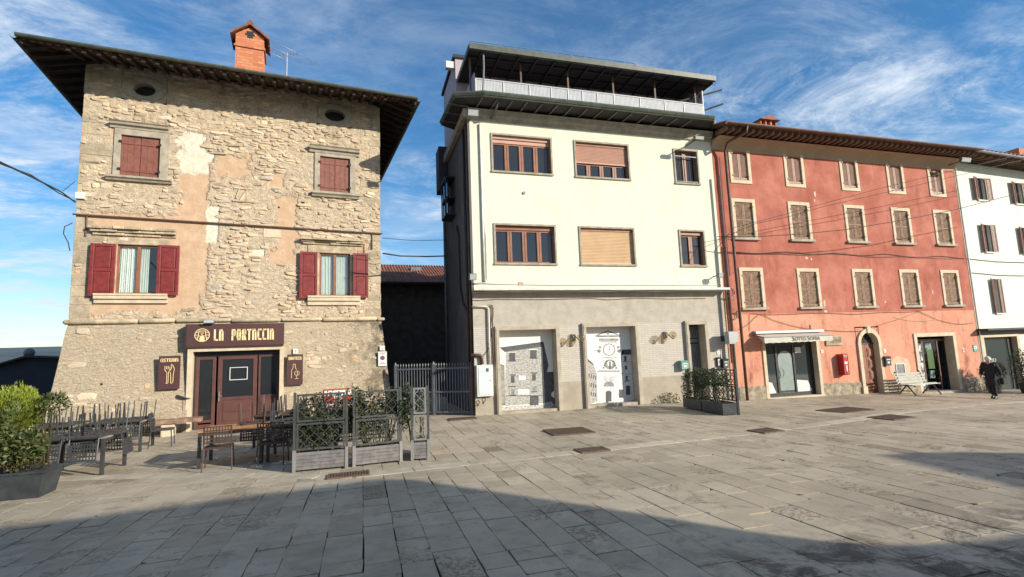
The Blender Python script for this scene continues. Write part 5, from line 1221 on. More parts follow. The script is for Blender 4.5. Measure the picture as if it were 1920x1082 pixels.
def shed():
    F = Frame(-17, 25, .10); r = empty('dark_shed', (F.o.x, F.o.y, 0), .10, 'long dark shed with low gabled roof left of the stone house', 'shed')
    pts = [F.uz(px, py) for px, py in ((-160, 700), (0, 686), (55, 670), (140, 674))]
    m = MB(); m.prism([(pts[0][0], -4)]+pts+[(pts[3][0]+4, pts[3][1]-.1), (pts[3][0]+4, -4)], 0, 6); m.build('wall', M['shed_metal'], r)
    m = MB(); 
    P = [(u, z) for u, z in pts]+[(pts[3][0]+4.2, pts[3][1]-.1)]
    for a, b in zip(P[:-1], P[1:]): m.prism([a, b, (b[0], b[1]+.08), (a[0], a[1]+.08)], -.3, 6.2)
    m.build('roof', M['dark_soffit'], r)
    u, z = F.uz(41, 663); l = empty('globe_lamp', tuple(F.world(u, .6, pts[2][1]-.2)), 0, 'small grey globe on a short stem above the dark shed roof', 'lamp')
    m = MB(); m.tube([(0, 0, 0), (0, 0, .25)], .03, 6); m.build('stem', M['grey_metal'], l)
    m = MB(); m.sphere((0, 0, .40), .19, 14, 9); m.build('globe', M['grey_metal'], l, smooth=True)
shed()
# ------------------------------------------------------------------ signs on the stone house
def onwall(F, name, u, v, z, label, cat, group=None):
    o = empty(name, tuple(F.world(u, v, z)), F.yaw, label, cat, group); o.scale = (F.k,)*3; return o
GL = {'L': (.62, [[(0,1),(0,0),(.62,0)]]), 'A': (.72, [[(0,0),(0,1),(.42,1),(.66,.8),(.72,0)]]), 'P': (.66, [[(0,0),(0,1),(.5,1),(.66,.85),(.66,.6),(.5,.44),(0,.44)]]),
      'O': (.70, [[(.16,0),(0,.18),(0,.82),(.16,1),(.54,1),(.70,.82),(.70,.18),(.54,0),(.16,0)]]), 'R': (.68, [[(0,0),(0,1),(.5,1),(.66,.85),(.66,.62),(.5,.46),(0,.46)],[(.42,.46),(.68,0)]]),
      'T': (.66, [[(0,1),(.66,1)],[(.33,1),(.33,0)]]), 'C': (.64, [[(.64,1),(.16,1),(0,.82),(0,.18),(.16,0),(.64,0)]]), 'I': (.0, [[(0,0),(0,1)]]),
      'S': (.64, [[(.64,1),(.12,1),(0,.86),(0,.64),(.12,.52),(.52,.5),(.64,.38),(.64,.14),(.52,0),(0,0)]]), 'E': (.58, [[(.58,1),(0,1),(0,0),(.58,0)],[(0,.5),(.5,.5)]]), 'N': (.72, [[(0,0),(0,1),(.42,1),(.66,.8),(.72,0)]])}
GL['N'] = (.72, [[(0,0),(0,1),(.72,0),(.72,1)]])
def glyphs(m, s, x, z, h, w, y0, y1, gap=.32, sx=.72):
    for ch in s:
        if ch == ' ': x += h*.55; continue
        gw, strokes = GL[ch]
        for st in strokes:
            P = [(x+a*h*sx+w/2, z+w/2+b*(h-w)) for a, b in st]
            for p, q in zip(P[:-1], P[1:]):
                d = Vector((q[0]-p[0], 0, q[1]-p[1])); dn = d.normalized()*(w/2); n = Vector((-dn.z, 0, dn.x))
                a_, b_ = Vector((p[0], 0, p[1]))-dn, Vector((q[0], 0, q[1]))+dn; V = [a_-n, b_-n, b_+n, a_+n]
                m.hexa([(v.x, y0, v.z) for v in V]+[(v.x, y1, v.z) for v in V])
        x += gw*h*sx+w+h*gap*.45
    return x
def main_sign():
    a, b, c, d = box_uz(FL, (350, 609), (531, 646), -.42); u, z = (a+b)/2, c; w2 = (b-a)/2; h = d-c
    LW = .05
    r = onwall(FL, 'shop_sign', u, -.42, z, 'long brown LA PORTACCIA fascia sign with round gate emblem above the restaurant door', 'sign')
    m = MB(); m.box(-w2, w2, 0, .34, 0, h); m.box(-w2-.03, w2+.02, .02, .36, -.03, h+.02); m.build('board', M['sign_brown'], r)
    m = MB(); lh = h*.52; x = -w2+w2*2*.272; avail = w2*2*.635; sx = .72
    # fit the lettering to its width
    def run(sc): return glyphs(MB(), 'LA PORTACCIA', 0, 0, lh, LW, 0, .01, .16, sc)
    lo, hi = .05, 1.6
    for _ in range(20):
        mid = (lo+hi)/2
        if run(mid) < avail: lo = mid
        else: hi = mid
    glyphs(m, 'LA PORTACCIA', x, h*.25, lh, LW, -.022, 0, .16, lo); m.build('lettering', M['cream_letter'], r)
    m = MB(); cx, cz, R = -w2+w2*2*.155, h*.52, h*.30; n = 28
    def ringm(r0, r1, a0=0, a1=2*pi, k=n):
        for i in range(k):
            t0, t1 = a0+(a1-a0)*i/k, a0+(a1-a0)*(i+1)/k
            V = [(cx+r0*cos(t0), cz+r0*sin(t0)), (cx+r1*cos(t0), cz+r1*sin(t0)), (cx+r1*cos(t1), cz+r1*sin(t1)), (cx+r0*cos(t1), cz+r0*sin(t1))]
            m.hexa([(p, -.02, q) for p, q in V]+[(p, 0, q) for p, q in V])
    ringm(R*.90, R*1.0)
    def br(x0, z0, x1, z1, w=.022): m.bar((cx+x0*R, -.01, cz+z0*R), (cx+x1*R, -.01, cz+z1*R), .02, w, (0, 1, 0))
    br(-.42, .62, -.60, -.72, .035); br(.42, .62, .60, -.72, .035); br(-.45, .62, .45, .62, .03); br(-.25, .32, .25, .32, .05); br(-.12, .05, .12, .05, .10); br(-.5, -.12, .5, -.12, .02)
    for s in (-1, 1): br(s*.6, .38, s*.78, .38, .06); br(s*.68, .0, s*.86, -.0, .05); br(s*.66, -.4, s*.76, -.4, .05)
    c0 = cx; ringm(0, .001, k=2)
    m.prism([(cx-R*.32, cz-R*.86), (cx-R*.32, cz-R*.45)]+[(cx-R*.32*cos(pi*i/8), cz-R*.45+R*.30*sin(pi*i/8)) for i in range(9)]+[(cx+R*.32, cz-R*.86)], -.02, 0)
    m.build('emblem', M['cream_letter'], r)
def panel_sign(word, px0, py0, px1, py1, label, icon):
    a, b, c, d = box_uz(FL, (px0, py0), (px1, py1), -.36); w = b-a; h = d-c
    r = onwall(FL, 'hanging_sign', (a+b)/2, -.36, c, label, 'sign', 'brown panels beside the restaurant door')
    m = MB(); m.box(-w/2, w/2, 0, .04, 0, h); m.box(-w/2+.05, -w/2+.1, .04, .2, h*.2, h*.25); m.box(w/2-.1, w/2-.05, .04, .2, h*.8, h*.85); m.build('board', M['sign_brown'], r)
    m = MB(); lh = h*.105; lo, hi = .05, 1.6
    for _ in range(18):
        mid = (lo+hi)/2
        if glyphs(MB(), word, 0, 0, lh, .020, 0, .01, .16, mid) < w*.84: lo = mid
        else: hi = mid
    glyphs(m, word, -w*.42, h*.82, lh, .020, -.012, 0, .16, lo); m.build('lettering', M['cream_letter'], r)
    m = MB()
    def pl(pts, cl=False, t=.022):
        P = [(w*x, -.006, h*z) for x, z in pts]
        for p, q in zip(P[:-1], P[1:]): m.bar(p, q, .012, t, (0, 1, 0))
    if icon == 'cutlery':
        pl([(-.10,.20),(-.10,.50),(-.20,.58),(-.20,.70)]); pl([(-.02,.20),(-.10,.17),(-.12,.2)]); pl([(-.03,.20),(-.03,.50),(.03,.58),(.03,.68)]); pl([(-.12,.60),(-.12,.70)]); pl([(-.05,.60),(-.05,.70)])
        pl([(.10,.17),(.08,.45),(.04,.52)]); pl([(.10,.17),(.19,.20),(.20,.45),(.24,.60),(.16,.72),(.08,.74),(.12,.66),(.06,.56)])
    else:
        pl([(-.22,.22),(-.22,.48),(-.12,.56),(-.12,.68),(.02,.68),(.02,.56),(.10,.50)])
        P = [(.12+.15*cos(2*pi*k/16), .38+.07*sin(2*pi*k/16)) for k in range(17)]; pl(P); pl([(.10,.31),(.10,.22)]); pl([(0,.20),(.22,.205)]); pl([(.15,.43),(.15,.33)])
    m.build('icon', M['cream_letter'], r)
main_sign()
panel_sign('OSTERIA', 298, 668, 336, 729, 'brown OSTERIA panel with fork and knife outline left of the restaurant door', 'cutlery')
panel_sign('ENOTECA', 538.5, 665, 567.5, 721, 'brown ENOTECA panel with bottle and glass outline right of the restaurant door', 'bottle')
def plate(F, px0, py0, px1, py1, v, ch, label, name='number_plate', dark=False, group='small white house number tiles'):
    a, b, c, d = box_uz(F, (px0, py0), (px1, py1), v); r = onwall(F, name, (a+b)/2, v, c, label, 'number plate', group)
    m = MB(); m.box(-(b-a)/2, (b-a)/2, 0, .03, 0, d-c); m.build('tile', M['white_plastic'], r, bevel=.004)
    if ch: text_part(ch, r, (0, -.004, (d-c)*.25), (d-c)*.65, M['num_blue'], True, 'numeral', .002, smallcaps=False)
M['num_blue'] = plain('numeral_blue', (.05,.08,.22), .5, .05, 4, 0)
plate(FL, 549.5, 654, 558.5, 663.5, -.2, '7', 'white number tile right above the ENOTECA panel')
plate(FL, 712, 648.5, 721.5, 657, -.2, '1', 'white number tile above the no parking sign')
plate(FW, 1344.5, 658.5, 1351, 665, -.0, '3', 'white number tile right of the slatted dark door')
plate(FO, 1539, 656, 1544.5, 662, -.02, '5', 'white number tile between the shop under the awning and the red post box')
plate(FO, 1656.5, 655, 1662, 661.5, -.02, '7', 'white number tile right of the arched door')
plate(FO, 1804.5, 653, 1808.5, 660, -.02, '9', 'white number tile right of the postcard shop')
def no_parking():
    a, b, c, d = box_uz(FL, (708.8, 659.5), (725, 686), -.22); r = onwall(FL, 'road_sign', (a+b)/2, -.26, c, 'white no parking plate with round symbol at the right corner of the stone house', 'sign'); w, h = b-a, d-c
    m = MB(); m.box(-w/2, w/2, 0, .03, 0, h); m.build('plate', M['white_plastic'], r)
    for t0, t1, mt in ((.26, .0, M['num_blue']),):
        m = MB(); m.tube([(0, -.004, h*.56), (0, .0, h*.56)], w*.24, 20); m.build('disc', mt, r)
    m = MB(); R = w*.24
    for i in range(20):
        t0, t1 = 2*pi*i/20, 2*pi*(i+1)/20; V = [(R*.85*cos(t0), h*.56+R*.85*sin(t0)), (R*1.1*cos(t0), h*.56+R*1.1*sin(t0)), (R*1.1*cos(t1), h*.56+R*1.1*sin(t1)), (R*.85*cos(t1), h*.56+R*.85*sin(t1))]
        m.hexa([(p, -.008, q) for p, q in V]+[(p, -.003, q) for p, q in V])
    m.bar((-R*.7, -.006, h*.56+R*.7), (R*.7, -.006, h*.56-R*.7), .006, w*.07, (0, 1, 0)); m.build('red_ring', M['red_paint'], r)
    text_part('LASCIARE LIBERO', r, (0, -.003, h*.88), w*.10, M['letter_dark'], True, 'lettering', .001, smallcaps=False)
    text_part('IL PASSO', r, (0, -.003, h*.81), w*.10, M['letter_dark'], True, 'lettering', .001, smallcaps=False)
    text_part('PASSO', r, (0, -.003, h*.24), w*.13, M['letter_dark'], True, 'lettering', .001, smallcaps=False)
    text_part('CARRABILE', r, (0, -.003, h*.13), w*.15, M['letter_dark'], True, 'lettering', .001, smallcaps=False)
no_parking()
M['grey_box'] = plain('grey_box_plastic', (.36,.38,.37), .5, .1, 3, .05)
def flood(F, px, py, v, label, w=.34, h=.22, dn=.35):
    u, z = F.uz(px, py, v); r = onwall(F, 'floodlight', u, v, z, label, 'floodlight', 'floodlights on the facades')
    Mx = Matrix.Rotation(dn, 4, 'X'); m = MB(); m.box(-w/2, w/2, -.08, .02, -h/2, h/2, Mx); m.build('housing', M['grey_metal'], r, bevel=.01)
    m = MB(); m.box(-w/2+.02, w/2-.02, -.087, -.080, -h/2+.02, h/2-.02, Mx); m.build('lens', M['grey_box'], r)
    m = MB(); m.bar((0, .0, 0), (0, -v if v < 0 else .2, .0), .03); m.build('arm', M['black_metal'], r)
flood(FL, 391.5, 604, -.5, 'small black floodlight over the brown restaurant fascia sign', .30, .12, -.2)
flood(FW, 886, 212, -.62, 'floodlight under the left end of the cream house eaves', .34, .2)
flood(FW, 1309, 259, -.75, 'floodlight under the right end of the cream house eaves', .36, .12)
flood(FW, 886, 519, -.25, 'small floodlight at the left edge of the cream house above the ledge', .22, .2, .2)
flood(FO, 1349, 516, -.3, 'small floodlight where cream and terracotta houses meet', .2, .16, .2)
flood(FO, 1808, 300, -.7, 'floodlight under the right end of the terracotta house eaves', .55, .18)
# ------------------------------------------------------------------ posters in the two openings
M['paper'] = plain('poster_paper', (.74,.72,.64), .6, .05, 2, 0)
M['paper2'] = plain('poster_paper_white', (.80,.80,.77), .6, .04, 2, 0)
M['ink_dark'] = plain('ink_dark', (.075,.075,.08), .6, .35, 6, 0)
M['ink_mid'] = plain('ink_mid', (.24,.235,.225), .6, .4, 5, 0)
def speck(name, a, b, lo, hi, sc):
    m, nt, p = new_mat(name); N = NT(nt); c = N.coord((1, 1, 1.6)); N.put(p.inputs['Base Color'], N.mix(N.rng(N.noise(c, sc, 7, .8), lo, hi), a, b)); p.inputs['Roughness'].default_value = .6; return m
M['ink_stone'] = speck('ink_stonework', (.15,.148,.14), (.54,.52,.47), .34, .64, 14)
M['ink_light'] = speck('ink_light_masonry', (.42,.42,.41), (.74,.73,.70), .36, .56, 10)
M['ink_plinth'] = speck('ink_foreground', (.18,.18,.17), (.66,.65,.60), .42, .6, 12)
def poster(idx, label, mats, draw, op):
    a, b, c, d = WOPS[op]; st = .13; r = onwall(FW, 'poster', 0, .30, 0, label, 'poster', 'black and white posters in the closed openings')
    r.location = tuple(FW.world(0, .30, 0))
    m = MB(); m.box(a+st, b-st, 0, .05, (-.10 if op == 0 else -.08), d-st); m.build('sheet', mats, r)
    layers = {}
    def P(x, y): return FW.uz(900+x/4.919, 580+y/4.919, .30)
    def shape(mt, pts, lev=1):
        layers.setdefault((mt, lev), MB()).prism([P(*q) for q in pts], -.0012*lev, -.0012*lev+.001)
    def rect(mt, x0, y0, x1, y1, lev=2): shape(mt, [(x0, y0), (x1, y0), (x1, y1), (x0, y1)], lev)
    draw(shape, rect, P)
    # keep every printed layer inside the sheet
    for (mt, lev), mb in layers.items():
        mb.v = [(min(max(x, a+st+.001), b-st-.001), y, min(max(z, -.09), d-st-.001)) for x, y, z in mb.v]
        mb.build('print', M[mt], r)
    return r, P
def circ(cx, cy, r, n=20, ry=None): return [(cx+r*cos(2*pi*k/n), cy+(ry or r)*sin(2*pi*k/n)) for k in range(n)]
def draw1(shape, rect, P):
    shape('ink_dark', [(180,352),(585,298),(632,515),(618,578),(740,572),(760,960),(600,880),(572,348),(228,394)], 1)
    shape('ink_stone', [(238,392),(566,346),(598,862),(228,892)], 2)
    shape('ink_mid', [(180,500),(226,515),(232,884),(194,894)], 2)
    for q in ((268,400,325,470),(462,375,522,445),(284,612,318,678),(480,597,514,657),(460,795,540,885)): rect('ink_dark', *q, 3)
    for q in ((285,735,318,792),(483,708,522,758)): rect('ink_mid', *q, 3)
    for q in ((360,612,420,652),(350,738,455,785)): rect('paper', *q, 3)
    for q in ((262,470,330,482),(456,445,528,456),(276,600,330,610),(470,582,528,594),(276,790,330,798),(470,757,528,765),(262,708,330,718),(240,795,592,801)): rect('ink_dark', *q, 3)
    for q in ((256,396,330,402),(452,368,528,376)): rect('paper', *q, 3)
    shape('paper', circ(700, 785, 44, 18, 34), 3); shape('ink_stone', [(600,862),(660,850),(760,900),(760,960),(600,920)], 3)
    shape('ink_plinth', [(190,900),(760,870),(760,990),(190,990)], 4)
def draw2(shape, rect, P):
    shape('ink_mid', [(1062,240),(1180,193),(1296,238),(1292,256),(1066,258)], 2); shape('paper2', [(1095,240),(1180,207),(1262,238)], 3); shape('ink_mid', circ(1180, 228, 10), 4)
    rect('ink_mid', 1096, 268, 1278, 292, 2); rect('ink_light', 1108, 294, 1262, 440, 2); rect('ink_mid', 1108, 296, 1262, 304, 3)
    shape('ink_dark', circ(1190, 372, 56), 3); shape('paper2', circ(1190, 372, 49), 4); shape('ink_dark', [(1188,372),(1194,372),(1194,335),(1189,335)], 5); shape('ink_dark', [(1190,370),(1222,376),(1190,377)], 5)
    for k in range(12): shape('ink_dark', circ(1190+41*cos(k*pi/6), 372+41*sin(k*pi/6), 3, 6), 5)
    for s in (-1, 1):
        shape('ink_mid', circ(1190+s*84, 350, 13), 3); shape('ink_mid', circ(1190+s*92, 384, 17), 3); shape('ink_light', [(1190+s*100,380),(1190+s*140,384),(1190+s*140,400),(1190+s*100,402)], 2)
        for k in range(3): shape('ink_dark', circ(1190+s*(104+k*16), 380, 5, 8), 4)
    rect('ink_light', 1090, 402, 1290, 868, 1); rect('ink_mid', 1124, 444, 1262, 450, 3)
    shape('ink_mid', circ(1198, 508, 52, 18, 46), 3); shape('paper2', circ(1198, 500, 24, 12, 26), 4); shape('ink_dark', [(1190,480),(1206,480),(1204,552),(1192,552)], 5)
    for s in (-1, 1):
        for k in range(4): shape('ink_dark', circ(1198+s*(34+k*8), 480+k*20, 8, 8), 4)
    rect('ink_dark', 1078, 566, 1292, 574, 3); rect('paper2', 1096, 580, 1286, 600, 2)
    for k in range(6): rect('ink_mid', 1130+6*k, 622+k*11, 1245-4*k, 625+k*11, 3)
    shape('ink_mid', [(1140,700)]+[(1188-48*cos(pi*k/8), 700-34*sin(pi*k/8)) for k in range(9)]+[(1236,712),(1140,712)], 2)
    shape('ink_dark', [(1160,850),(1160,765)]+[(1186-26*cos(pi*k/6), 765-14*sin(pi*k/6)) for k in range(7)]+[(1212,850)], 3)
    shape('ink_dark', [(1312,372),(1480,366),(1480,414),(1300,420)], 2); shape('ink_light', [(1298,420),(1480,414),(1480,860),(1296,868)], 1)
    for q in ((1330,430,1350,482),(1336,518,1356,556),(1342,612,1362,650),(1436,700,1476,784),(1282,740,1322,816),(1346,704,1384,790)): rect('ink_dark', *q, 3)
    rect('ink_mid', 1334, 652, 1376, 668, 3); rect('ink_mid', 1296, 480, 1480, 484, 2); rect('ink_mid', 1296, 592, 1480, 596, 2)
    shape('ink_stone', [(983,452),(1048,512),(1078,592),(1084,852),(1003,876),(990,600)], 2); shape('ink_dark', [(983,445),(1052,508),(1040,514),(983,470)], 3)
    for k in range(4):
        for j in range(3): rect('ink_dark', 1002+20*k, 590+j*80+k*8, 1010+20*k, 630+j*80+k*6, 4)
    shape('ink_plinth', [(1100,862),(1500,840),(1500,930),(1000,930)], 2)
pr, PP = poster(0, 'black and white print of a stone tower house, beside the pale meter cabinet', M['paper'], draw1, 0)
def caption():
    u, z = PP(200, 930); u1, _ = PP(640, 930)
    o = text_part('Castiglione dei Pepoli (Bologna)', pr, (u+.02, -.008, z-.02), .135, M['paper'], False, 'caption', .001, smallcaps=False, xs=(u1-u)/(2.03)); 
caption()
poster(1, 'black and white print of a clock tower closing the second ground floor opening', M['paper2'], draw2, 1)
# ------------------------------------------------------------------ things on the cream house front
def wall_lamp(px, py, label):
    u, z = FW.uz(px, py, -.12); r = onwall(FW, 'wall_lamp', u, 0, z, label, 'wall lamp', 'twin globe wall lamps')
    m = MB(); m.box(-.06, .06, -.04, 0.02, -.08, .12); m.tube([(0, -.03, .05), (-.02, -.10, .08), (-.09, -.20, -.06), (-.15, -.22, -.11)], .013, 6); m.tube([(0, -.03, .05), (.02, -.10, .06), (.09, -.20, -.06), (.15, -.22, -.11)], .013, 6)
    for s in (-1, 1): m.lathe([(.0, -.125), (.05, -.12), (.045, -.095)], (s*.165, -.22, 0), 10)
    m.build('bracket', M['black_metal'], r, smooth=False)
    for s in (-1, 1):
        g = MB(); g.sphere((s*.165, -.22, .01), .125, 18, 12); o = g.build('globe', M['globe_glass'], r, smooth=True)
        g = MB(); g.sphere((s*.165, -.22, -.03), .03, 8, 6); g.build('bulb', M['brass'], o, smooth=True)
wall_lamp(1078, 634, 'twin amber globe wall lamp between the two posters'); wall_lamp(1250.5, 629, 'twin amber globe wall lamp between the clock tower poster and the dark door')
def cabinet():
    a, b, c, d = box_uz(FW, (893.8, 685), (926, 742.5), -.12); r = onwall(FW, 'meter_cabinet', (a+b)/2, -.10, c, 'pale blue white meter cabinet on the left corner of the cream house', 'cabinet')
    w, h = b-a, d-c; m = MB(); m.box(-w/2, w/2, 0, .14, 0, h); m.build('case', M['white_plastic'], r, bevel=.01)
    m = MB(); m.box(-w/2+.05, w/2-.10, -.012, 0, .05, h-.08); m.build('door', M['pale_blue'], r, bevel=.004)
    m = MB(); m.box(w/2-.21, w/2-.13, -.016, -.012, h-.20, h-.10); m.box(w/2-.11, w/2-.09, -.018, -.0, h*.48, h*.52); m.build('label', M['letter_dark'], r)
    m = MB(); m.tube([(-w/2+.18+.05*cos(2*pi*k/10), -.02, -.09+.05*sin(2*pi*k/10)) for k in range(11)], .012, 5); m.tube([(-w/2+.16, -.0, -.18), (-w/2+.16, -.03, -.18)], .03, 8); m.build('tap_ring', M['black_metal'], r)
M['pale_blue'] = plain('cabinet_pale_blue', (.56,.64,.62), .5, .08, 2, .05)
cabinet()
def box_thing(F, name, q, v, dpt, label, cat, mat, lid=None, extra=None, group=None):
    a, b, c, d = box_uz(F, q[:2], q[2:], v); r = onwall(F, name, (a+b)/2, v, c, label, cat, group); w, h = b-a, d-c
    m = MB(); m.box(-w/2, w/2, 0, dpt, 0, h*.86); m.prism([(-0.0, h*.86), (-.03, h*.86), (dpt*.3, h), (dpt, h), (dpt, h*.86)], -w/2-.01, w/2+.01, 'x'); m.build('body', mat, r, bevel=.005)
    if extra: extra(r, w, h)
    return r
def slot(r, w, h):
    m = MB(); m.box(-w*.32, w*.32, -.006, 0, h*.62, h*.70); m.box(-w*.2, w*.2, -.005, 0, h*.25, h*.45); m.build('flap', M['white_plastic'], r)
box_thing(FW, 'letter_box', (1277.5, 676.5, 1291.5, 692), -.16, .16, 'green letter box left of the slatted dark door', 'letter box', M['green_box'], None, slot)
box_thing(FW, 'letter_box', (1356, 673, 1367, 690), -.15, .15, 'dark letter box between the slatted door and the terracotta house', 'letter box', M['charcoal'], None, slot)
box_thing(FW, 'intercom', (1344.5, 670, 1352, 687), -.05, .05, 'white faced intercom panel right of the slatted dark door', 'intercom', M['black_metal'], None, lambda r, w, h: MB().box(-w*.32, w*.32, -.006, 0, h*.1, h*.8).build('panel', M['white_plastic'], r))
box_thing(FO, 'letter_box', (1660, 668.5, 1672, 685.5), -.16, .16, 'dark green letter box right of the arched door', 'letter box', M['charcoal'], None, slot)
def post_box():
    a, b, c, d = box_uz(FO, (1579.5, 664.5), (1592.5, 702), -.24); r = onwall(FO, 'post_box', (a+b)/2, -.24, c, 'red wall post box with white label between shop and arched door', 'post box'); w, h = b-a, d-c
    m = MB(); m.prism([(0, 0), (.24, -.03), (.24, h), (.02, h), (-.015, h-.03)], -w/2, w/2, 'x'); m.build('body', M['red_paint'], r, bevel=.012)
    m = MB(); m.box(-w*.36, w*.40, -.02, -.002, h*.86, h*.93); m.build('slot_flap', M['post_alu'], r)
    m = MB(); m.box(-w*.28, w*.36, -.01, 0, h*.52, h*.76); m.box(0, w*.24, -.01, 0, h*.16, h*.46); m.build('label', M['white_plastic'], r)
    m = MB(); m.box(w*.0, w*.26, -.02, 0, h*.02, h*.13); m.build('lock', M['grey_metal'], r)
    m = MB(); m.box(-w*.2, w*.3, -.022, -.0015, h*.885, h*.905); m.build('slot', M['room_dark'], r)
post_box()
def plaque():
    a, b, c, d = box_uz(FO, (1548, 630), (1580, 647), -.05); r = onwall(FO, 'carved_plaque', (a+b)/2, -.05, c, 'weathered relief plaque just right of the awning', 'plaque'); w, h = b-a, d-c
    m = MB(); m.box(-w/2, w/2, 0, .05, 0, h); m.build('slab', M['warm_stone'], r, bevel=.008)
    m = MB(); rd = random.Random(9)
    for k in range(12): x = -w*.15+w*.6*k/12; m.box(x, x+.03, -.008, 0, h*(.2+.3*rd.random()), h*(.6+.3*rd.random()))
    for z in (.28, .55, .82): m.box(-w*.2, w*.46, -.006, 0, h*z, h*z+.015)
    m.build('relief', M['letter_faded'], r)
M['letter_faded'] = plain('faded_paint', (.26,.18,.12), .8, .3, 9, 0)
plaque()
def teal():
    a, b, c, d = box_uz(FO, (1824.5, 647), (1833.5, 659), -.02); r = onwall(FO, 'shop_plate', (a+b)/2, -.02, c, 'square white and teal plate at the right end of the terracotta house', 'sign'); w, h = b-a, d-c
    m = MB(); m.box(-w/2, w/2, 0, .02, 0, h); m.build('plate', M['teal'], r)
    m = MB(); m.box(-w*.38, w*.38, -.004, 0, h*.35, h*.85); m.build('field', M['white_plastic'], r)
    m = MB(); m.prism([(-w*.2, h*.7), (0, h*.45), (w*.2, h*.75), (0, h*.6)], -.008, -.004); m.build('mark', M['teal'], r)
M['teal'] = plain('teal_paint', (.08,.30,.26), .5, .05, 4, 0)
teal()
def junction():
    u, z = FO.uz(1377, 645, -.45); r = onwall(FO, 'cable_cabinet', u, -.45, z, 'grey twin cable box hanging where the cream and terracotta houses meet', 'cabinet')
    m = MB(); m.box(-.20, .06, 0, .22, 0, .42); m.build('case', M['grey_box'], r, bevel=.015); m = MB(); m.box(.07, .25, .08, .25, .04, .40); m.build('case', M['grey_box'], r, bevel=.015)
    m = MB(); m.box(-.15, -.02, .2, .45, .1, .3); m.build('bracket', M['black_metal'], r)
M['grey_box'] = plain('grey_box_plastic', (.36,.38,.37), .5, .1, 3, .05)
junction()
def coil(px, py, R, label, n=3):
    u, z = FO.uz(px, py, -.12); r = onwall(FO, 'cable_coil', u, -.12, z, label, 'cable', 'coils of spare cable on the house corner'); rd = random.Random(int(px))
    for k in range(n):
        m = MB(); ox, oz, a = rd.uniform(-.04, .04), rd.uniform(-.05, .05), rd.uniform(.8, 1.1)
        m.tube([(ox+R*a*cos(2*pi*i/20), -.02*k+.02*sin(i), oz+R*a*1.15*sin(2*pi*i/20)) for i in range(21)], .010, 5); m.build('loop', M['cable'] if k % 2 else M['pale_cable'], r, smooth=True)
coil(1369, 549, .17, 'pale cable coil on the corner above the grey cable box'); coil(1384, 588, .10, 'small cable coil beside the lowest left window of the terracotta house')
def mastpipe():
    u0, z0 = FO.uz(1377, 646, -.3); u1, z1 = FO.uz(1387, 775, -.3); r = onwall(FO, 'cable_riser', u0, -.3, 0, 'slim pale riser pipe from the pavement up to the grey cable box', 'pipe')
    m = MB(); m.tube([(0, 0, z1-.1), (0, 0, z0+.1)], .014, 8); m.build('pipe', M['post_alu'], r); m = MB(); m.tube([(.05, .10, z1-.1), (.05, .10, 7.6)], .04, 6); m.tube([(-.05, .14, 1.0), (-.05, .14, 5)], .03, 6); m.build('sleeve', M['copper_pipe'], r)
mastpipe()
# ------------------------------------------------------------------ alley gate
def gate():
    a = Vector((3.12, 15.17, 0)); b = Vector((.98, 16.5, 0)); d = (b-a); L = d.length; yaw = atan2(-d.y, -d.x)
    r = empty('metal_gate', (b.x, b.y, -.15), yaw, 'grey two leaf gate of upright bars with spear points across the alley', 'gate'); H = 1.52
    mid = (Vector((2.14, 15.93, 0))-b).dot(-d.normalized())
    for name, x in (('post', 0), ('post', mid), ('post', L)):
        m = MB(); m.box(x-.035, x+.035, -.035, .035, -.02, H+.0); m.lathe([(.05, 0), (.0, .09)], (x, 0, H), 4); m.build(name, M['gate_paint'], r)
    for x0, x1 in ((.05, mid-.05), (mid+.05, L-.05)):
        l = empty_part('leaf', r); m = MB()
        for z in (.06, .66, H-.16): m.box(x0, x1, -.018, .018, z, z+.045)
        m.build('rails', M['gate_paint'], l)
        n = int((x1-x0)/.085)
        for k in range(n):
            x = x0+.03+(x1-x0-.06)*k/(n-1); m = MB(); m.box(x-.011, x+.011, -.011, .011, .05, H-.06); m.lathe([(.011, 0), (.024, .035), (.0, .10)], (x, 0, H-.06), 4); m.build('bar', M['gate_paint'], l)
M['gate_paint'] = plain('gate_grey_paint', (.15,.16,.17), .5, .15, 5, .05)
gate()

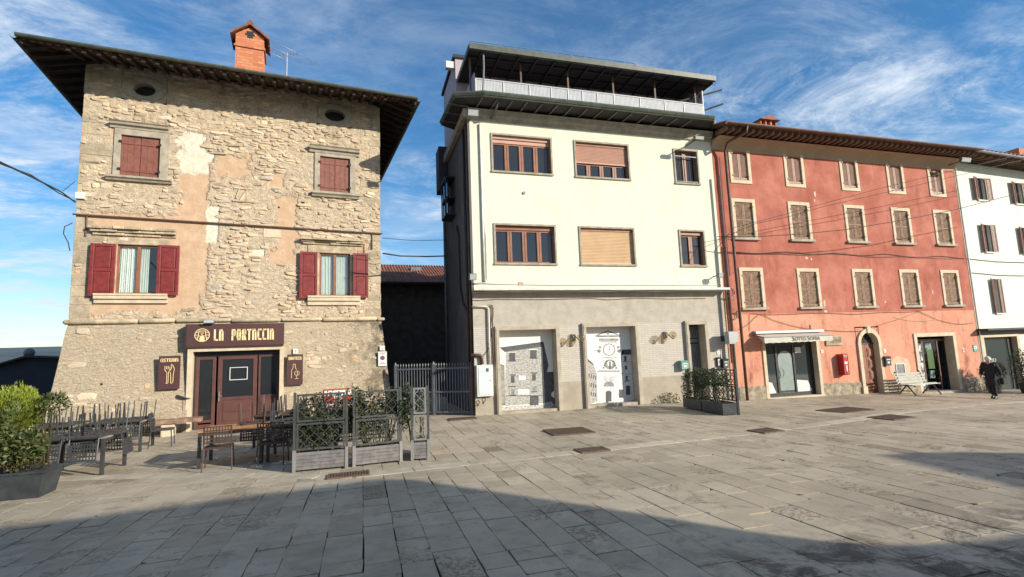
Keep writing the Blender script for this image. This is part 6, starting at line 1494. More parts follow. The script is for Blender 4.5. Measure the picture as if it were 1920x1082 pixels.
# ------------------------------------------------------------------ tables and chairs
FS = .865
def proto_chair(mat, name='chair'):
    r = bpy.data.objects.new(name, None); COL.objects.link(r); r.empty_display_size = .1; t = .024
    def part(nm, f): m = MB(); f(m); return m.build(nm, mat, r)
    W2, SH_, BH = .25, .45, .86
    def seat(m):
        m.box(-W2, W2, -.23, -.20, SH_-.03, SH_); m.box(-W2, W2, .20, .23, SH_-.03, SH_); m.box(-W2, -W2+.03, -.20, .20, SH_-.03, SH_); m.box(W2-.03, W2, -.20, .20, SH_-.03, SH_)
        for k in range(7): y = -.18+.36*k/6; m.box(-W2+.03, W2-.03, y-.012, y+.012, SH_-.018, SH_-.006)
        for k in range(8): x = -.19+.38*k/7; m.box(x-.010, x+.010, -.20, .20, SH_-.022, SH_-.012)
    part('seat', seat)
    def back(m):       # perforated panel between the back posts
        z0, z1 = .56, BH; y0 = .245; nx, nz = 9, 4
        for k in range(nx+1): x = -W2+.02+(2*W2-.04)*k/nx; m.bar((x, y0+(z0-SH_)*.14, z0), (x, y0+(z1-SH_)*.14, z1), .020, .010, (0, 1, 0))
        for k in range(nz+1): z = z0+(z1-z0)*k/nz; y = y0+(z-SH_)*.14; m.box(-W2+.02, W2-.02, y-.005, y+.005, z-.013, z+.013)
    part('backrest', back)
    for s in (-1, 1):
        part('leg', lambda m: m.bar((s*(W2-.012), -.21, SH_-.01), (s*(W2+.01), -.235, 0), t))
        part('leg', lambda m: m.tube([(s*(W2+.01), .27, 0), (s*(W2-.01), .225, SH_), (s*(W2-.01), .225+.06, BH+.01)], t*.55, 6))
    return r
def proto_table(mat):
    r = bpy.data.objects.new('table', None); COL.objects.link(r); W2, D2, H = .60, .50, .74
    m = MB(); m.box(-W2, W2, -D2, D2, H-.028, H); m.build('tabletop', mat, r, bevel=.004)
    m = MB(); m.box(-W2+.03, W2-.03, -D2+.03, -D2+.055, H-.09, H-.029); m.box(-W2+.03, W2-.03, D2-.055, D2-.03, H-.09, H-.029); m.box(-W2+.03, -W2+.055, -D2+.055, D2-.055, H-.09, H-.029); m.box(W2-.055, W2-.03, -D2+.055, D2-.055, H-.09, H-.029); m.build('apron', M['chair_metal'], r)
    for sx in (-1, 1):
        for sy in (-1, 1): m = MB(); m.box(sx*(W2-.03)-.03, sx*(W2-.03)+.03, sy*(D2-.03)-.03, sy*(D2-.03)+.03, 0, H-.029); m.build('leg', M['chair_metal'], r)
    return r
PC = {'grey': proto_chair(M['chair_metal']), 'brown': proto_chair(M['chair_brown'])}; PT = {'dark': proto_table(M['table_top']), 'wood': proto_table(M['table_wood'])}
used = set()
def place(proto, key, x, y, z, rz, label, cat, group, flip=False, sc=FS):
    o = proto[key] if (id(proto), key) not in used else copy_tree(proto[key]); used.add((id(proto), key))
    o.scale = (sc,)*3; o.location = (x, y, z); o.rotation_euler = (pi if flip else 0, 0, rz); tag(o, label, cat, group); return o
def table(key, x, y, rz, label): return place(PT, key, x, y, gz(x, y), rz, label, 'table', 'restaurant tables on the terrace')
def chair(key, x, y, rz, label): return place(PC, key, x, y, gz(x, y)+.002, rz, label, 'chair', 'metal restaurant chairs with square holes')
def upchair(key, tx, ty, trz, dx, dy, face, label):            # upside-down on a table; dx,dy on the table (m), face = side its back hangs over
    c, s = cos(trz), sin(trz); x = tx+(dx*c-dy*s)*FS; y = ty+(dx*s+dy*c)*FS
    # flipped about x: local y -> -y ; choose rz so that the back points to 'face'
    return place(PC, key, x, y, gz(tx, ty)+(.74+.452)*FS, trz+face, label, 'chair', 'metal restaurant chairs with square holes', True)
side = {'near': 0.0, 'far': pi}
TL = [('A', -4.78, 11.10, -.03, 'front row table nearest the square, its right legs clear of the planter'), ('B', -6.00, 11.14, -.02, 'front row table behind the clipped conifer'),
      ('D', -5.12, 13.50, .05, 'back table nearest the plank bench'), ('E', -6.33, 13.45, .04, 'middle table of the back row by the stone wall'), ('Fh', -7.52, 13.42, .04, 'far left table of the back row by the stone wall'), ('Gm', -7.2, 11.2, 0, 'front row table farthest left behind the big planter')]
nm = {'A': 'front table nearest the square', 'B': 'front table behind the conifer', 'D': 'back table nearest the plank bench', 'E': 'middle table of the back row', 'Fh': 'far left table of the back row', 'Gm': 'front row table farthest left'}
rdc = random.Random(21)
for k, x, y, rz, lab in TL:
    table('dark', x, y, rz, 'dark metal '+lab)
    for sd, yy in (('near', -.36), ('far', .36)):
        for hx in (-.29, .29):
            if k == 'Gm' and sd == 'far': continue
            jit = rdc.uniform(-.14, .14)
            pos = ('left' if hx < 0 else 'right')+' on the '+('square' if sd == 'near' else 'wall')+' side of '+nm[k]
            upchair('grey', x, y, rz+0, hx+rdc.uniform(-.02, .02), yy, side[sd]+jit, 'upturned dark chair, '+pos)
chair('grey', -4.35, 13.62, radians(100), 'dark chair standing upright at the right end of the back row table')
o = upchair('grey', -4.78, 11.10, -.03, .50, .06, pi/2+.1, 'upturned dark chair hanging over the right end of the front row table')
# right group
TR = [('wood', -2.28, 10.86, .02, 'orange brown wooden table at the left end of the group before the door'), ('dark', -1.18, 10.95, .0, 'dark table behind the first lattice planter'), ('dark', -.02, 11.0, .0, 'dark table behind the second lattice planter'),
      ('dark', -1.75, 12.75, .02, 'dark table near the restaurant door behind the wooden one'), ('dark', -.55, 12.75, .02, 'dark table in the second row behind the first lattice planter')]
for key, x, y, rz, lab in TR: table(key, x, y, rz, lab)
chair('brown', -2.42, 10.28, radians(188), 'brown metal chair standing with its back to the square at the wooden table')
ups = [(-1.18, 10.95, 'table behind first lattice planter', 'grey'), (-.02, 11.0, 'table behind second lattice planter', 'grey'), (-1.75, 12.75, 'table near the door', 'brown'), (-.55, 12.75, 'second row table behind first planter', 'brown')]
for x, y, lab, key in ups:
    for sd, yy in (('near', -.36), ('far', .36)):
        for hx in (-.29, .29):
            upchair(key, x, y, .0, hx+rdc.uniform(-.02, .02), yy, side[sd]+rdc.uniform(-.14, .14), 'upturned %s chair, %s on the %s side of %s' % ('brown' if key == 'brown' else 'grey', 'left' if hx < 0 else 'right', 'square' if sd == 'near' else 'door', lab))
chair('brown', -1.55, 10.30, radians(176), 'brown metal chair tucked under the table left of the first lattice planter')
upchair('brown', -2.28, 10.86, .02, .25, .36, pi+.1, 'upturned brown chair on the right far corner of the wooden table')
# bench of a plank on stone blocks
def plank_bench():
    g = G(312, 820); r = empty('plank_bench', (g.x-.0, g.y+.25, g.z), YL+.02, 'thick old timber plank on stone blocks against the stone house left of the door', 'bench')
    rd = random.Random(3); m = MB(); n = 10; vs = []
    for i in range(n+1):
        x = -1.3+2.0*i/n; vs.append((x, -.20+rd.uniform(-.015, .015), .20, .42+rd.uniform(-.01, .01)))
    for (x0, a, b, z), (x1, a1, b1, z1) in zip(vs[:-1], vs[1:]): m.hexa([(x0, a, z-.10), (x1, a1, z1-.10), (x1, b1, z1-.10), (x0, b, z-.10), (x0, a, z), (x1, a1, z1), (x1, b1, z1), (x0, b, z)])
    m.build('seat', M['bench_wood'], r, bevel=.01)
    for x in (-.05, -1.0): m = MB(); m.box(x-.14, x+.16, -.14, .15, -.02, .32); m.build('stone_block', M['cream_stone'], r, bevel=.03)
plank_bench()
def ash_stand():
    g = G(345, 809); r = empty('ashtray_stand', (g.x, g.y-.1, g.z), 0, 'round tilted tray on thin legs beside the left door jamb', 'stand')
    m = MB(); Mx = Matrix.Rotation(.35, 3, 'Y') @ Matrix.Rotation(-.15, 3, 'X'); m.lathe([(.0, -.02), (.14, -.02), (.18, .0), (.18, .015), (.13, .0), (0, 0)], (0, 0, .93), 20, Mx); m.build('tray', M['grey_metal'], r, smooth=True)
    for k in range(3): a = 2*pi*k/3+.4; m = MB(); m.tube([(.03*cos(a), .03*sin(a), .92), (.05*cos(a), .05*sin(a), .4), (.15*cos(a), .15*sin(a), 0)], .009, 6); m.build('leg', M['grey_metal'], r)
ash_stand()
def cooler():
    x, y = -.62, 14.9; z = gz(x, y)
    r = empty('side_table', (x, y, z), YL, 'low dark side table holding the red cool box right of the restaurant door', 'table')
    m = MB(); m.box(-.5, .5, -.25, .25, .62, .66); m.build('tabletop', M['chair_metal'], r)
    for sx in (-1, 1):
        for sy in (-1, 1): m = MB(); m.box(sx*.46-.02, sx*.46+.02, sy*.21-.02, sy*.21+.02, 0, .62); m.build('leg', M['chair_metal'], r)
    m = MB(); m.box(-.46, .46, -.20, .20, .26, .28); m.build('shelf', M['chair_metal'], r)
    b = empty('cool_box', (x-.05, y, z+.66), YL, 'red and white drinks cool box on the side table by the restaurant door', 'cool box')
    m = MB(); m.box(-.36, .36, -.2, .2, 0, .32); m.build('body', M['red_paint'], b, bevel=.02); m = MB(); m.box(-.34, .34, -.21, -.201, .16, .30); m.box(-.1, .1, -.215, -.2, .05, .15); m.build('label', M['white_plastic'], b)
    c = empty('crate', (x+.12, y, z+.28), YL, 'red plastic bottle crate on the shelf under the cool box', 'crate'); m = MB(); t = .02
    for zz in (0, .09, .18): m.box(-.2, .2, -.15, -.15+t, zz, zz+.04); m.box(-.2, .2, .15-t, .15, zz, zz+.04); m.box(-.2, -.2+t, -.15, .15, zz, zz+.04); m.box(.2-t, .2, -.15, .15, zz, zz+.04)
    for k in range(9): xx = -.2+.05*k; m.box(xx-.006, xx+.006, -.149, -.14, 0, .22); m.box(xx-.006, xx+.006, .14, .149, 0, .22)
    m.box(-.2, .2, -.15, .15, 0, .01); m.build('walls', M['red_paint'], c)
cooler()
# ------------------------------------------------------------------ foliage
def leafblob(m, c, R, n, size, rd, clumps=14, spread=.30, shape=1.0, droop=0):
    cl = []
    while len(cl) < clumps:
        p = Vector((rd.uniform(-1, 1), rd.uniform(-1, 1), rd.uniform(-1, 1)))
        if .45 < p.length < 1: cl.append(p)
    for i in range(n):
        if rd.random() < .8:
            b = rd.choice(cl); p = b+Vector((rd.gauss(0, spread), rd.gauss(0, spread), rd.gauss(0, spread)))
        else: p = Vector((rd.uniform(-1, 1), rd.uniform(-1, 1), rd.uniform(-1, 1)))
        if p.length > 1.12: p = p.normalized()*rd.uniform(.8, 1.12)
        P = Vector((c[0]+p.x*R[0], c[1]+p.y*R[1], c[2]+p.z*R[2])); leaf(m, P, size*rd.uniform(.6, 1.25), rd, p, droop)
def leaf(m, P, s, rd, out=None, droop=0):
    d = Vector((rd.gauss(0, 1), rd.gauss(0, 1), rd.gauss(0, .8)-droop))
    if out is not None: d += out*.9
    if d.length < .01: d = Vector((0, 0, 1))
    d.normalize(); a = d.cross(Vector((rd.gauss(0, 1), rd.gauss(0, 1), rd.gauss(0, 1)))).normalized()*s*.28; nrm = d.cross(a).normalized()*s*.06
    m.add([P, P+d*s*.5+a+nrm, P+d*s, P+d*s*.5-a+nrm], [(0, 1, 2), (0, 2, 3)])
def twigs(m, base, tips, rd, r=.008):
    for t in tips: b = Vector(base)+Vector((rd.uniform(-.05, .05), rd.uniform(-.05, .05), 0)); tt = Vector(t); mid = (b+tt)/2+Vector((rd.uniform(-.06, .06), rd.uniform(-.06, .06), 0)); m.tube([b, mid, tt], [r, r*.7, r*.4], 5)
def lattice(m, u0, u1, y, z0, z1, pitch=.115, w=.016):
    m.box(u0, u1, y-.012, y+.012, z0, z0+.03); m.box(u0, u1, y-.012, y+.012, z1-.03, z1); m.box(u0, u0+.03, y-.012, y+.012, z0+.03, z1-.03); m.box(u1-.03, u1, y-.012, y+.012, z0+.03, z1-.03)
    a0, a1, b0, b1 = u0+.03, u1-.03, z0+.03, z1-.03
    for sgn in (1, -1):
        k = -30
        yy = y-.005 if sgn > 0 else y+.005
        while k < 60:
            # line: z = b0 + sgn*(x - xs)
            xs_ = a0+k*pitch*1.414; k += 1
            pts = []
            for x in (a0, a1):
                z = b0+sgn*(x-xs_) if sgn > 0 else b0-(x-xs_)
                if b0 <= z <= b1: pts.append((x, z))
            for z in (b0, b1):
                x = xs_+(z-b0) if sgn > 0 else xs_-(z-b0)
                if a0 < x < a1: pts.append((x, z))
            if len(pts) >= 2 and (Vector(pts[0])-Vector(pts[1])).length > .02: m.bar((pts[0][0], yy, pts[0][1]), (pts[1][0], yy, pts[1][1]), .008, w, (0, 1, 0))
def planter(x0, y0, x1, y1, label, depth=.32, H=1.28, boards=M['planter_board'], post=M['post_alu'], lat='lattice_grey', fill=0, seed=1, posts_dark=False, panels=2, latside=0):
    a = Vector((x0, y0, 0)); b = Vector((x1, y1, 0)); L = (b-a).length; yaw = atan2(b.y-a.y, b.x-a.x); z = (gz(x0, y0)+gz(x1, y1))/2
    r = empty('lattice_planter', (x0, y0, z), yaw, label, 'planter', 'trough planters with lattice screens'); bh = .31
    m = MB(); nb = 5
    for k in range(nb):
        z0 = .03+(bh-.03)*k/nb; z1 = .03+(bh-.03)*(k+1)/nb-.004
        m.box(.03, L-.03, -.0, .02, z0, z1); m.box(.03, L-.03, depth-.02, depth, z0, z1); m.box(.012, .03, .0, depth, z0, z1); m.box(L-.03, L-.012, .0, depth, z0, z1)
    m.build('trough', boards, r)
    m = MB(); m.box(.03, L-.03, .02, depth-.02, .05, bh-.03); m.build('soil', M['soil'], r)
    ly = .015 if latside == 0 else depth-.015
    for x in (.0, L-.05):
        m = MB(); m.box(x, x+.05, ly-.025, ly+.025, 0, bh+.04); m.build('foot_post', post, r)
        m = MB(); m.box(x+.005, x+.045, ly-.02, ly+.02, bh+.04, H); m.build('post', M['lattice_grey'] if posts_dark is False else M['black_metal'], r)
    g = .03; zs = [bh+.03, bh+.03+(H-bh-.06)*.5, H-.03]
    for q in range(panels):
        m = MB(); lattice(m, .055, L-.055, ly, zs[q], zs[q+1]-.02 if q == 0 else zs[q+1]); m.build('lattice_panel', M[lat], r)
    return r, L, bh, H
rdl = random.Random(77)
def plant_in(r, L, bh, H, depth, n, label, seed, thick=1.0, mat='leaf_dark', blobs=None, size=.055):
    rd = random.Random(seed); o = empty('climbing_shrub', tuple(r.location+Vector((0, 0, bh-.03))), r.rotation_euler.z, label, 'shrub', 'shrubs growing in the lattice planters')
    m = MB(); h = H-bh
    for (cx, cz, rx, rz, k) in (blobs or [(.5, .5, .5, .5, 1.0)]):
        leafblob(m, (cx*L, depth*.55, cz*h), (rx*L, depth*.55*thick, rz*h), int(n*k), size, rd, 16, .28)
    m.build('leaves', M[mat], o)
    m = MB(); tips = []
    for (cx, cz, rx, rz, k) in (blobs or [(.5, .5, .5, .5, 1.0)]):
        for q in range(5): tips.append((cx*L+rd.uniform(-.7, .7)*rx*L, depth*.5+rd.uniform(-.08, .08), cz*h+rd.uniform(0, .8)*rz*h))
    for t in tips: m.tube([(t[0]*.5+L*.25, depth*.5, 0), ((t[0]*.5+L*.25+t[0])/2+rd.uniform(-.05, .05), depth*.5, t[2]*.5), t], [.010, .007, .004], 5)
    m.build('stems', M['leaf_brown'], o)
P1 = planter(-1.11, 9.30, -.24, 9.28, 'first grey lattice planter from the left with dark climbing shrub')
plant_in(P1[0], P1[1], P1[2], P1[3], .32, 2600, 'dark climbing shrub in the first lattice planter from the left', 5, 1.0, 'leaf_dark', [(.5, .55, .52, .46, .8), (.35, .22, .4, .28, .3)])
P2 = planter(-.17, 9.28, .66, 9.36, 'second lattice planter from the left with leaves massed at its left post')
plant_in(P2[0], P2[1], P2[2], P2[3], .32, 2200, 'bright topped climbing shrub in the second lattice planter', 6, 1.0, 'leaf_olive', [(.05, .72, .16, .36, .42), (.10, .45, .12, .22, .12)])
plant_in(P2[0], P2[1], P2[2], P2[3], .32, 1900, 'sparse dark shrub behind the right half of the second lattice planter', 16, 1.0, 'leaf_dark', [(.6, .78, .42, .26, .6), (.96, .7, .12, .3, .2), (.5, .25, .45, .25, .12)])
P3 = planter(.80, 9.33, 1.13, 9.30, 'narrow lattice planter turned end on, nearest the middle of the square', depth=.80, lat='post_alu')
plant_in(P3[0], P3[1], P3[2], P3[3], .5, 1300, 'loose climbing shrub spilling left of the narrow lattice planter', 8, 1.2, 'leaf_dark', [(-.2, .62, .55, .40, .8), (.55, .75, .5, .22, .2)])
# dark planters before the cream house
a, b = Vector((9.27, 11.24, 0)), Vector((9.52, 13.33, 0)); mid = (a+b)/2; du = (b-a).normalized()*.01
R1 = planter(a.x, a.y, mid.x-du.x, mid.y-du.y, 'dark trough planter with black lattice, nearer one of the pair before the cream house', depth=.45, H=1.18, boards=M['charcoal'], post=M['black_metal'], lat='black_metal', posts_dark=True)
R2 = planter(mid.x+du.x, mid.y+du.y, b.x, b.y, 'dark trough planter with black lattice, farther one of the pair before the cream house', depth=.45, H=1.18, boards=M['charcoal'], post=M['black_metal'], lat='black_metal', posts_dark=True)
plant_in(R1[0], R1[1], R1[2], R1[3], .45, 1000, 'dark shrub thinning toward the lattice in the nearer trough of the pair', 9, 1.0, 'leaf_dark', [(.6, .74, .46, .24, .9), (.5, .35, .4, .3, .25)])
plant_in(R2[0], R2[1], R2[2], R2[3], .45, 1700, 'dense dark shrub in the farther trough of the pair', 10, 1.1, 'leaf_dark', [(.5, .68, .55, .32, 1.0), (.75, .25, .35, .32, .6)])
m = MB(); m.box(.43, .455, -.012, -.006, .05, .27); 
# big planter at the left edge
def big_planter():
    r = empty('trough_planter', (-4.42, 9.22, gz(-4.6, 9.3)), .03, 'big dark flared trough planter at the left edge', 'planter'); m = MB()
    H = .35; x0, x1, y0, y1 = -2.6, .0, .0, .55; e = .05
    m.hexa([(x0, y0+e, 0), (x1-e, y0+e, 0), (x1-e, y1-e, 0), (x0, y1-e, 0), (x0-e, y0, H), (x1, y0, H), (x1, y1, H), (x0-e, y1, H)]); m.build('trough', M['charcoal'], r, bevel=.01)
    m = MB(); ring_b = [(x0, x1+.015, y0-.015, y0+.03), (x0, x1+.015, y1-.03, y1+.015), (x1-.03, x1+.015, y0+.03, y1-.03)]
    for a_, b_, c_, d_ in ring_b: m.box(a_, b_, c_, d_, H-.0, H+.03)
    m.build('rim', M['charcoal'], r); m = MB(); m.box(x0, x1-.04, y0+.04, y1-.04, H-.05, H+.01); m.build('soil', M['soil'], r)
    m = MB(); m.box(-.62, -.60, -.022, .0, .02, H); m.build('seam', M['post_alu'], r)
    return r
bp = big_planter()
def aty(px, py, y): d = ray(px, py); t = y/d.y; return d*t+Vector((0, 0, CAMZ))
def conifer():
    c = aty(28, 768, 9.85); r = empty('conifer', (c.x, c.y, gz(c.x, c.y)+.3), 0, 'rounded yellow green conifer in the big planter', 'shrub'); rd = random.Random(3)
    m = MB(); R = .31; lc = Vector((0, 0, c.z-r.location.z))
    for i in range(5200):
        t = rd.uniform(0, 2*pi); z = rd.uniform(-1, 1); s = sqrt(1-z*z); d = Vector((s*cos(t), s*sin(t), z)); lob = 1+.10*sin(5*t+3*z)+.08*sin(9*z+2*t)
        rr = R*rd.uniform(.62, 1.0)**.7*lob; P = lc+Vector((d.x*rr*1.06, d.y*rr, d.z*rr*1.12)); up = (d*.8+Vector((0, 0, .9))).normalized()
        a = up.cross(Vector((rd.gauss(0, 1), rd.gauss(0, 1), 0))).normalized()*.008; L = rd.uniform(.03, .06); m.add([P-a, P+a, P+up*L], [(0, 1, 2)])
    m.build('foliage', M['leaf_lime'], r)
    m = MB(); m.sphere(tuple(lc), R*.6, 12, 8, (1.05, 1, 1.12)); m.build('inner_foliage', M['leaf_olive'], r, smooth=True); m = MB(); m.tube([(0, 0, -.05), (0, 0, lc.z)], .03, 6); m.build('trunk', M['leaf_brown'], r)
conifer()
def edge_shrub(px, py, y, R, n, size, mat, label, seed, tips=8):
    c = aty(px, py, y); zb = gz(c.x, c.y)+.33; r = empty('leafy_shrub', (c.x, c.y, zb), 0, label, 'shrub', 'leafy shrubs in the big planter'); rd = random.Random(seed); m = MB()
    leafblob(m, (0, 0, c.z-zb), R, n, size, rd, 16, .30); m.build('leaves', M[mat], r)
    m = MB(); twigs(m, (0, 0, -.02), [(rd.uniform(-.8, .8)*R[0], rd.uniform(-.8, .8)*R[1], c.z-zb+rd.uniform(-.4, .9)*R[2]) for _ in range(tips)], rd); m.build('stems', M['leaf_brown'], r)
edge_shrub(28, 838, 9.36, (.33, .18, .24), 1500, .075, 'leaf_olive', 'broad olive green shrub below the clipped conifer', 31)
edge_shrub(-30, 810, 9.4, (.3, .2, .32), 1000, .075, 'leaf_olive', 'olive shrub cut by the left edge of the picture', 33)
edge_shrub(90, 760, 9.8, (.26, .20, .17), 420, .06, 'leaf_olive', 'loose sprays of leaves reaching right over the tables', 35, 12)
edge_shrub(10, 872, 9.42, (.5, .18, .09), 700, .05, 'leaf_brown', 'low reddish ground cover along the planter rim', 36)
# weeds by the wall
def weed():
    g = G(1228, 752); r = empty('weed', (g.x, 14.75, g.z), 0, 'small leafy sprig at the foot of the cream house wall', 'plant'); rd = random.Random(2); m = MB()
    leafblob(m, (0, 0, .16), (.38, .10, .16), 170, .07, rd, 8, .3); m.build('leaves', M['leaf_olive'], r); m = MB(); twigs(m, (0, 0, -.02), [(rd.uniform(-.35, .35), 0, rd.uniform(.1, .3)) for _ in range(7)], rd, .006); m.build('stems', M['leaf_brown'], r)
weed()
# ------------------------------------------------------------------ park bench, shrubs, walker at the right
def park_bench():
    x0, y0 = 18.75, 13.85; x1 = 20.4; z = gz(19.4, 13.9); r = empty('park_bench', (x0, y0, z), .03, 'white slatted park bench with curved dark sides beneath the terracotta house', 'bench'); L = 1.5; m = MB()
    prof = [(-.02, .38), (.10, .395), (.22, .385), (.34, .375)]
    for k, (y, zz) in enumerate(prof): s = MB(); s.box(0, L, y-.045, y+.045, zz, zz+.022); s.build('seat_slat', M['bench_white'], r)
    for k in range(4): zz = .46+k*.095; y = .42+k*.035; s = MB(); s.bar((0, y, zz), (L, y, zz), .02, .082, (0, -.3, 1)); s.build('back_slat', M['bench_white'], r)
    for x in (.12, L-.12):
        s = MB(); s.tube([(x, -.10, .33), (x, -.06, .375), (x, .2, .36), (x, .38, .38), (x, .44, .46), (x, .53, .78), (x, .58, .84)], .024, 6); s.tube([(x, -.12, .0), (x, .0, .16), (x, .16, .36)], .024, 6); s.tube([(x, .52, .0), (x, .38, .16), (x, .2, .36)], .024, 6); s.tube([(x, .05, .17), (x, .36, .17)], .016, 6); s.build('side_frame', M['black_metal'], r)
M['bench_white'] = plain('bench_white_paint', (.50,.51,.45), .55, .12, 6, .1)
park_bench()
def pot_shrub(x, y, R, h, label, seed, n=1500):
    z = gz(x, y); r = empty('potted_shrub', (x, y, z), 0, label, 'shrub', 'dark potted shrubs before the white house'); rd = random.Random(seed)
    m = MB(); m.lathe([(0, 0), (.17, 0), (.24, .36), (.26, .36), (.26, .40), (.21, .40), (.20, .34), (0, .34)], (0, 0, 0), 16); m.build('pot', M['charcoal'], r, smooth=False)
    m = MB(); leafblob(m, (0, 0, .4+h*.5), (R, R, h*.55), n, .07, rd, 14, .32); m.build('leaves', M['leaf_dark'], r); m = MB(); twigs(m, (0, 0, .3), [(rd.uniform(-.6, .6)*R, rd.uniform(-.6, .6)*R, .4+h*rd.uniform(.3, .9)) for _ in range(8)], rd, .012); m.build('stems', M['leaf_brown'], r)
pot_shrub(23.45, 14.1, .34, .8, 'dark potted shrub close behind the walking figure', 41)
pot_shrub(25.2, 12.9, .55, 1.25, 'tall dark potted shrub just outside the right edge', 42); pot_shrub(26.3, 12.6, .5, 1.0, 'dark potted shrub farther outside the right edge', 43); pot_shrub(24.4, 13.6, .42, 1.15, 'dark potted shrub before the shopfront of the white house', 44)
def person():
    g = G(1865, 748); S = 1.40/1.62; r = empty('person', tuple(g), radians(12), 'elderly walker with white hair, long dark coat and bag, crossing toward the left', 'person'); r.scale = (S,)*3
    # walking toward -x ; figure bends slightly forward
    V = {'pelvis': (0, 0, .86), 'belly': (-.02, 0, 1.02), 'chest': (-.06, 0, 1.22), 'neck': (-.10, 0, 1.40), 'head': (-.13, 0, 1.50), 'top': (-.135, 0, 1.585),
         'hipL': (0, -.09, .84), 'kneeL': (-.13, -.09, .47), 'ankL': (-.10, -.09, .09), 'toeL': (-.25, -.09, .04), 'hipR': (0, .09, .84), 'kneeR': (.04, .09, .46), 'ankR': (.20, .09, .13), 'toeR': (.08, .09, .04),
         'shL': (-.08, -.19, 1.33), 'elL': (.03, -.25, 1.08), 'wrL': (.10, -.26, .88), 'shR': (-.08, .19, 1.33), 'elR': (-.05, .26, 1.06), 'wrR': (-.22, .24, .92)}
    R = {'pelvis': .13, 'belly': .125, 'chest': .14, 'neck': .055, 'head': .085, 'top': .06, 'hipL': .095, 'hipR': .095, 'kneeL': .06, 'kneeR': .06, 'ankL': .042, 'ankR': .042, 'toeL': .038, 'toeR': .038, 'shL': .065, 'shR': .065, 'elL': .045, 'elR': .045, 'wrL': .03, 'wrR': .03}
    E = [('pelvis','belly'),('belly','chest'),('chest','neck'),('neck','head'),('head','top'),('pelvis','hipL'),('hipL','kneeL'),('kneeL','ankL'),('ankL','toeL'),('pelvis','hipR'),('hipR','kneeR'),('kneeR','ankR'),('ankR','toeR'),('chest','shL'),('shL','elL'),('elL','wrL'),('chest','shR'),('shR','elR'),('elR','wrR')]
    for s, w in (('L', (.10, -.26, .88)), ('R', (-.22, .24, .92))):           # palm and five curled fingers
        dx = .02 if s == 'L' else -.05; V['palm'+s] = (w[0]+dx, w[1], w[2]-.06); R['palm'+s] = .028; E.append(('wr'+s, 'palm'+s))
        for k in range(4): n = 'f%d%s' % (k, s); n2 = 'g%d%s' % (k, s); V[n] = (w[0]+dx-.025+.018*k, w[1], w[2]-.10+.004*abs(k-1.5)); V[n2] = (V[n][0]-.012, w[1]+(.02 if s == 'L' else -.02), V[n][2]-.028); R[n] = .009; R[n2] = .008; E += [('palm'+s, n), (n, n2)]
        V['th'+s] = (w[0]+dx-.035, w[1]+(.02 if s == 'L' else -.02), w[2]-.075); R['th'+s] = .010; E.append(('palm'+s, 'th'+s))
    def skin(name, keys, edges, rad, mat, grow=0, sub=2):
        idx = {k: i for i, k in enumerate(keys)}; me = bpy.data.meshes.new(name); me.from_pydata([V[k] for k in keys], [(idx[a], idx[b]) for a, b in edges], []); o = bpy.data.objects.new(name, me); COL.objects.link(o); o.parent = r
        sk = o.modifiers.new('skin', 'SKIN'); 
        if not me.skin_vertices: me.attributes
        bpy.context.view_layer.objects.active = o
        for k, i in idx.items():
            d = me.skin_vertices[0].data[i]; d.radius = (rad[k]+grow, rad[k]+grow); d.use_root = (i == 0)
        sk.use_smooth_shade = True; sb = o.modifiers.new('sub', 'SUBSURF'); sb.levels = sub; sb.render_levels = sub; me.materials.append(mat); return o
    body = skin('body', list(V), E, R, M['skin'])
    k2 = ['pelvis', 'belly', 'chest', 'shL', 'elL', 'wrL', 'shR', 'elR', 'wrR']; e2 = [(a, b) for a, b in E if a in k2 and b in k2]; skin('coat', k2, e2, R, M['coat'], .028)
    m = MB(); m.lathe([(.165, 1.12), (.175, .95), (.19, .75), (.215, .52), (.20, .50), (.17, .75)], (-.005, 0, 0), 18); m.build('coat_skirt', M['coat'], r, smooth=True)
    k3 = ['pelvis', 'hipL', 'kneeL', 'ankL', 'hipR', 'kneeR', 'ankR']; skin('trousers', k3, [(a, b) for a, b in E if a in k3 and b in k3], R, M['coat'], .018)
    for s in 'LR':
        a_, t_ = Vector(V['ank'+s]), Vector(V['toe'+s]); m = MB(); m.tube([a_+Vector((.05, 0, -.05)), a_+Vector((0, 0, -.035)), t_+Vector((-.02, 0, 0)), t_+Vector((-.06, 0, -.005))], [.03, .055, .048, .02], 8); m.build('shoe', M['black_metal'], r, smooth=True)
    m = MB(); m.sphere((-.105, 0, 1.545), .108, 14, 9, (1.0, .92, .95)); m.build('hair', M['white_hair'], r, smooth=True)
    m = MB(); m.sphere((-.225, -.03, 1.53), .012, 6, 4); m.sphere((-.225, .03, 1.53), .012, 6, 4); m.tube([(-.215, 0, 1.525), (-.245, 0, 1.495), (-.225, 0, 1.485)], [.01, .014, .008], 6); m.build('face', M['skin'], r, smooth=True)
    m = MB(); m.box(.02, .36, -.34, -.22, .56, .80); m.tube([(.06, -.28, .80), (.10, -.28, .86), (.22, -.28, .86), (.30, -.28, .80)], .012, 6); m.build('bag', M['coat'], r, bevel=.03)
person()
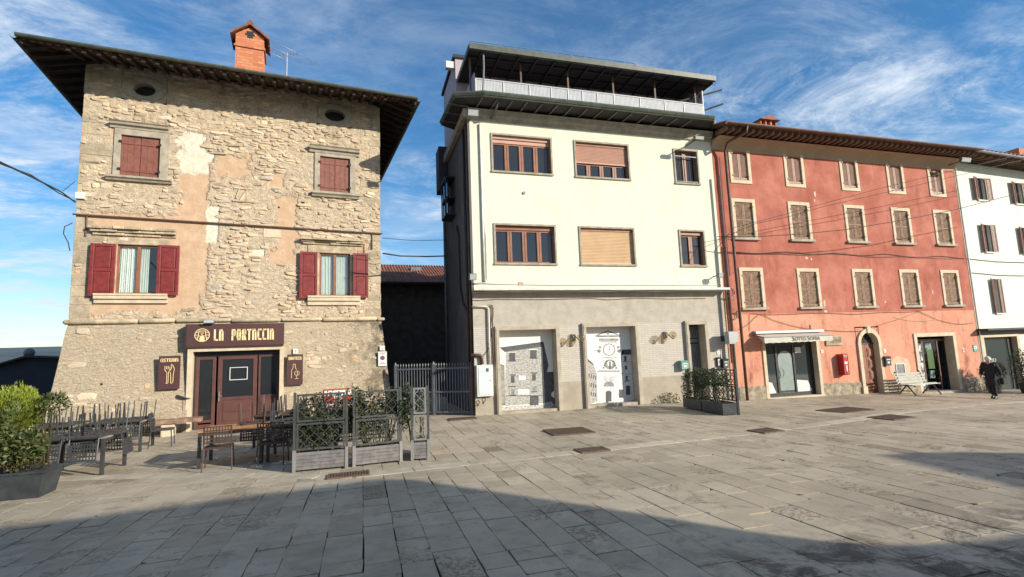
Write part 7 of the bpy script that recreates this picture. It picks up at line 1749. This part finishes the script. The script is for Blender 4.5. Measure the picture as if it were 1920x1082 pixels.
# ------------------------------------------------------------------ wires and aerials
def wire(pts, rad, label, mat='cable', name='overhead_cable', sag=0):
    P = [Vector(p) for p in pts]
    if sag and len(P) == 2:
        a, b = P; P = [a+(b-a)*k/12+Vector((0, 0, -sag*4*(k/12)*(1-k/12))) for k in range(13)]
    m = MB(); m.tube([p-P[0] for p in P], rad, 6); o = m.build(name, M[mat], None, smooth=True); o.location = P[0]; tag(o, label, 'cable', 'wires strung over the square')
def ay(px, py, y): return aty(px, py, y)
wire([ay(1340, 470, 14.4), ay(1376, 425+2, 14.2), ay(1450, 408, 14.0), ay(1520, 388, 13.8), ay(1640, 356, 13.4), ay(1795, 318, 13.0), ay(1990, 272, 12.6)], .009, 'upper thin wire rising across the terracotta house')
wire([ay(1340, 452, 14.4), ay(1418, 419, 14.1), ay(1480, 406, 13.9), ay(1545, 387, 13.7), ay(1700, 352, 13.3), ay(1850, 316, 12.9), ay(1990, 282, 12.6)], .009, 'second thin wire just under the upper one across the terracotta house')
wire([ay(1345, 444, 14.3), ay(1420, 443.5, 14.1), ay(1500, 439, 13.9), ay(1582, 431, 13.7), ay(1680, 415, 13.4), ay(1788, 394, 13.1), ay(1892, 367, 12.8), ay(1990, 345, 12.6)], .013, 'thicker wire crossing the middle windows of the terracotta house')
wire([ay(717.5, 446.5, 15.9), ay(775, 451, 15.9), ay(836, 450, 16.8)], .009, 'thin wire over the alley')
wire([ay(717.5, 475, 15.9), ay(750, 480, 16.0), ay(800, 481, 16.3), ay(836, 480, 16.8)], .022, 'thick black cable over the alley')
wire([ay(141, 379, 15.6), ay(115, 360, 14.4), ay(60, 332, 12.3), ay(0, 304, 10.8), ay(-120, 262, 9.0)], .018, 'twisted cable running left from the corner of the stone house')
wire([ay(141, 377, 15.6), ay(110, 362, 14.4), ay(58, 328, 12.3), ay(0, 307, 10.8), ay(-120, 262, 9.0)], .012, 'slack companion of the twisted cable left of the stone house')
wire([ay(141, 340, 15.55), ay(118, 358, 14.5)], .008, 'short stay wire holding the twisted cable')
wire([ay(136, 418, 15.5), ay(121, 425, 15.5), ay(119, 438, 15.5), ay(128, 455, 15.5), ay(131, 470, 15.5)], .012, 'loop of cable at the left corner of the stone house')
def antenna():
    v = 3.0; u, z = FL.uz(537.5, 142, v); r = onwall(FL, 'tv_aerial', u, v, z-.8, 'thin television aerial on the stone house roof right of the chimney', 'aerial')
    _, z1 = FL.uz(540, 99, v); H = z1-z+.8; m = MB(); m.tube([(0, 0, 0), (0, 0, H)], .018, 6); m.build('mast', M['post_alu'], r)
    m = MB(); m.tube([(-.42, 0, H-.20), (.42, 0, H+.02)], .012, 5)
    for k in range(7): x = -.4+.8*k/6; zz = H-.2+.22*k/6; m.tube([(x, -.18, zz), (x, .18, zz)], .007, 4)
    m.build('boom', M['post_alu'], r); m = MB(); m.tube([(-.18, 0, H-1.1), (.05, 0, H-1.0)], .012, 5); m.tube([(-.15, -.15, H-1.1), (-.15, .15, H-1.1)], .008, 4); m.build('lower_boom', M['post_alu'], r)
antenna()
def fan_wire(p, q, lab):
    a, b = FL.uz(*p, 2.4), FL.uz(*q, 3.6); wire([FL.world(a[0], 2.4, a[1]), FL.world(b[0], 3.6, b[1])], .008, lab, 'post_alu', 'aerial_wire')
fan_wire((500, 71), (601, 121), 'highest thin rod fanning right from the brick chimney'); fan_wire((503, 86), (588, 124), 'middle thin rod fanning right from the brick chimney'); fan_wire((505, 98), (568, 127), 'lowest thin rod fanning right from the brick chimney')
